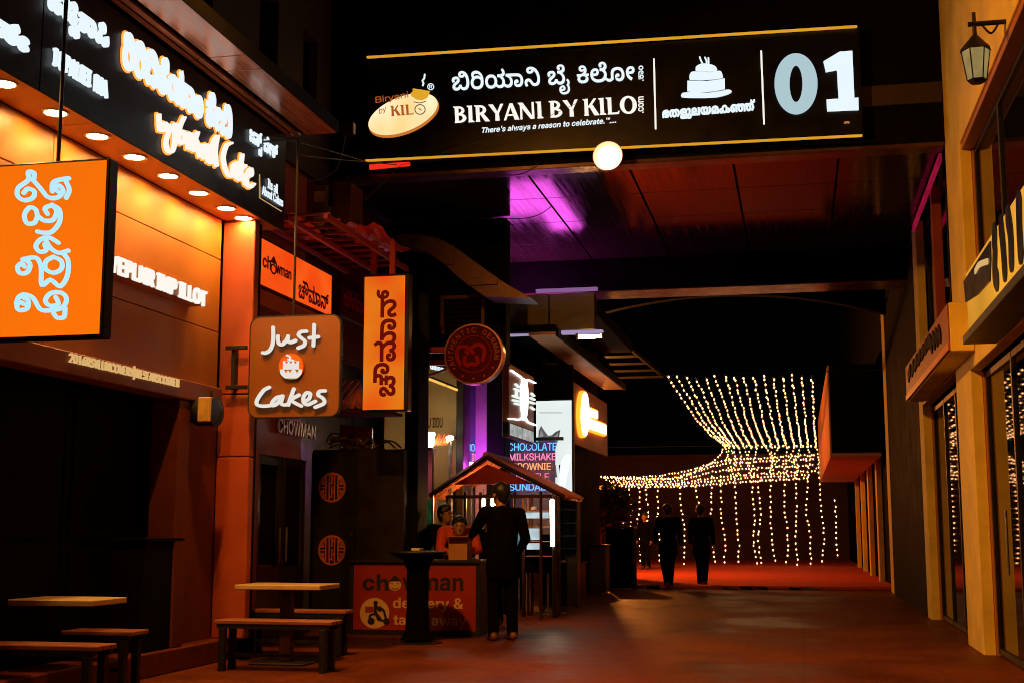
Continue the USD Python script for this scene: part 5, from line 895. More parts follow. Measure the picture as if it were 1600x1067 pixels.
# trellis over the restaurant, the red light on it put into its paint
tz = 4.62
trl = T('red_trellis', 'steel trellis canopy over the restaurant front, coloured red for the light on it', 'canopy', (-5.3, 14.5, tz))
for x in (-5.78, -5.4, -4.95):
    trl.part('rail', box(x - 0.025, x + 0.025, 13.3, 16.4, tz, tz + 0.06, 0.004), M['red_paint_and_light'])
for k in range(10):
    y = 13.4 + k * 0.32
    trl.part('crossbar', box(-5.8, -4.93, y - 0.012, y + 0.012, tz + 0.062, tz + 0.09, 0.003), M['red_paint_and_light'])
def cloth(x0, x1, y0, y1, z, seed, sag):
    n = 14
    gx_, gy_ = np.meshgrid(np.linspace(0, 1, n), np.linspace(0, 1, n), indexing='ij')
    pts = np.stack([gx_ * 3, gy_ * 3, np.full_like(gx_, seed)], -1)
    zz_ = z + sag * (meshkit.noise(pts * 1.7, seed) - 0.5) + 0.03 * (meshkit.noise(pts * 5, seed + 1) - 0.5)
    ed = 0.05 * (meshkit.noise(pts * 2.3 + 9, seed + 2) - 0.5)
    v = np.stack([x0 + (x1 - x0) * gx_ + ed, y0 + (y1 - y0) * gy_ + ed, zz_], -1).reshape(-1, 3)
    i, j = np.meshgrid(np.arange(n - 1), np.arange(n - 1), indexing='ij')
    f = np.stack([i * n + j, (i + 1) * n + j, (i + 1) * n + j + 1, i * n + j + 1], -1).reshape(-1, 4)
    return trimesh.Trimesh(v, np.vstack([f[:, [0, 1, 2]], f[:, [0, 2, 3]]]), process=False)
solo('red_tarpaulin', 'crumpled red tarpaulin on the right edge of the trellis', 'tarpaulin', cloth(-5.35, -4.85, 14.7, 16.2, 4.85, 3, 0.14), M['tarp'], smooth=True)
solo('red_tarpaulin', 'small red tarpaulin scrap lying on the trellis by the wall', 'tarpaulin', cloth(-5.75, -5.42, 13.6, 14.9, 4.75, 8, 0.1), M['tarp'], smooth=True)
# boxes above the trellis
AY = 15.3
p0, p1 = at(474, 360, y=AY), at(511, 289, y=AY)
ac = T('air_conditioner', 'cream outdoor cooling unit with paper stickers above the trellis', 'air conditioner', (p0[0], AY, p0[2]))
ac.part('casing', box(p0[0], p1[0], AY, AY + 0.35, p0[2], p1[2], 0.015), M['ac'])
for k in range(2):
    z = p1[2] - 0.12 - k * 0.32
    ac.part('sticker', box(p0[0] + 0.09, p1[0] - 0.03, AY - 0.004, AY - 0.001, z - 0.1, z + 0.04), M['paper'], smooth=False)
ac.part('foot', [box(p0[0] + 0.03, p0[0] + 0.08, AY + 0.02, AY + 0.3, p0[2] - 0.08, p0[2] - 0.002), box(p1[0] - 0.08, p1[0] - 0.03, AY + 0.02, AY + 0.3, p0[2] - 0.08, p0[2] - 0.002)], M['iron'])
p0, p1 = at(517, 362, y=AY), at(548, 284, y=AY)
ex = T('exhaust_box', 'rusty sheet metal exhaust box right of the cooling unit', 'exhaust', (p0[0], AY, p0[2]))
ex.part('box', box(p0[0], p1[0], AY + 0.02, AY + 0.5, p0[2], p1[2], 0.01), M['rust'])
ex.part('pipe', bar((p0[0] - 0.03, AY + 0.02, p0[2]), (p0[0] - 0.03, AY + 0.02, p1[2] - 0.3), 0.025), M['ac'])
p0, p1 = at(531, 211, y=14.6), at(552, 190, y=14.6)
solo('small_floodlight', 'small unlit copper coloured floodlight by the end of the canopy', 'floodlight', [box(p0[0], p1[0], 14.6, 14.7, p0[2], p1[2], 0.012), bar((-5.85, 14.65, p0[2] + 0.08), (p0[0], 14.65, p0[2] + 0.08), 0.015)], M['duct'])
# air duct
DY = 17.3
dpts = [at(590 + a, 368 + b, y=DY) for a, b in ((0, 0), (30, -1), (75, 0), (110, 12), (150, 40), (195, 72), (240, 98))]
outer = sub_smooth([(p[0], p[2]) for p in dpts], 5)
dpts2 = [at(a, b, y=DY) for a, b in ((590, 380), (630, 382), (660, 390), (690, 410), (715, 432), (738, 450), (760, 464))]
inner = sub_smooth([(p[0], p[2]) for p in dpts2], 5)
du = T('air_duct', 'square metal air duct curving down under the ceiling', 'duct', (-5, DY, 4.6))
du.part('elbow', prism(Polygon(list(map(tuple, outer)) + list(map(tuple, inner[::-1]))).buffer(0), (0, DY + 0.55, 0), *XZ, 0.55), M['duct'], smooth=False)
for k in (6, 16, 24):
    p, q = outer[k], inner[k]
    du.part('flange', box(min(p[0], q[0]) - 0.02, max(p[0], q[0]) + 0.02, DY - 0.025, DY - 0.003, min(p[1], q[1]), max(p[1], q[1]), 0.004), M['duct'])
p0, p1 = at(688, 520, y=18.0), at(757, 460, y=18.0)
lou = T('louvre_box', 'brown louvred vent box above the round pretzel sign', 'vent', (p0[0], 18, p0[2]))
lou.part('frame', [box(p0[0], p0[0] + 0.05, 18, 18.3, p0[2], p1[2]), box(p1[0] - 0.05, p1[0], 18, 18.3, p0[2], p1[2]), box(p0[0] + 0.051, p1[0] - 0.051, 18, 18.3, p1[2] - 0.05, p1[2]), box(p0[0] + 0.051, p1[0] - 0.051, 18.2, 18.3, p0[2], p1[2] - 0.052)], M['duct'], smooth=False)
nz = 7
for k in range(nz):
    z = p0[2] + (p1[2] - p0[2] - 0.08) * (k + 0.3) / nz
    lou.part('slat', quad((p0[0] + 0.052, 18.02, z), (p1[0] - 0.052, 18.02, z), (p1[0] - 0.052, 18.14, z + 0.06), (p0[0] + 0.052, 18.14, z + 0.06)), M['duct'], smooth=False)
# tiled eave, left of the vertical sign
ev = T('tiled_eave', 'little red tiled eave behind the caramel sign and the vertical sign', 'roof', at(570, 640, y=15.9))
e0, e1 = at(528, 590, y=16.5), at(604, 636, y=15.9)
nt = 9
for k in range(nt):
    x = e0[0] + (e1[0] - e0[0]) * (k + 0.5) / nt
    for r in range(3):
        ya, yb = 16.6 - r * 0.25, 16.6 - (r + 1) * 0.25 - 0.03
        za, zb_t = e1[2] + 0.42 - r * 0.13, e1[2] + 0.42 - (r + 1) * 0.13 - 0.012
        ev.part('tile', tube([(x, ya, za + r * 0.004), (x, yb, zb_t)], 0.042, 7), M['tile_red'])
ev.part('board', box(e0[0], e1[0], 15.86, 16.6, e1[2] - 0.06, e1[2] - 0.03), M['red_dark'])
# lacquer cabinet with two medallions
KY = 16.3
p0, p1 = at(487, 706, y=KY), at(556, 706, y=KY)
p2 = at(632, 706, y=KY)
kz = p0[2]
kb_ = T('lacquer_cabinet', 'tall black lacquer cabinet with two round terracotta fretwork medallions', 'cabinet', (p0[0], KY, 0))
kb_.part('door', box(p0[0] + 0.004, p1[0] - 0.004, KY, KY + 0.04, 0.03, kz, 0.006), M['cabinet'])
kb_.part('door', box(p1[0] + 0.004, p2[0], KY, KY + 0.04, 0.03, kz, 0.006), M['cabinet'])
kb_.part('carcass', box(p0[0], p2[0], KY + 0.042, KY + 0.45, 0.0, kz + 0.03, 0.006), M['cabinet'])
kb_.part('hinge', [box(p1[0] - 0.05, p1[0] - 0.03, KY - 0.008, KY - 0.001, z, z + 0.02) for z in (1.7, 1.2)], M['steel'], smooth=False)
def medallion():
    g = [ell(0, 0, 1, 1).difference(ell(0, 0, .88, .88))]
    inside = ell(0, 0, .9, .9)
    bars = [sbox(-.5, -.72, -.4, .72), sbox(.4, -.72, .5, .72), sbox(-.24, -.9, -.15, .9), sbox(.15, -.9, .24, .9), sbox(-.05, -.7, .04, .1), sbox(-.05, .3, .04, .9), sbox(-.24, .22, .04, .31), sbox(-.04, -.31, .24, -.22), sbox(-.24, -.65, -.05, -.56), sbox(.04, .56, .24, .65)]
    for s in (-1, 1):
        bars += [sbox(min(s * .5, s * .95), -.05, max(s * .5, s * .95), .05)]
        for v in (-1, 1):
            bars += [LineString([(s * .5, v * .68), (s * .78, v * .22), (s * .62, v * .2), (s * .62, v * .36)]).buffer(.045, cap_style=2, join_style=2)]
    return union_all(g + [b.intersection(inside) for b in bars])
md = medallion()
for px_, py_ in ((519, 761), (519, 859)):
    c = at(px_, py_, y=KY)
    r = 22 / 1.0 * (at(520, 760, y=KY)[0] - at(519, 760, y=KY)[0])
    kb_.part('medallion', prism(affinity.translate(affinity.scale(md, r * 0.96, r, origin=(0, 0)), c[0], c[2]), (0, KY - 0.001, 0), *XZ, 0.014), M['medal'], smooth=False)
# heap on the cabinet
rng = random.Random(4)
hp = T('cable_heap', 'untidy heap of cables and a folded sheet lying on top of the lacquer cabinet', 'heap', ((p0[0] + p1[0]) / 2, KY + 0.2, kz + 0.03))
w_ = p2[0] - p0[0]
for k in range(16):
    x = p0[0] + rng.uniform(0.05, 0.6) * w_
    z = kz + 0.04 + rng.uniform(0, 0.12)
    L = rng.uniform(0.2, 0.55)
    hp.part('cable', tube(sub_smooth([(x, KY + rng.uniform(0, .3), z), (x + L * .3, KY + rng.uniform(0, .3), z + rng.uniform(0, .1)), (x + L * .7, KY + rng.uniform(0, .3), z + rng.uniform(-.03, .1)), (x + L, KY + rng.uniform(0, .3), kz + 0.045)], 4), 0.012, 5), M['wire_grey'] if k % 3 else M['rust'])
hp.part('folded_sheet', cloth(p0[0] + 0.2 * w_, p0[0] + 0.52 * w_, KY + 0.02, KY + 0.3, kz + 0.17, 12, 0.2), pm('ochre_sheet', (0.7, 0.4, 0.12), 0.6, 0.2, 6), smooth=True)
c0, c1 = at(532, 690, y=17.2), at(583, 662, y=17.2)
solo('red_board', 'plain red board standing behind the heap on the cabinet', 'board', prism(Polygon([(c0[0], c0[2] - .3), (c1[0], c0[2] - .3), (c1[0], c1[2] - 0.06), (c0[0], c1[2])]), (0, 17.2, 0), *XZ, 0.03), M['red_paint_and_light'], smooth=False)

# ================================================================ PRETZEL SHOP and its neighbours
PY = 17.2
c = at(740, 553, y=PY)
R = (at(785, 553, y=PY)[0] - at(695, 553, y=PY)[0]) / 2
pz = T('round_sign', 'round dark red sign with a pretzel and lettering round the rim', 'sign', c)
def disc(r0, r1, y0, y1, n=48):
    m = lathe([(r0, y0), (r1, y0), (r1, y1), (r0, y1), (r0, y0)] if r0 > 0.001 else [(0.0001, y0), (r1, y0), (r1, y1), (0.0001, y1)], (0, 0, 0), n)
    m.apply_transform(trimesh.transformations.rotation_matrix(math.pi / 2, [1, 0, 0]))
    m.apply_translation(c)
    return m
pz.part('disc', disc(0, R, -0.14, 0.0), M['red_dark'])
pz.part('rim', disc(R - 0.012, R + 0.012, -0.145, 0.012), pm('sign_rim_metal', (0.45, 0.2, 0.12), 0.3, 0.1, 6, metal=0.7))
ringp = ell(c[0], c[2], R * .63, R * .63, 24).difference(ell(c[0], c[2], R * .605, R * .605, 24))
pz.part('ring', prism(ringp, (0, PY - 0.001, 0), *XZ, 0.008), M['red_emblem'], smooth=False)
pre = strokes([[(287, 660), (242, 570), (246, 455), (310, 405), (395, 418), (450, 460), (488, 500)], [(400, 505), (375, 480)], [(475, 410), (560, 370), (630, 408), (656, 500), (628, 610)], [(362, 570), (352, 640), (392, 688), (452, 662), (510, 678), (556, 640), (540, 565)]], 58)
pz.part('pretzel', prism(px_poly(pre, 690, 500, 9.7, y=PY), (0, PY - 0.001, 0), *XZ, 0.02), M['red_emblem'], smooth=False)
text = 'AUTHENTIC GERMAN'
let = []
for k, ch in enumerate(text):
    if ch == ' ':
        continue
    a = math.radians(203 - k * (212 / (len(text) - 1)))
    g = affinity.scale(latin(ch, 600), R * .17, R * .17, origin=(0, 0))
    bb = g.bounds
    g = affinity.translate(g, -(bb[0] + bb[2]) / 2, 0)
    g = affinity.rotate(g, math.degrees(a) - 90, origin=(0, 0))
    let.append(affinity.translate(g, c[0] + R * .72 * math.cos(a), c[2] + R * .72 * math.sin(a)))
let += [ell(c[0] + R * .82 * math.cos(math.radians(t)), c[2] + R * .82 * math.sin(math.radians(t)), R * .035, R * .035, 6) for t in (215, 243, 270, 297, 325)]
pz.part('lettering', prism(union_all(let), (0, PY - 0.001, 0), *XZ, 0.008), pm('rim_letters', (0.5, 0.08, 0.06), 0.5, 0.1, 6), smooth=False)
l0 = at(641, 542, y=PY + 0.05); l1 = at(696, 570, y=PY + 0.05)
pz.part('arm', [box(l0[0], l1[0], PY + 0.03, PY + 0.09, at(660, 551, y=PY)[2] , l0[2] - 0.01, 0.004), box(l0[0], l1[0], PY + 0.03, PY + 0.09, l1[2], l1[2] + 0.07, 0.004)], M['red_paint_and_light'])
pz.part('arm', [bar((l0[0] - 0.1, PY + 0.06, at(640, 600, y=PY)[2]), (l1[0] + 0.15, PY + 0.06, at(700, 570, y=PY)[2]), 0.016)], M['red_paint_and_light'])

colm = T('dark_pillar', 'dark pillar between the restaurant and the yellow pretzel shop', 'pillar', (-4.8, 17, 0))
a, b = at(632, 700, y=16.6), at(653, 700, y=16.6)
colm.part('shaft', box(a[0], b[0], 16.6, 17.1, 0, 4.4, 0.01), M['black_matt'])
colm.part('upper_wall', box(-5.84, at(790, 600, y=18.3)[0], 18.31, 18.6, 3.62, 5.75), M['dark_wall'])
PB = 19.6
sh = T('pretzel_shop', 'yellow walled pretzel shop with a small tiled lamp hood inside', 'shop', (-5, PB, 0))
a, b = at(600, 700, y=PB), at(720, 700, y=PB)
sh.part('back_wall', box(a[0], b[0], PB, PB + 0.1, 0, 4.6), M['yellow_wall'])
a2_, b2_ = at(720, 700, y=PB), at(746, 700, y=PB)
sh.part('dark_panel', box(b[0] + 0.002, b[0] + 0.12, PB - 0.3, PB + 0.1, 0, 4.6, 0.01), M['cabinet'])
d0_, d1_ = at(708, 690, y=PB - 0.2), at(720, 690, y=PB - 0.2)
sh.part('floor', box(a[0], b[0], 17.2, PB, 0.006, 0.03), M['pave'], smooth=False)
q0, q1 = at(655, 660, y=PB), at(692, 660, y=PB)
sh.part('wall_lettering', prism(fit(latin('BREZEL HAUS', 600) if False else latin('IIIIIU IIOU', 600), q0[0], at(692, 660, y=PB)[0], at(670, 668, y=PB)[2], at(670, 652, y=PB)[2]), (0, PB - 0.002, 0), *XZ, 0.02), M['duct'], smooth=False)
for k, (x_, y_) in enumerate(((663, 735), (663, 830))):
    pass
gl0, gl1 = at(654, 880, y=18.6), at(676, 700, y=18.6)
sh.part('glass_screen', box(gl0[0], gl1[0], 18.6, 18.62, 0.03, gl1[2]), M['glass'], smooth=False)
for nm_, za_, zb_, mm_ in (('pink_face', 0.62, 1.0, em('pink_light_panel', (0.75, 0.1, 0.12), 0.4, 0.7, 3)), ('green_face', 0.05, 0.6, em('green_light_panel', (0.03, 0.3, 0.1), 0.3, 0.9, 3))):  # coloured light on the glass, put in as two added glowing panels
    sh.part(nm_, box(gl0[0] + 0.02, gl1[0] - 0.02, 18.64, 18.66, 0.6 + (gl1[2] - 0.6) * za_, 0.6 + (gl1[2] - 0.6) * zb_), mm_, smooth=False)
sh.part('screen_post', bar((gl1[0] + 0.01, 18.6, 0.03), (gl1[0] + 0.01, 18.6, gl1[2]), 0.018), M['steel'])
rail = at(703, 880, y=18.9)
sh.part('post', bar((rail[0], 18.9, 0.03), (rail[0], 18.9, at(703, 690, y=18.9)[2]), 0.035), M['steel'])
for k, (x_, y_, r_) in enumerate(((657, 672, 0.065), (703, 684, 0.05))):
    c_ = at(x_, y_, y=18.7)
    g_ = T('globe_lamp', ['small white globe lamp at the left end of the tiled lamp hood', 'small white globe lamp at the right end of the tiled lamp hood'][k], 'lamp', c_, 'lamps of the pretzel shop')
    ms = trimesh.creation.icosphere(2, r_); ms.apply_scale([1.2, 1, 0.8]); ms.apply_translation(c_)
    g_.part('globe', ms, M['globe'], smooth=True)
    g_.part('holder', bar(c_ + V3([0, 0.05, 0.0]), c_ + V3([0, 0.3, 0.02]), 0.015), M['iron'])
c_ = at(671, 686, y=18.55)
lm = T('white_wall_lamp', 'bright white tapered wall lamp in front of the yellow shop wall', 'lamp', c_)
lm.part('shade', lathe([(0.05, -0.11), (0.065, -0.1), (0.085, 0.08), (0.075, 0.1), (0.0001, 0.1)], c_, 12), M['globe'])
lm.part('base', lathe([(0.0001, -0.16), (0.03, -0.15), (0.05, -0.112)], c_, 12), M['iron'])
lm.part('arm', bar(c_ + V3([0, 0, -0.15]), c_ + V3([0, 0.4, -0.15]), 0.012), M['iron'])
hd = T('tiled_hood', 'small red tiled hood between two white lamps in the pretzel shop', 'roof', at(690, 692, y=18.8))
h0, h1 = at(680, 696, y=18.8), at(702, 681, y=18.8)
for k in range(5):
    x = h0[0] + (h1[0] - h0[0]) * (k + .5) / 5
    for r in range(2):
        hd.part('tile', tube([(x, 18.95 - r * .12, h1[2] + .03 - r * .07), (x, 18.83 - r * .12, h1[2] - .05 - r * .07)], 0.025, 6), M['tile_red'])
al0, al1 = at(656, 586, y=17.6), at(720, 611, y=19.5)
at_ = T('amber_tube_lamp', 'thin amber tube lamps in a slanting line above the pretzel shop', 'lamp', (al0 + al1) / 2)
for a, b in ((0.0, 0.16), (0.22, 0.6), (0.66, 1.0)):
    at_.part('tube', tube([al0 + (al1 - al0) * a, al0 + (al1 - al0) * b], 0.02, 8), M['amber_tube'])
at_.part('channel', tube([al0 + V3([0, 0, .03]), al1 + V3([0, 0, .03])], 0.018, 6), M['iron'])
ws0, ws1 = at(671, 575, y=18.25), at(692, 575, y=18.25)
solo('white_mini_sign', 'tiny white lit lettering behind the left edge of the round sign', 'sign', prism(affinity.skew(fit(latin('bakehaus', 700) if False else latin('lııııss', 800), ws0[0], ws1[0], at(680, 578, y=18.25)[2], at(680, 569, y=18.25)[2]), 0, -14), (0, 18.3, 0), *XZ, 0.02), M['letter_white'], smooth=False)
# purple and blue niche with neon words
NP = 20.2
nn = T('lilac_niche', 'narrow niche with a lilac pillar and deep blue back wall lit by neon', 'niche', (-4.6, NP, 0))
a, b, c2_, d2_ = (at(x, 650, y=NP)[0] for x in (721, 746, 767, 795))
nn.part('back_wall', box(a, b, NP, NP + 0.1, 0, 4.3), pm('blue_grey_wall', (0.16, 0.16, 0.3), 0.5, 0.1, 3))
nn.part('pillar', box(b + 0.002, c2_, NP - 0.15, NP + 0.1, 0, 4.3, 0.01), M['purple_wall'])
nn.part('pier', box(c2_ + 0.002, d2_, NP - 0.3, NP + 0.1, 0, 4.6, 0.01), M['black_matt'])
ul = T('purple_lamp', 'added purple tube on a thin stand, hidden by the kiosk gable, in front of the lilac pillar', 'lamp', (b + 0.1, NP - 0.8, 0))  # unseen tube added to light the lilac pillar, hidden by the kiosk gable
ul.part('tube', tube([(b + 0.1, NP - 0.8, 2.0), (b + 0.1, NP - 0.8, 2.28)], 0.03, 10), em('added_purple_tube', (0.72, 0.1, 1.0), 240.0))
ul.part('base', lathe([(0.0001, 0.0), (0.1, 0.0), (0.1, 0.03), (0.02, 0.05), (0.02, 1.99), (0.0001, 1.995)], (b + 0.1, NP - 0.8, 0), 12), M['iron'])
def neon(name, label, text, l, r, bot, top, y, m, group='neon words in the windows', weight=430):
    p0, p1 = at(l, bot, y=y), at(r, bot, y=y)
    solo(name, label, 'neon sign', prism(fit(latin(text, weight), p0[0], p1[0], p0[2], at(l, top, y=y)[2]), (0, y, 0), *XZ, 0.02), m, smooth=False, group=None)
neon('neon_word', 'blue neon word in the lilac niche, above the pink one', 'DIJOS', 722, 748, 705, 693, NP - 0.05, M['neon_blue'])
neon('neon_word', 'pink neon word low in the lilac niche beside the kiosk roof', 'IN IE', 722, 748, 720, 708, NP - 0.05, M['neon_pink'])
NY = 20.6
neon('neon_word', 'blue neon word CHOCOLATE at the top of the window list', 'CHOCOLATE', 794, 870, 704, 692, NY, M['neon_blue'])
neon('neon_word', 'pink neon word MILKSHAKE, second line of the window list', 'MILKSHAKE', 796, 869, 719, 708, NY, M['neon_pink'])
neon('neon_word', 'orange neon word BROWNIE, third line of the window list', 'BROWNIE', 801, 861, 734, 723, NY, M['neon_orange'])
neon('neon_word', 'rose neon word WAFFLE, fourth line of the window list', 'WAFFLE', 806, 858, 751, 739, NY, M['neon_rose'])
neon('neon_word', 'deep blue neon word SUNDAES, lowest line of the window list, half behind the kiosk roof', 'SUNDAES', 796, 862, 766, 755, NY, M['neon_blue'])
nw = T('dessert_shop', 'dark dessert shop window with neon words and a slim white tube', 'shop', (-3.9, NY, 0))
a, b = at(793, 700, y=NY + 0.05), at(880, 700, y=NY + 0.05)
bq = at(867, 700, y=NY + 0.2)
nw.part('backing_board', box(a[0], bq[0], NY + 0.2, NY + 0.23, 1.2, at(800, 688, y=NY)[2]), pm('lilac_glow_catch', (0.2, 0.16, 0.24), 0.5, 0.1, 4), smooth=False)  # lighter board added to catch the blue and pink neon glow
nw.part('back_wall', box(a[0] - 0.4, at(896, 700, y=NY + 1.85)[0], NY + 1.8, NY + 1.9, 0, 4.1), M['dark_wall'])
nw.part('frame', [box(a[0] - 0.04, a[0], NY, NY + 0.1, 0.0, 3.0), box(a[0], b[0], NY, NY + 0.1, at(800, 688, y=NY)[2], at(800, 688, y=NY)[2] + 0.05)], M['iron'], smooth=False)
lv = at(787, 690, y=NY - 0.4)
solo('violet_tube', 'slim violet tube bent round the left side of the dessert shop window', 'lamp', tube([at(786, 715, y=NY - 0.1), at(786, 682, y=NY - 0.1), at(792, 676, y=NY - 0.1)], 0.022, 8), em('violet_tube_glow', (0.45, 0.12, 1.0), 2.0), smooth=30)
# lane-parallel sign with white neon outline
XP = -4.05
xs_ = T('neon_outline_sign', 'rust brown sign panel with a white neon outline like an open book', 'sign', (XP, 19.3, 2.9))
u0, u1 = at(795, 640, x=XP), at(834, 640, x=XP)
xz0, xz1 = at(815, 664, x=XP)[2], at(815, 588, x=XP)[2]
xs_.part('panel', box(XP - 0.1, XP, u0[1], u1[1], xz0 - 0.02, xz1 + 0.1, 0.006), pm('rust_panel', (0.32, 0.1, 0.03), 0.5, 0.15, 4))
def xneon(lines, w):
    pl = px_poly(strokes(lines, w), 780, 570, 4.85, x=XP)
    return prism(pl, (XP + 0.012, 0, 0), *YZL, 0.02)
for ln_ in [[(80, 40), (150, 88), (172, 112)], [(262, 135), (205, 112), (190, 135)], [(62, 405), (140, 412), (160, 400)], [(268, 455), (210, 432), (192, 405)]]:
    xs_.part('outline', xneon([ln_], 11), M['white_tube'], smooth=False)
xs_.part('spine', xneon([[(172, 105), (160, 170), (160, 300), (172, 412)], [(190, 110), (200, 200), (198, 330), (185, 412)], [(178, 110), (178, 410)]], 12), M['white_tube'], smooth=False)
xs_.part('lettering', xneon([[(115, 145), (135, 165)], [(108, 180), (140, 195)], [(120, 200), (120, 235)], [(95, 232), (140, 250)], [(95, 265), (140, 275)], [(110, 290), (140, 298)], [(235, 215), (252, 232)], [(228, 248), (255, 262)], [(215, 278), (255, 290)], [(232, 320), (252, 335)]], 16), em('white_sign_letters', (0.85, 0.95, 0.92), 1.0), smooth=False)
mnu = T('menu_lightbox', 'small white lit menu box under the neon outline sign', 'sign', (XP, 19.4, 2.6))
mz0, mz1 = at(815, 685, x=XP)[2], at(815, 668, x=XP)[2]
mnu.part('case', box(XP - 0.1, XP + 0.0, u0[1], u1[1], mz0 - 0.03, mz1 + 0.03, 0.005), M['iron'])
for a, b in ((0.04, 0.48), (0.52, 0.96)):
    mnu.part('face', box(XP + 0.002, XP + 0.012, u0[1] + (u1[1] - u0[1]) * a, u0[1] + (u1[1] - u0[1]) * b, mz0, mz1), em('menu_face' + str(int(a * 100)), (0.8, 0.85, 0.8), 0.6, 0.5, 9), smooth=False)
# the lit poster
QY = 21.6
p0, p1 = at(838, 775, y=QY), at(893, 625, y=QY)
po = T('poster_lightbox', 'tall pale lit poster with the dark ears of an animal, right of the neon words', 'poster', (p0[0], QY, p0[2]))
po.part('case', box(p0[0] - 0.03, p1[0] + 0.03, QY + 0.004, QY + 0.12, p0[2] - 0.03, p1[2] + 0.03, 0.006), M['iron'])
po.part('face', box(p0[0], p1[0], QY - 0.008, QY + 0.002, p0[2], p1[2]), M['poster'], smooth=False)
ears = union_all([Polygon([(295, 580), (300, 500), (318, 458), (345, 500), (372, 535), (400, 530), (428, 505), (464, 490), (455, 545), (440, 590), (425, 640), (390, 700), (430, 760), (440, 850), (400, 850), (330, 700), (300, 640)])])
po.part('animal_print', prism(px_poly(ears, 780, 570, 4.85, y=QY), (0, QY - 0.009, 0), *XZ, 0.003), em('poster_grey', (0.2, 0.19, 0.2), 0.8, 0.5, 5), smooth=False)
po.part('inner_ear', prism(px_poly(union_all([Polygon([(306, 550), (318, 490), (340, 535)]), Polygon([(415, 545), (450, 510), (440, 560)])]), 780, 570, 4.85, y=QY), (0, QY - 0.013, 0), *XZ, 0.003), em('poster_pale', (0.35, 0.32, 0.32), 0.8), smooth=False)
po.part('print_line', prism(px_poly(sbox(305, 358, 480, 364), 780, 570, 4.85, y=QY), (0, QY - 0.009, 0), *XZ, 0.003), em('poster_line', (0.45, 0.4, 0.36), 0.8), smooth=False)
ff = px_poly(Polygon(sub_smooth([(450, 945), (452, 870), (470, 740), (500, 685), (535, 678), (540, 720), (515, 850), (492, 945), (450, 945)], 4)).buffer(0), 780, 570, 4.85, y=20.2)
fp_ = ff.bounds
fe = T('feather_flag', 'white lit feather banner leaning beside the poster', 'banner', (fp_[0] + 0.1, 20.2, 0))
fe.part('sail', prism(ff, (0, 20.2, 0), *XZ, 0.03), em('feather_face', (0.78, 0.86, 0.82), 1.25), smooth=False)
fe.part('pole', bar((fp_[0] + 0.02, 20.21, 0.0), (fp_[0] + 0.02, 20.21, fp_[1] + 0.4), 0.014), M['iron'])
# orange back-lit sign
OX = -3.95
og = T('oval_letter_sign', 'white lit oval and bar lettering with orange back glow on the left wall', 'sign', (OX, 25, 3.2))
q0, q1 = at(900, 645, x=OX), at(950, 645, x=OX)
og.part('panel', box(OX - 0.12, OX - 0.06, q0[1] - 0.1, q1[1] + 0.3, at(920, 700, x=OX)[2], at(915, 605, x=OX)[2], 0.006), pm('brown_panel', (0.4, 0.15, 0.05), 0.5, 0.1, 4))
def opx(poly):
    return px_poly(poly, 780, 570, 4.85, x=OX)
ov = union_all([ell(643, 372, 26, 165), Polygon([(660, 320), (735, 350), (735, 405), (670, 390)]), Polygon([(665, 400), (800, 455), (802, 525), (672, 480)])])
og.part('letters', prism(opx(ov), (OX, 0, 0), *YZL, 0.04), em('warm_white_letters', (1.0, 0.86, 0.68), 1.8), smooth=False)
og.part('letter_returns', prism(opx(ov.buffer(14)), (OX - 0.05, 0, 0), *YZL, 0.045), M['orange_glow'], smooth=False)
# far left building with the sloping lit soffit
fb = T('far_left_building', 'dark far left shop row with an orange lit sloping soffit', 'building', (-4.3, 32, 0))
fb.part('wall', box(-9, -4.35, 22.6, 29.4, 0, 9), M['dark_wall'])
fb.part('set_back_wall', box(-12, -9.5, 29.4, 56, 0, 5), M['dark_wall'])
s0, s1 = at(868, 523, z=4.2), at(965, 600, z=4.2)
fb.part('soffit', box(s0[0] - 0.42, s0[0], s0[1], s1[1] + 1, 4.2, 4.25, 0.005), pm('orange_soffit_board', (0.65, 0.3, 0.08), 0.5, 0.2, 2))
fb.part('soffit_edge', box(s0[0] + 0.002, s0[0] + 0.05, s0[1], s1[1] + 1, 4.18, 4.3, 0.005), M['black_matt'])
fb.part('roof', box(-4.34, s0[0], s0[1], s1[1] + 1, 4.26, 4.36), M['black_matt'])
c_ = at(924, 526, y=s0[1] + 0.25)
sl = T('soffit_lamp', 'warm white lamp at the near end of the orange sloping soffit', 'lamp', c_)
sl.part('lens', tube([c_ + V3([-0.2, 0, 0]), c_ + V3([0.16, 0, 0])], 0.03, 10), em('soffit_lamp_lens', (1.0, 0.45, 0.12), 90.0))
for sx in (-0.24, 0.16):
    sl.part('cap', box(c_[0] + sx, c_[0] + sx + 0.04, c_[1] - 0.04, c_[1] + 0.04, c_[2] - 0.04, c_[2] + 0.05, 0.006), M['iron'])
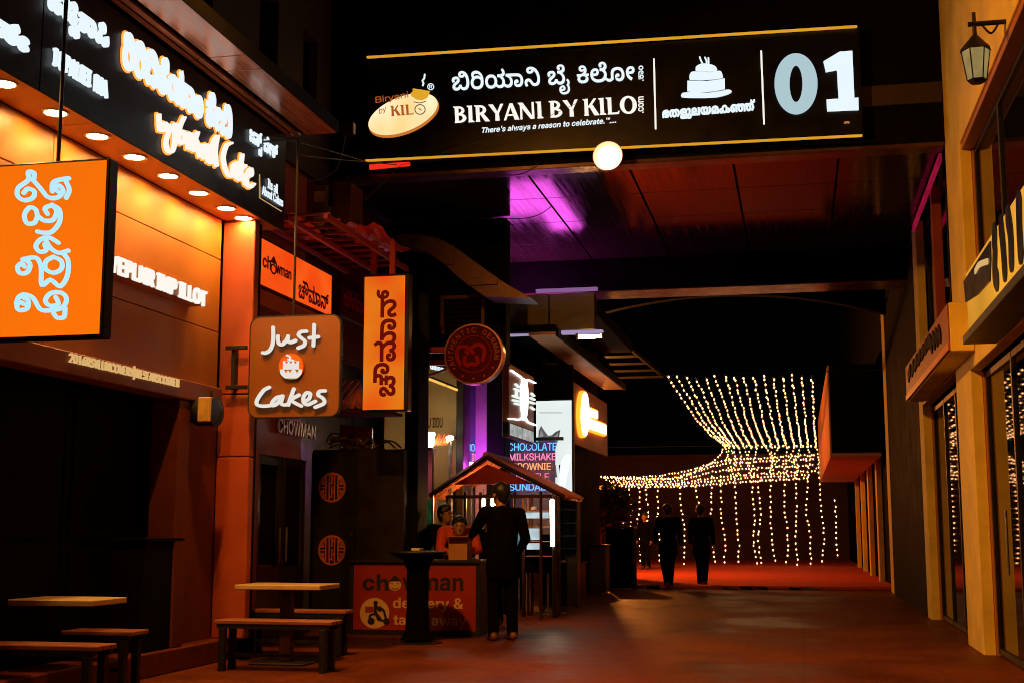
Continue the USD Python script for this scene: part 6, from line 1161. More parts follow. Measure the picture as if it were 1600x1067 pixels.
# hidden amber lamp added to light the far floor and right walls
rl = T('restaurant_lantern', 'added amber lamp on a post, hidden round the corner of the far left shop row', 'lantern', (-5.6, 36.0, 3.9))
rl.part('globe', trimesh.creation.icosphere(2, 0.13).apply_translation([-5.6, 36.0, 3.9]), em('added_amber_globe', (1.0, 0.28, 0.04), 2300.0), smooth=True)
rl.part('post', bar((-5.6, 36.0, 0.07), (-5.6, 36.0, 3.76), 0.04), M['iron'])
gq0, gq1 = at(853, 570, y=22.5), at(870, 540, y=22.5)
fr = fb.part('window', [box(gq0[0], gq0[0] + 0.03, 22.5, 22.56, gq0[2], gq1[2]), box(gq1[0] - 0.03, gq1[0], 22.5, 22.56, gq0[2], gq1[2]), box(gq0[0] + 0.031, gq1[0] - 0.031, 22.5, 22.56, gq1[2] - 0.03, gq1[2]), box(gq0[0] + 0.031, gq1[0] - 0.031, 22.5, 22.56, gq0[2], gq0[2] + 0.03)], M['rust'], smooth=False)
fb.part('pane', box(gq0[0] + 0.03, gq1[0] - 0.03, 22.52, 22.53, gq0[2] + 0.03, gq1[2] - 0.03), M['win_dark'], smooth=False, under=fr)
# louvred awning against the night
aw = T('louvred_awning', 'dark louvred awning sloping against the night sky beyond the grey fascia', 'awning', (-3.6, 30, 5))
w0, w1, w2_ = at(918, 487, y=29), at(1040, 470, y=29), at(1035, 585, y=36)
for k in range(9):
    t = k / 8
    p = w0 + (w2_ - w0) * t
    aw.part('louvre', box(-4.8, p[0] + 0.0, p[1], p[1] + 0.5, p[2] - 0.03, p[2] + 0.03, 0.004), M['dark_wall'])
aw.part('beam', tube([w0, w2_], 0.07, 6), M['dark_wall'])
# far end building, behind the fairy lights
solo('far_building', 'dark wall closing the passage behind the fairy light curtain', 'building', [box(-12, 8, 56, 57, 0, 4.2), box(-12, 8, 55.9, 57.1, 4.202, 4.4)], pm('far_red_wall', (0.07, 0.02, 0.014), 0.7, 0.4, 1.0), smooth=False)

# loose cables at the canopy end
def cable(label, pts, r=0.006, m='wire_grey', y=None):
    q = [at(a, b, y=yy) for a, b, yy in pts]
    solo('cable', label, 'cable', tube(sub_smooth(q, 8), r, 5), M[m])
cable('thin cable strung from the hanging rod to the left end of the number board', [(455, 220, 12.6), (500, 232, 13.5), (575, 254, 15.6)])
cable('second thin cable from the rod, sagging just below the first', [(462, 241, 12.6), (490, 246, 13.2), (530, 250, 14.5), (620, 258, 15.5)])
cable('loose cable hanging in a loop below the small copper floodlight', [(540, 212, 14.6), (532, 250, 14.4), (520, 270, 14.2), (490, 283, 13.8), (468, 272, 13.3)])
cable('cable slanting from the exhaust box up towards the number board', [(551, 326, 15.2), (585, 300, 15.3), (622, 262, 15.4), (640, 256, 15.5)], 0.004)
cable('cable looping under the number board in front of the purple glow', [(752, 265, 15.4), (790, 274, 15.6), (822, 270, 15.7), (842, 253, 15.7)], 0.006, 'wire')
cable('lower cable looping in front of the purple glow', [(780, 341, 17), (815, 342, 17), (842, 336, 17), (862, 323, 17)], 0.006, 'wire')
cable('faint cable crossing the face of the number board', [(690, 240, 15.3), (800, 205, 15.3), (905, 160, 15.3), (970, 118, 15.3)], 0.003)

# ================================================================ KIOSK
KYF = 18.6
def kp(px_, py_, y=KYF):
    return at(px_, py_, y=y)
apex, el, er = kp(760, 717), kp(672, 776), kp(882, 778)
kd = 1.5
ki = T('kiosk', 'small market kiosk with a gabled red tiled roof and slim posts', 'kiosk', ((el[0] + er[0]) / 2, KYF, 0))
xw = at(760, 745, y=KYF)[0]
gz = at(760, 756, y=KYF)[2]
gf = (apex[2] - 0.07 - gz) / (apex[2] - 0.07 - el[2])
gab = Polygon([(apex[0] + (el[0] - apex[0]) * gf * 0.97, gz), (apex[0] + (er[0] - apex[0]) * gf * 0.97, gz), (apex[0], apex[2] - 0.07)])
ki.part('gable', prism(gab, (0, KYF + 0.1, 0), *XZ, 0.03), M['red_paint_and_light'], smooth=False)
for e, s in ((el, -1), (er, 1)):
    d = e - apex
    L = np.linalg.norm(d)
    nrm = V3([-d[2], 0, d[0]]) / L * (1 if s < 0 else 1)
    if nrm[2] < 0:
        nrm = -nrm
    deck = trimesh.convex.convex_hull(V3([apex + nrm * o + V3([0, yy, 0]) for o in (0, 0.025) for yy in (0, kd)] + [e + nrm * o + V3([0, yy, 0]) for o in (0, 0.025) for yy in (0, kd)]))
    ki.part('roof_deck', deck, M['carton'], smooth=False)
    rows = 7
    for r in range(rows):
        for k in range(10):
            y = KYF + kd * (k + .5) / 10
            a = apex + d * (r / rows) + nrm * 0.03
            b = apex + d * ((r + 1.12) / rows) + nrm * 0.02
            ki.part('roof_tile', tube([a + V3([0, y - KYF, 0]), b + V3([0, y - KYF, 0])], 0.042, 6), M['tile_red'])
    ki.part('bargeboard', tube([apex + V3([0, -0.02, 0.04]), e + V3([0, -0.02, 0.02])], 0.035, 6), M['duct'])
ki.part('ridge', tube([apex + V3([0, -0.04, 0.06]), apex + V3([0, kd, 0.06])], 0.05, 8), M['tile_red'])
for px_ in (723, 747, 801, 842):
    for yy in (KYF + 0.15, KYF + kd - 0.1):
        x = kp(px_, 780)[0]
        zt2 = el[2] + 0.02
        ki.part('post', bar((x, yy, 0.0), (x, yy, zt2 + 0.05), 0.022), M['duct'])
ki.part('beam', [box(el[0] + 0.2, er[0] - 0.2, KYF + 0.13, KYF + 0.17, el[2] - 0.02, el[2] + 0.03, 0.004)], M['duct'])
for k in range(2):
    px_ = (755, 770)[k]
    c = at(px_, 784, y=KYF + 0.3)
    b = T('hanging_bulb', ['left glowing filament bulb hanging in the kiosk', 'right glowing filament bulb hanging in the kiosk'][k], 'bulb', c)
    b.part('glass', lathe([(0.0001, -0.06), (0.03, -0.05), (0.042, -0.015), (0.03, 0.03), (0.016, 0.055)], c, 12), M['bulb_warm'], smooth=True)
    b.part('socket', lathe([(0.018, 0.056), (0.02, 0.1), (0.0001, 0.11)], c, 10), M['iron'])
    b.part('cord', bar(c + V3([0, 0, 0.1]), (c[0], c[1], el[2] + 0.12), 0.005), M['wire'])
# shelf rack with glowing panels, right of the man
ry = 19.4
r0, r1 = at(818, 900, y=ry), at(866, 775, y=ry)
rk = T('display_rack', 'tall narrow display rack with glowing panels right of the kiosk', 'rack', ((r0[0] + r1[0]) / 2, ry, 0))
for x in (r0[0], r1[0]):
    for yy in (ry, ry + 0.35):
        rk.part('post', box(x - 0.02, x + 0.02, yy - 0.02, yy + 0.02, 0, r1[2], 0.004), M['duct'])
for py_ in (797, 822, 845, 868):
    z = at(840, py_, y=ry)[2]
    rk.part('shelf', box(r0[0] + 0.022, r1[0] - 0.022, ry - 0.01, ry + 0.36, z - 0.012, z, 0.003), M['bench_wood'])
def goods(name, label, a, b, m, y=ry + 0.1, cat='box'):
    p, q = at(*a, y=y), at(*b, y=y)
    solo(name, label, cat, box(p[0], q[0], y, y + 0.15, q[2] if q[2] < p[2] else p[2], max(p[2], q[2]), 0.006), m, smooth=False)
goods('white_carton', 'pale glowing panel on the top shelf of the display rack', (821, 800), (856, 809), M['shelf_lit'])  # bright panels of the display case, built as self-glowing boxes
goods('white_carton', 'larger white glowing panel on the middle shelf of the display rack', (823, 825), (841, 843), M['shelf_lit'])
goods('white_carton', 'white glowing panel on the lowest shelf of the display rack', (823, 848), (842, 858), M['shelf_lit'])
goods('small_box', 'small pale box on the rack, above the lit panels', (829, 791), (836, 796), M['paper'])
tp0, tp1 = at(863, 853, y=19.2), at(863, 780, y=19.2)
wt = T('white_tube_lamp', 'upright white tube lamp at the right edge of the display rack', 'lamp', tp0)
wt.part('tube', box(tp0[0] - 0.035, tp0[0] + 0.03, 19.2, 19.25, tp0[2], tp1[2] , 0.01), em('rack_tube', (1.0, 0.82, 0.55), 16.0))
wt.part('pole', bar((tp0[0], 19.28, 0.0), (tp0[0], 19.28, tp1[2] + 0.1), 0.02), M['iron'])
cy_ = at(808, 860, y=19.5)
solo('teal_bottle_crate', 'pale teal glowing side of a drinks box behind the standing man', 'box', box(cy_[0] - 0.08, cy_[0] + 0.06, 19.5, 19.7, cy_[2], cy_[2] + 0.25, 0.01), em('teal_glow_face', (0.2, 0.55, 0.65), 0.5, 0.5, 6), smooth=False)  # lit look of the crate side is put in as its own glow
# metal shelves further right (darker)
sy = 22.0
s0_, s1_ = at(874, 880, y=sy), at(900, 772, y=sy)
dk = T('dark_shelves', 'dark glazed shelf unit with glinting steel shelves right of the white tube', 'shelves', ((s0_[0] + s1_[0]) / 2, sy, 0))
dk.part('back', box(s0_[0], s1_[0], sy + 0.35, sy + 0.37, 0, s1_[2], 0.003), M['cabinet'])
for x in (s0_[0], s1_[0]):
    dk.part('side', box(x - 0.015, x + 0.015, sy, sy + 0.348, 0, s1_[2], 0.003), M['cabinet'])
for py_ in (795, 816, 836, 856):
    z = at(885, py_, y=sy)[2]
    dk.part('shelf', box(s0_[0] + 0.017, s1_[0] - 0.017, sy, sy + 0.34, z - 0.015, z, 0.003), M['steel'])
# black sign board with round emblem
by_ = 25.0
b0, b1 = at(866, 932, y=by_), at(908, 880, y=by_)
bb = T('black_counter_box', 'black counter box with a round gold emblem, right of the second high table', 'box', ((b0[0] + b1[0]) / 2, by_, 0))
bb.part('box', box(b0[0], b1[0], by_, by_ + 0.6, 0, b1[2], 0.01), M['black'])
ec = at(892, 902, y=by_)
emb_m = pm('gold_emblem', (0.4, 0.22, 0.06), 0.4, 0.2, 8, metal=0.5)
bb.part('emblem', prism(union_all([ell(ec[0], ec[2], 0.085, 0.085).difference(ell(ec[0], ec[2], 0.07, 0.07)), Polygon([(ec[0] + .11, ec[2]), (ec[0] + .2, ec[2] + .07), (ec[0] + .18, ec[2] + .02)]), Polygon([(ec[0] + .11, ec[2] - .02), (ec[0] + .18, ec[2] - .06), (ec[0] + .16, ec[2] - .02)]), ell(ec[0], ec[2] - .17, .08, .03)]), (0, by_ - 0.001, 0), *XZ, 0.006), emb_m, smooth=False)
l0_, l1_ = at(862, 878, y=by_ - .2), at(895, 872, y=by_ - .2)
bb.part('top', box(b0[0] - 0.03, b1[0] + 0.03, by_ - 0.03, by_ + 0.63, b1[2] + 0.002, b1[2] + 0.03, 0.006), M['iron'])
# bins
def bin_(name, label, l, r, bot, top, y, m, cat='cabinet'):
    p, q = at(l, bot, y=y), at(r, top, y=y)
    t = T(name, label, cat, ((p[0] + q[0]) / 2, y, 0))
    t.part('body', box(p[0], q[0], y, y + 0.6, 0.04, q[2] - 0.05, 0.015), m)
    t.part('top', box(p[0] - 0.02, q[0] + 0.02, y - 0.02, y + 0.62, q[2] - 0.045, q[2], 0.01), M['iron'])
    t.part('plinth', box(p[0] + 0.04, q[0] - 0.04, y + 0.03, y + 0.55, 0, 0.038), M['steel'], smooth=False)
bin_('dark_cabinet', 'tall dark cabinet standing where the red lit paving begins', 947, 989, 916, 822, 28.6, M['dark_wall'])
bin_('grey_cabinet', 'grey cabinet left of the tall dark cabinet', 922, 946, 926, 850, 26.6, M['grey_box'])
# high tables
def high_table(name, label, px_, py_, ztop, rtop, draped):
    c = at(px_, py_, z=0)
    t = T(name, label, 'high table', c)
    t.part('top', lathe([(0.0001, ztop - 0.03), (rtop - 0.01, ztop - 0.03), (rtop, ztop - 0.015), (rtop - 0.01, ztop), (0.0001, ztop)], c, 24), M['iron'] if draped else M['steel'])
    t.part('base', lathe([(0.0001, 0.0), (0.28, 0.0), (0.28, 0.012), (0.06, 0.035), (0.04, 0.08)], c, 24), M['iron'] if draped else M['steel'])
    if draped:
        t.part('cover', lathe([(0.2, 0.04), (0.14, 0.12), (0.125, 0.4), (0.125, 0.8), (0.16, 0.92), (rtop - 0.04, ztop - 0.035)], c, 20), M['cloth_dark'])
    else:
        t.part('column', lathe([(0.04, 0.03), (0.035, ztop - 0.03)], c, 16), M['iron'])
    return t, c
ht, hc = high_table('high_table', 'round high table with a black stretch cover in front of the red counter', 652, 1004, 1.03, 0.34, True)
high_table('high_table', 'steel high table with a round foot right of the man in dark clothes', 856, 958, 0.8, 0.28, False)
solo('paper_stack', 'small stack of pale papers on the black high table', 'papers', box(hc[0] - 0.06, hc[0] + 0.04, hc[1] - 0.08, hc[1] + 0.08, 1.032, 1.062, 0.004), M['paper'], smooth=False)
# draped stool / crate behind the man
c = at(838, 960, z=0)
ch = T('draped_stool', 'black covered box on thin legs beside the man in dark clothes', 'stool', c)
za, zb3 = at(838, 893, y=c[1])[2], at(838, 850, y=c[1])[2]
ch.part('cover', trimesh.convex.convex_hull(V3([(c[0] + sx * r, c[1] + sy2 * r, z) for sx in (-1, 1) for sy2 in (-1, 1) for r, z in ((0.3, za), (0.31, za + 0.1), (0.25, zb3 - 0.03), (0.15, zb3))])), M['cloth_dark'])
for sx in (-1, 1):
    for sy2 in (-1, 1):
        ch.part('leg', bar((c[0] + sx * 0.22, c[1] + sy2 * 0.22, 0), (c[0] + sx * 0.22, c[1] + sy2 * 0.22, za), 0.015), M['steel'])
for k, px_ in enumerate((822, 834)):
    p = at(px_, 938, y=20.6); q = at(px_ + 8, 895, y=20.6)
    solo('standing_card', ['pale menu card standing behind the covered stool, left one', 'pale menu card standing behind the covered stool, right one'][k], 'card', box(p[0], q[0], 20.6, 20.62, 0.0, q[2]), pm('tan_card' + str(k), (0.5, 0.3, 0.16), 0.6, 0.3, 12), smooth=False)

# ================================================================ RED COUNTER
QY2 = 15.75
p0, p1 = at(551, 995, y=QY2), at(744, 880, y=QY2)
zt3 = p1[2]
co = T('red_counter', 'red takeaway counter with black restaurant lettering and a scooter badge', 'counter', ((p0[0] + p1[0]) / 2, QY2, 0))
co.part('frame', [box(p0[0] - 0.05, p0[0], QY2 - 0.01, QY2 + 0.5, 0, zt3), box(p1[0], p1[0] + 0.05, QY2 - 0.01, QY2 + 0.5, 0, zt3), box(p0[0] + 0.001, p1[0] - 0.001, QY2 - 0.01, QY2 + 0.5, 0, 0.06), box(p0[0] + 0.001, p1[0] - 0.001, QY2 + 0.45, QY2 + 0.5, 0.061, zt3)], M['iron'], smooth=False)
co.part('top', box(p0[0] - 0.07, p1[0] + 0.07, QY2 - 0.04, QY2 + 0.53, zt3 + 0.002, zt3 + 0.04, 0.006), M['iron'])
xm = (p0[0] + p1[0]) / 2
for a, b in ((p0[0] + 0.003, xm - 0.003), (xm + 0.003, p1[0] - 0.003)):
    co.part('panel', box(a, b, QY2, QY2 + 0.02, 0.063, zt3 - 0.01), M['counter_red'], smooth=False)
def cq(x, y):
    p = at(545 + x / 7.62, 875 + y / 7.62, y=QY2)
    return p[0], p[2]
def cprint(name, poly, m, off=0.0):
    co.part(name, prism(poly, (0, QY2 - 0.001 - off, 0), *XZ, 0.004), m, smooth=False)
def cfit(poly, l, r, bot, top):
    a, b = cq(l, bot), cq(r, top)
    return fit(poly, a[0], b[0], a[1], b[1])
cprint('black_lettering', cfit(latin('ch', 750), 165, 475, 355, 165), M['counter_ink'])
cprint('black_lettering', cfit(latin('wman', 750), 640, 1365, 355, 205), M['counter_ink'])
cprint('cream_lettering', cfit(latin('delivery &', 700), 525, 1365, 600, 450), M['counter_cream'])
cprint('cream_lettering', cfit(latin('take-away', 700), 530, 1400, 800, 655), M['counter_cream'])
f7 = lambda poly: mp(poly, cq)
cprint('badge', f7(ell(308, 628, 175, 182)), M['counter_cream'])
cprint('face_emblem', f7(ell(552, 295, 72, 66)), M['counter_cream'])
cprint('hat_emblem', f7(Polygon(sub_smooth([(485, 245), (520, 205), (552, 175), (590, 205), (618, 245), (485, 245)], 3)).buffer(0)), M['counter_ink'], 0.005)
cprint('face_marks', f7(union_all([sbox(505, 272, 530, 280), sbox(575, 272, 600, 280), strokes([[(515, 325), (552, 340), (590, 325)]], 8)])), M['counter_ink'], 0.005)
sco = union_all([ell(268, 722, 42, 42), ell(448, 722, 38, 38), strokes([[(250, 690), (260, 650), (330, 640), (350, 700), (400, 715)], [(448, 715), (420, 600), (385, 570)], [(375, 555), (400, 590)]], 26), strokes([[(320, 530), (315, 600), (330, 640), (375, 700)], [(330, 550), (370, 590)]], 40), ell(322, 505, 26, 28)])
cprint('scooter', f7(sco), M['counter_ink'], 0.005)
cprint('scooter_box', f7(sbox(198, 548, 290, 618)), M['counter_red'], 0.005)
b0, b1 = at(704, 877, y=QY2 + 0.3), at(733, 838, y=QY2 + 0.3)
bt = T('cardboard_box', 'open cardboard box standing on the red counter', 'box', (b0[0], QY2 + 0.3, zt3 + 0.04))
bz = zt3 + 0.041
for nm, g in (('side', box(b0[0], b1[0], QY2 + 0.2, QY2 + 0.21, bz, b1[2])), ('side', box(b0[0], b1[0], QY2 + 0.44, QY2 + 0.45, bz, b1[2])), ('side', box(b0[0], b0[0] + 0.01, QY2 + 0.211, QY2 + 0.439, bz, b1[2])), ('side', box(b1[0] - 0.01, b1[0], QY2 + 0.211, QY2 + 0.439, bz, b1[2])), ('flap', box(b0[0], b1[0], QY2 + 0.10, QY2 + 0.197, b1[2] - 0.002, b1[2] + 0.006))):
    bt.part(nm, g, M['carton'], smooth=False)

# ================================================================ TABLES AND BENCHES
def table(name, label, x0, x1, y0, y1, z):
    t = T(name, label, 'table', ((x0 + x1) / 2, (y0 + y1) / 2, 0))
    t.part('top', box(x0, x1, y0, y1, z - 0.045, z, 0.006), M['table_top'])
    xc, yc = (x0 + x1) / 2, (y0 + y1) / 2
    t.part('column', box(xc - 0.055, xc + 0.055, yc - 0.055, yc + 0.055, 0.022, z - 0.062, 0.008), M['duct'])
    t.part('base', box(xc - 0.28, xc + 0.28, yc - 0.25, yc + 0.25, 0.0, 0.02, 0.006), M['iron'])
    t.part('top_plate', box(xc - 0.15, xc + 0.15, yc - 0.15, yc + 0.15, z - 0.06, z - 0.048), M['iron'], smooth=False)
def bench(name, label, x0, x1, y0, y1, z):
    t = T(name, label, 'bench', ((x0 + x1) / 2, (y0 + y1) / 2, 0))
    n = 3
    w = (y1 - y0) / n
    for k in range(n):
        t.part('seat_slat', box(x0, x1, y0 + k * w + 0.004, y0 + (k + 1) * w - 0.004, z - 0.035, z, 0.006), M['bench_wood'])
    for x in (x0 + 0.05, x1 - 0.12):
        for y in (y0 + 0.01, y1 - 0.07):
            t.part('leg', box(x, x + 0.06, y, y + 0.06, 0, z - 0.077, 0.004), M['iron'])
    t.part('frame', [box(x0 + 0.03, x1 - 0.03, y0 + 0.012, y0 + 0.05, z - 0.075, z - 0.037), box(x0 + 0.03, x1 - 0.03, y1 - 0.05, y1 - 0.012, z - 0.075, z - 0.037)], M['iron'], smooth=False)
    t.part('stretcher', box(x0 + 0.07, x1 - 0.1, (y0 + y1) / 2 - 0.015, (y0 + y1) / 2 + 0.015, 0.12, 0.15), M['iron'], smooth=False)
def tx(px_, y, z, py0=900):
    # x of the point at a pixel column on the line y, z
    d = FW + RT * (px_ - 800) / FPX
    for _ in range(6):
        pass
    lo = at(px_, py0, y=y)
    return lo[0]
table('cafe_table', 'pale topped table on a single column, nearest on the left', tx(-150, 9.2, .75, 945), tx(143, 9.2, .75, 945), 9.2, 9.74, 0.745)
table('cafe_table', 'pale topped table on a single column in front of the terracotta pier', tx(366, 12.0, .75, 918), tx(500, 12.0, .75, 918), 12.0, 12.55, 0.75)
bench('bench', 'near left bench, red brown slats, in front of the nearest table', tx(-60, 8.7, .46, 1028), tx(150, 8.7, .46, 1028), 8.7, 9.0, 0.455)
bench('bench', 'red brown bench behind the nearest table on the left', tx(-30, 10.0, .46, 1005), tx(205, 10.0, .46, 1005), 10.0, 10.3, 0.455)
bench('bench', 'red brown bench in front of the table by the pier', tx(333, 11.45, .46, 970), tx(518, 11.45, .46, 970), 11.45, 11.75, 0.455)
bench('bench', 'red brown bench behind the table by the pier', tx(382, 12.95, .46, 962), tx(540, 12.95, .46, 962), 12.95, 13.2, 0.46)

# ================================================================ FAIRY LIGHTS
octv = V3([[1, 0, 0], [-1, 0, 0], [0, 1, 0], [0, -1, 0], [0, 0, 1], [0, 0, -1]], float)
octf = V3([[0, 2, 4], [2, 1, 4], [1, 3, 4], [3, 0, 4], [2, 0, 5], [1, 2, 5], [3, 1, 5], [0, 3, 5]])
def bulbs(pts, r):
    pts = V3(pts)
    n = len(pts)
    v = (pts[:, None] + octv[None] * V3([r, r, r * 1.3])).reshape(-1, 3)
    f = (octf[None] + 6 * np.arange(n)[:, None, None]).reshape(-1, 3)
    return trimesh.Trimesh(v, f, process=False)
def along(pts, step, rng, jit=0.02):
    p = sub_smooth(pts, 10) if len(pts) > 2 else V3(pts, float)
    s = np.r_[0, np.cumsum(np.linalg.norm(np.diff(p, axis=0), axis=1))]
    t = np.arange(step * rng.uniform(.2, .9), s[-1], step)
    t = t + V3([rng.uniform(-.18, .18) * step for _ in t])
    q = np.stack([np.interp(t, s, p[:, i]) for i in range(3)], 1)
    return q + V3([[rng.uniform(-jit, jit) for _ in range(3)] for _ in q]), p
def light_string(label, pts, step, r, rng, group, tail=None):
    b, p = along(pts, step, rng)
    if tail is not None:
        b2, p2 = along(tail, 0.12, rng)
        b, p = np.vstack([b, b2]), np.vstack([p, p2[1:]])
    t = T('light_string', label, 'fairy lights', p[0], group)
    t.part('wire', tube(p, 0.006, 4), M['wire'])
    t.part('bulbs', bulbs(b, r), M['fairy'], smooth=True, kind='stuff')
rng = random.Random(11)
NY0, NY1 = 28.4, 45.0
tops = [1041 + (1268 - 1041) * k / 15 for k in range(16)]
bots = [1134, 1137, 1141, 1147, 1154, 1163, 1173, 1184, 1195, 1206, 1217, 1229, 1241, 1252, 1263, 1275]
ordn = ['leftmost', 'second', 'third', 'fourth', 'fifth', 'sixth', 'seventh', 'eighth', 'ninth', 'tenth', 'eleventh', 'twelfth', 'thirteenth', 'fourteenth', 'fifteenth', 'rightmost']
for k in range(16):
    a = at(tops[k], 586 + rng.uniform(-3, 3), y=NY0)
    b = at(bots[k], 697 + rng.uniform(-2, 2), y=NY1)
    m = (a + b) / 2 + V3([0, 0, -0.22])
    e = at(bots[k] + rng.uniform(-6, 12), 737 + rng.uniform(-8, 4) + (1275 - bots[k]) * 0.03, y=45.1)
    e1 = b + (e - b) * 0.5 + V3([rng.uniform(-.18, .18), 0, 0])
    light_string(f'{ordn[k]} of the sixteen overhead fairy light strings, counted from the left', [a, m, b], 0.55, 0.023, rng, 'overhead fairy light strings', [b, e1, e])
drops = [(932, 753, 800), (960, 758, 872), (975, 756, 862), (986, 760, 888), (998, 756, 888), (1011, 760, 880), (1028, 752, 888), (1066, 750, 888), (1088, 748, 790), (1113, 742, 888), (1129, 740, 888), (1151, 736, 888), (1178, 732, 888), (1186, 728, 888), (1206, 725, 888), (1227, 722, 888), (1243, 716, 888), (1262, 712, 888), (1283, 700, 884), (1306, 775, 870)]
for k, (x, t0, t1) in enumerate(drops):
    a, b = at(x - 2, t0, y=45.2), at(x + 3, t1, y=45.2)
    b[2] = max(b[2], 0.12)
    nth = (ordn[:15] + ['sixteenth', 'seventeenth', 'eighteenth', 'nineteenth', 'rightmost'])[k]
    wob = [a + (b - a) * s + V3([rng.uniform(-.06, .06), rng.uniform(-.08, .08), 0]) for s in (0, .25, .5, .75, 1)]
    light_string(f'{nth} of the twenty hanging fairy light strings of the far curtain, from the left', wob, 0.18, 0.028, rng, 'hanging fairy light strings')
sw = [('highest', 700, 744), ('uppermost but one', 706, 745), ('second', 712, 746), ('third', 722, 750), ('fourth', 732, 754), ('fifth', 737, 756), ('lowest', 743, 759)]
for k, (nm, yr, yl) in enumerate(sw):
    pts = [at(x, y, y=45.1) for x, y in ((((1131, 699), (1122, 714), (1098, 728), (1060, 738), (1000, 745)) if k == 0 else ((1277 - k * 2, yr + 4), (1200 - k * 6, yr + 9), (1130 - k * 4, yr + 14), (1050, yl + 1))) + ((932 + k * 5, yl),))]
    light_string(f'{nm} of the fairy light swags drooping to the left across the passage', pts, 0.11, 0.026, rng, 'drooping fairy light swags')
a, b = at(1128, 697, y=45.0), at(1277, 697, y=45.0)
light_string('straight fairy light string where the overhead strings meet the curtain', [a, b], 0.15, 0.03, rng, 'cross fairy light string')
a, b = at(1036, 586, y=NY0), at(1272, 584, y=NY0)
solo('support_wire', 'taut dark wire carrying the near ends of the overhead fairy lights', 'wire', tube([(-4.3, NY0, a[2]), (1.8, NY0, a[2])], 0.008, 5), M['wire'])
solo('support_wire', 'taut dark wire carrying the far ends of the overhead fairy lights', 'wire', tube([(-7, NY1 + .05, at(1128, 696, y=45)[2]), (2.0, NY1 + .05, at(1128, 696, y=45)[2])], 0.008, 5), M['wire'])

# planted tubs by the light curtain
for k, (px_, lab) in enumerate(((962, 'leafy dark shrub in a tub behind the tall dark cabinet'), (938, 'leafy dark shrub in a tub left of the tall dark cabinet'))):
    c = at(px_, 905, y=33.0 + k); c[2] = 0.07
    t = T('tub_shrub', lab, 'shrub', c)
    t.part('tub', lathe([(0.0001, 0), (0.22, 0), (0.3, 0.45), (0.27, 0.45), (0.25, 0.4), (0.0001, 0.4)], c, 16), M['dark_wall'])
    t.part('stem', tube([c + V3([0, 0, .38]), c + V3([.03, 0, 1.3])], 0.025, 6), M['bench_wood'])
    rg = np.random.default_rng(k + 3)
    n = 700
    d = rg.normal(size=(n, 3)); d /= np.linalg.norm(d, axis=1, keepdims=True)
    rr_ = rg.uniform(0.35, 1, n) ** 0.6
    clump = 0.8 + 0.5 * (meshkit.noise(d * 2.2 + 7, k) - .5)
    cen = c + V3([0.02, 0, 1.75]) + d * V3([.62, .5, .75]) * (rr_ * clump)[:, None]
    u = rg.normal(size=(n, 3)); u /= np.linalg.norm(u, axis=1, keepdims=True)
    w = np.cross(u, d); w /= np.linalg.norm(w, axis=1, keepdims=True) + 1e-9
    L = rg.uniform(.08, .15, n)[:, None]
    v = np.stack([cen - u * L, cen + w * L * .35, cen + u * L, cen - w * L * .35], 1).reshape(-1, 3)
    f = (V3([[0, 1, 2], [0, 2, 3]])[None] + 4 * np.arange(n)[:, None, None]).reshape(-1, 3)
    t.part('leaves', trimesh.Trimesh(v, f, process=False), M['leaf'], smooth=False, kind='stuff')
# litter on the step
rg = random.Random(9)
for k, (px_, py_) in enumerate(((1020, 917), (1140, 918), (1168, 918), (1190, 919), (1245, 919), (1270, 919))):
    c = at(px_, 919, y=29.3)
    solo('rubble', ['dark scrap of rubble lying along the paving step, leftmost', 'dark scrap of rubble on the paving step right of the two walkers', 'flat dark scrap on the paving step, middle of the row', 'dark scrap of rubble just right of the middle one on the step', 'dark scrap of rubble on the right part of the paving step', 'dark scrap of rubble on the paving step, rightmost'][k], 'rubble', trimesh.convex.convex_hull(V3([(c[0] + rg.uniform(-.2, .2), 29.25 + rg.uniform(-.08, .08), rg.choice((0.0, rg.uniform(.03, .08)))) for _ in range(10)])), M['iron'], smooth=False)
c = at(883, 945, z=0)
solo('litter', 'tiny white scrap of litter on the paving near the second high table', 'litter', trimesh.convex.convex_hull(V3([(c[0] + a, c[1] + b, d) for a, b, d in ((-.03, 0, 0), (.03, .01, 0), (0, .04, 0), (0, -.03, 0), (.01, 0, .02), (-.01, .01, .015))])), M['paper'], smooth=False)

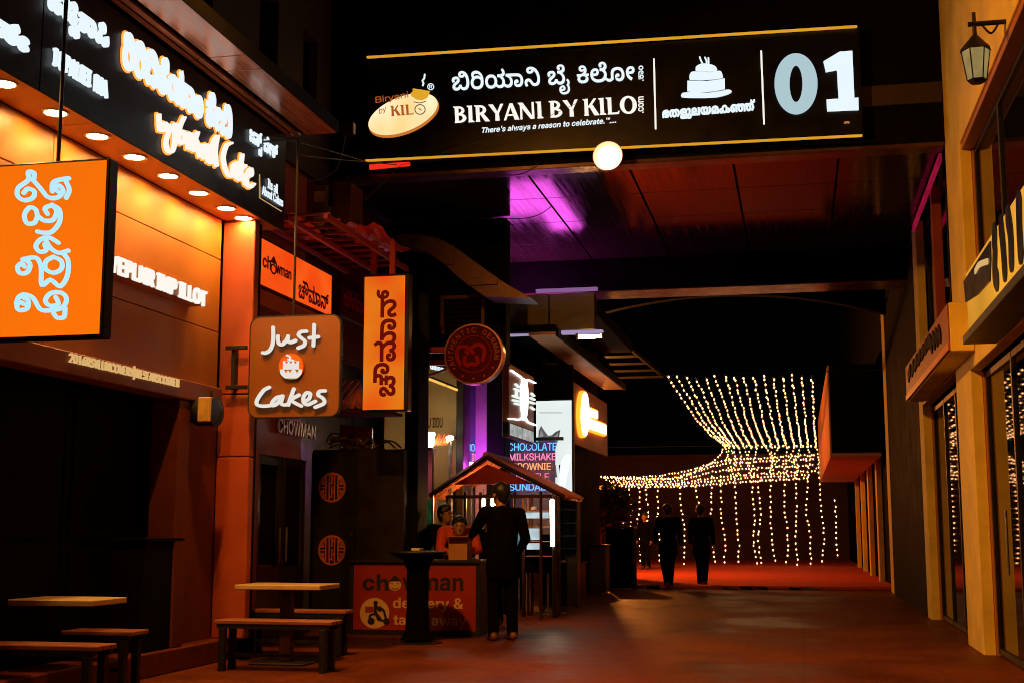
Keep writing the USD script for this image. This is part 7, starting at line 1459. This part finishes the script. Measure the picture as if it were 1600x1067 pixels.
# ================================================================ PEOPLE
def sph(c, r, seg=10):
    return manifold3d.Manifold.sphere(r, seg).translate([float(v) for v in c])
def bone(a, ra, b, rb):
    return manifold3d.Manifold.batch_hull([sph(a, ra), sph(b, rb)])
def add_all(ms):
    out = ms[0]
    for m in ms[1:]:
        out = out + m
    return out
def finish(m, edge=0.035, it=6):
    m = m.refine_to_length(edge).to_mesh()
    t = trimesh.Trimesh(m.vert_properties[:, :3], m.tri_verts, process=True)
    trimesh.smoothing.filter_taubin(t, lamb=0.5, nu=0.53, iterations=it)
    return t
def person(label, loc, heading, J, shirt, legs, group=None, scale=1.0, seat=False):
    """J: joints in metres, x to the person's right, y forwards, z up"""
    base = dict(pelvis=(0, 0, .95), belly=(0, 0, 1.08), chest=(0, .0, 1.28), neck=(0, .0, 1.46), head=(0, .03, 1.60), look=0.0,
                sR=(.19, 0, 1.40), eR=(.25, .0, 1.12), wR=(.26, .06, .88), sL=(-.19, 0, 1.40), eL=(-.25, 0, 1.12), wL=(-.26, .06, .88),
                hR=(.09, 0, .92), kR=(.1, .02, .50), aR=(.1, -.02, .09), hL=(-.09, 0, .92), kL=(-.1, .02, .50), aL=(-.1, -.02, .09))
    base.update(J)
    g = {k: V3(v, float) if not np.isscalar(v) else v for k, v in base.items()}
    ca, sa = math.cos(heading), math.sin(heading)
    Rm = V3([[ca, -sa, 0], [sa, ca, 0], [0, 0, 1.0]])
    loc = V3(loc, float)
    def place(t):
        t = t.copy()
        t.vertices = (t.vertices * scale) @ Rm.T + loc
        return t
    lk = g['look']
    fx = V3([math.sin(lk), math.cos(lk), 0]); sxv = V3([math.cos(lk), -math.sin(lk), 0])
    h = g['head']
    skin = [bone(h + V3([0, 0, .03]), .088, h + fx * .035 + V3([0, 0, -.07]), .058), sph(h - fx * .02 + V3([0, 0, .025]), .092),
            bone(h + fx * .1 + V3([0, 0, .0]), .01, h + fx * .108 + V3([0, 0, -.035]), .016), bone(h + fx * .078 + sxv * .02 + V3([0, 0, -.072]), .012, h + fx * .078 - sxv * .02 + V3([0, 0, -.072]), .012),
            sph(h + sxv * .092 + V3([0, 0, -.01]), .024), sph(h - sxv * .092 + V3([0, 0, -.01]), .024),
            bone(g['neck'] + V3([0, 0, -.06]), .06, h + V3([0, -.01, -.08]), .052),
            bone(g['chest'], .12, g['belly'], .11), bone(g['belly'], .11, g['pelvis'], .12)]
    for s in 'RL':
        skin += [bone(g['chest'] + V3([0, 0, .08]), .075, g['s' + s], .055), bone(g['s' + s], .05, g['e' + s], .04), bone(g['e' + s], .038, g['w' + s], .028),
                 bone(g['pelvis'], .1, g['h' + s], .085), bone(g['h' + s], .08, g['k' + s], .055), bone(g['k' + s], .055, g['a' + s], .036),
                 bone(g['a' + s] + V3([0, -.03, -.05]), .035, g['a' + s] + V3([0, .14, -.06]), .028)]
        # the hand: palm, four fingers and a thumb
        w, e = g['w' + s], g['e' + s]
        d = (w - e) / (np.linalg.norm(w - e) + 1e-9)
        side = np.cross(d, [0, 0, 1.0]) if abs(d[2]) < .9 else V3([0, 1.0, 0])
        side = side / np.linalg.norm(side)
        nrm = np.cross(side, d)
        palm = w + d * .075
        skin.append(manifold3d.Manifold.batch_hull([sph(w + d * .015, .024), sph(palm + side * .03, .013), sph(palm - side * .03, .013)]))
        for q, (o, L) in enumerate(((-.03, .062), (-.01, .075), (.01, .07), (.029, .055))):
            b0 = palm + side * o
            b1 = b0 + d * L * .55 - nrm * .006
            skin += [bone(b0, .0095, b1, .0088), bone(b1, .0088, b1 + d * L * .35 - nrm * .022, .0075)]
        t0_ = w + d * .03 - side * .025
        t1_ = t0_ + d * .03 - side * .03
        skin += [bone(t0_, .013, t1_, .011), bone(t1_, .011, t1_ + d * .028 - side * .004, .009)]
    t = T('person', label, 'person', loc, group)
    t.part('body', place(finish(add_all(skin), .03, 3)), M['skin'], smooth=True)
    eyes = [trimesh.creation.icosphere(1, .011) for _ in range(2)]
    for k, m in enumerate(eyes):
        m.apply_translation(h + fx * .088 + sxv * (.033 if k else -.033) + V3([0, 0, .018]))
    t.part('eyes', place(cat_(eyes)), M['hair'], smooth=True)
    hair = add_all([sph(h - fx * .022 + V3([0, 0, .045]), .105), bone(h - fx * .05 + V3([0, 0, .02]), .085, h - fx * .05 + V3([0, 0, -.05]), .06), bone(h + fx * .05 + V3([0, 0, .09]), .045, h - fx * .02 + V3([0, 0, .1]), .055)])
    t.part('hair', place(finish(hair, .03, 2)), M['hair'], smooth=True)
    top = [bone(g['chest'] + V3([.05, 0, .02]), .14, g['belly'] + V3([.03, 0, 0]), .14), bone(g['chest'] + V3([-.05, 0, .02]), .14, g['belly'] + V3([-.03, 0, 0]), .14), bone(g['belly'], .15, g['pelvis'] + V3([.04, 0, -.1]), .15), bone(g['belly'], .15, g['pelvis'] + V3([-.04, 0, -.1]), .15), bone(g['pelvis'] + V3([.05, 0, -.05]), .145, g['pelvis'] + V3([.07, .0, -.21]), .13), bone(g['pelvis'] + V3([-.05, 0, -.05]), .145, g['pelvis'] + V3([-.07, 0, -.21]), .13), bone(g['pelvis'] + V3([-.07, 0, -.2]), .13, g['pelvis'] + V3([.07, 0, -.2]), .13), bone(g['neck'] + V3([0, -.01, -.05]), .075, g['chest'] + V3([0, 0, .06]), .12)]
    for s in 'RL':
        top += [bone(g['chest'] + V3([0, 0, .07]), .105, g['s' + s], .075), bone(g['s' + s], .074, g['e' + s], .06), bone(g['e' + s], .058, g['w' + s] - (g['w' + s] - g['e' + s]) * .08, .045)]
    t.part('jacket', place(finish(add_all(top), .04, 4)), shirt, smooth=True)
    tr_ = []
    for s in 'RL':
        tr_ += [bone(g['pelvis'] + V3([0, 0, -.02]), .125, g['h' + s], .108), bone(g['h' + s], .104, g['k' + s], .076), bone(g['k' + s], .074, g['a' + s] + V3([0, 0, -.02]), .062)]
    t.part('trousers', place(finish(add_all(tr_), .045, 4)), legs, smooth=True)
    for s in 'RL':
        a = g['a' + s]
        sh_ = manifold3d.Manifold.batch_hull([sph(a + V3([0, -.05, -.045]), .045), sph(a + V3([-.012, .15, -.055]), .036), sph(a + V3([.012, .15, -.055]), .036), sph(a + V3([0, 0, 0]), .05)])
        sh_ = sh_.trim_by_plane([0, 0, 1], float(a[2] - .089))
        t.part('shoe', place(finish(sh_, .03, 1)), M['shoe'], smooth=True)
    return t


# the man at the counter, seen from behind, one arm reaching forwards to the left
c = at(786, 1000, z=0)
person('person in dark jacket and trousers, seen from behind, reaching over the red counter', c, math.radians(28),
       dict(chest=(-.0, .05, 1.30), neck=(0, .08, 1.48), head=(.0, .12, 1.62), look=-.5, sL=(-.2, .05, 1.41), eL=(-.26, .26, 1.22), wL=(-.24, .5, 1.16), sR=(.2, .03, 1.40), eR=(.27, .02, 1.12), wR=(.24, .2, .98), kL=(-.1, .03, .5), aL=(-.12, -.02, .09), aR=(.11, .0, .09)), M['cloth_dark'], M['cloth_dark'], scale=1.04)
# behind the counter
c = at(712, 900, y=16.75); c[2] = 0
person('person in red shirt bending over a box behind the counter', c, math.radians(200),
       dict(belly=(0, .08, 1.05), chest=(0, .25, 1.17), neck=(0, .38, 1.26), head=(0, .47, 1.31), look=.1, sR=(.19, .27, 1.24), eR=(.24, .42, 1.02), wR=(.12, .55, .98), sL=(-.19, .27, 1.24), eL=(-.24, .42, 1.02), wL=(-.1, .55, .98)), M['cloth_red'], M['cloth_dark'])
c = at(697, 900, y=17.3); c[2] = 0
person('person in dark shirt behind the red counter, face turned to the right', c, math.radians(180),
       dict(chest=(0, .06, 1.16), belly=(0, .02, 1.02), pelvis=(0, 0, .9), neck=(0, .09, 1.34), head=(-.02, .12, 1.47), look=-1.1, sR=(.19, .06, 1.28), sL=(-.19, .06, 1.28), eR=(.24, .12, 1.02), wR=(.18, .3, .95), eL=(-.24, .12, 1.02), wL=(-.15, .3, .95)), M['cloth_dark'], M['cloth_dark'])
c = at(768, 900, y=17.7); c[2] = 0
person('person half hidden behind the reaching arm of the man in dark', c, math.radians(170),
       dict(pelvis=(0, 0, .82), belly=(0, .02, .95), chest=(0, .05, 1.1), neck=(0, .07, 1.27), head=(0, .1, 1.40), sR=(.19, .04, 1.22), sL=(-.19, .04, 1.22), eR=(.24, .1, .96), wR=(.2, .3, .95), eL=(-.24, .1, .96), wL=(-.2, .3, .95), hR=(.09, 0, .8), hL=(-.09, 0, .8), kR=(.1, .06, .45), kL=(-.1, .06, .45)), M['cloth_grey'], M['cloth_dark'])
# walkers
walk = dict(kR=(.09, .14, .50), aR=(.08, .2, .1), kL=(-.09, .02, .48), aL=(-.08, -.22, .14), eR=(.25, -.1, 1.12), wR=(.26, -.05, .9), eL=(-.25, .1, 1.12), wL=(-.25, .2, .92))
c = at(1045, 919, z=0)
person('person in dark clothes walking away, left one of the pair before the fairy lights', c, math.radians(6), dict(walk, kR=(.06, .1, .5), aR=(.03, .12, .09), aL=(-.03, -.14, .12)), M['cloth_dark'], M['cloth_dark'], 'walkers before the fairy lights', scale=1.06)
c = at(1097, 917, z=0)
person('person in dark clothes walking away, right one of the pair before the fairy lights', c, math.radians(-4), dict(walk, kL=(-.06, .1, .5), aL=(-.05, .1, .09), kR=(.08, .02, .48), aR=(.07, -.12, .12)), M['cloth_grey'], M['cloth_dark'], 'walkers before the fairy lights', scale=1.06)
c = at(1009, 889, y=41); c[2] = 0.07
person('person standing far off, left of the two walkers, among the hanging lights', c, math.radians(150), {}, M['cloth_dark'], M['cloth_grey'])
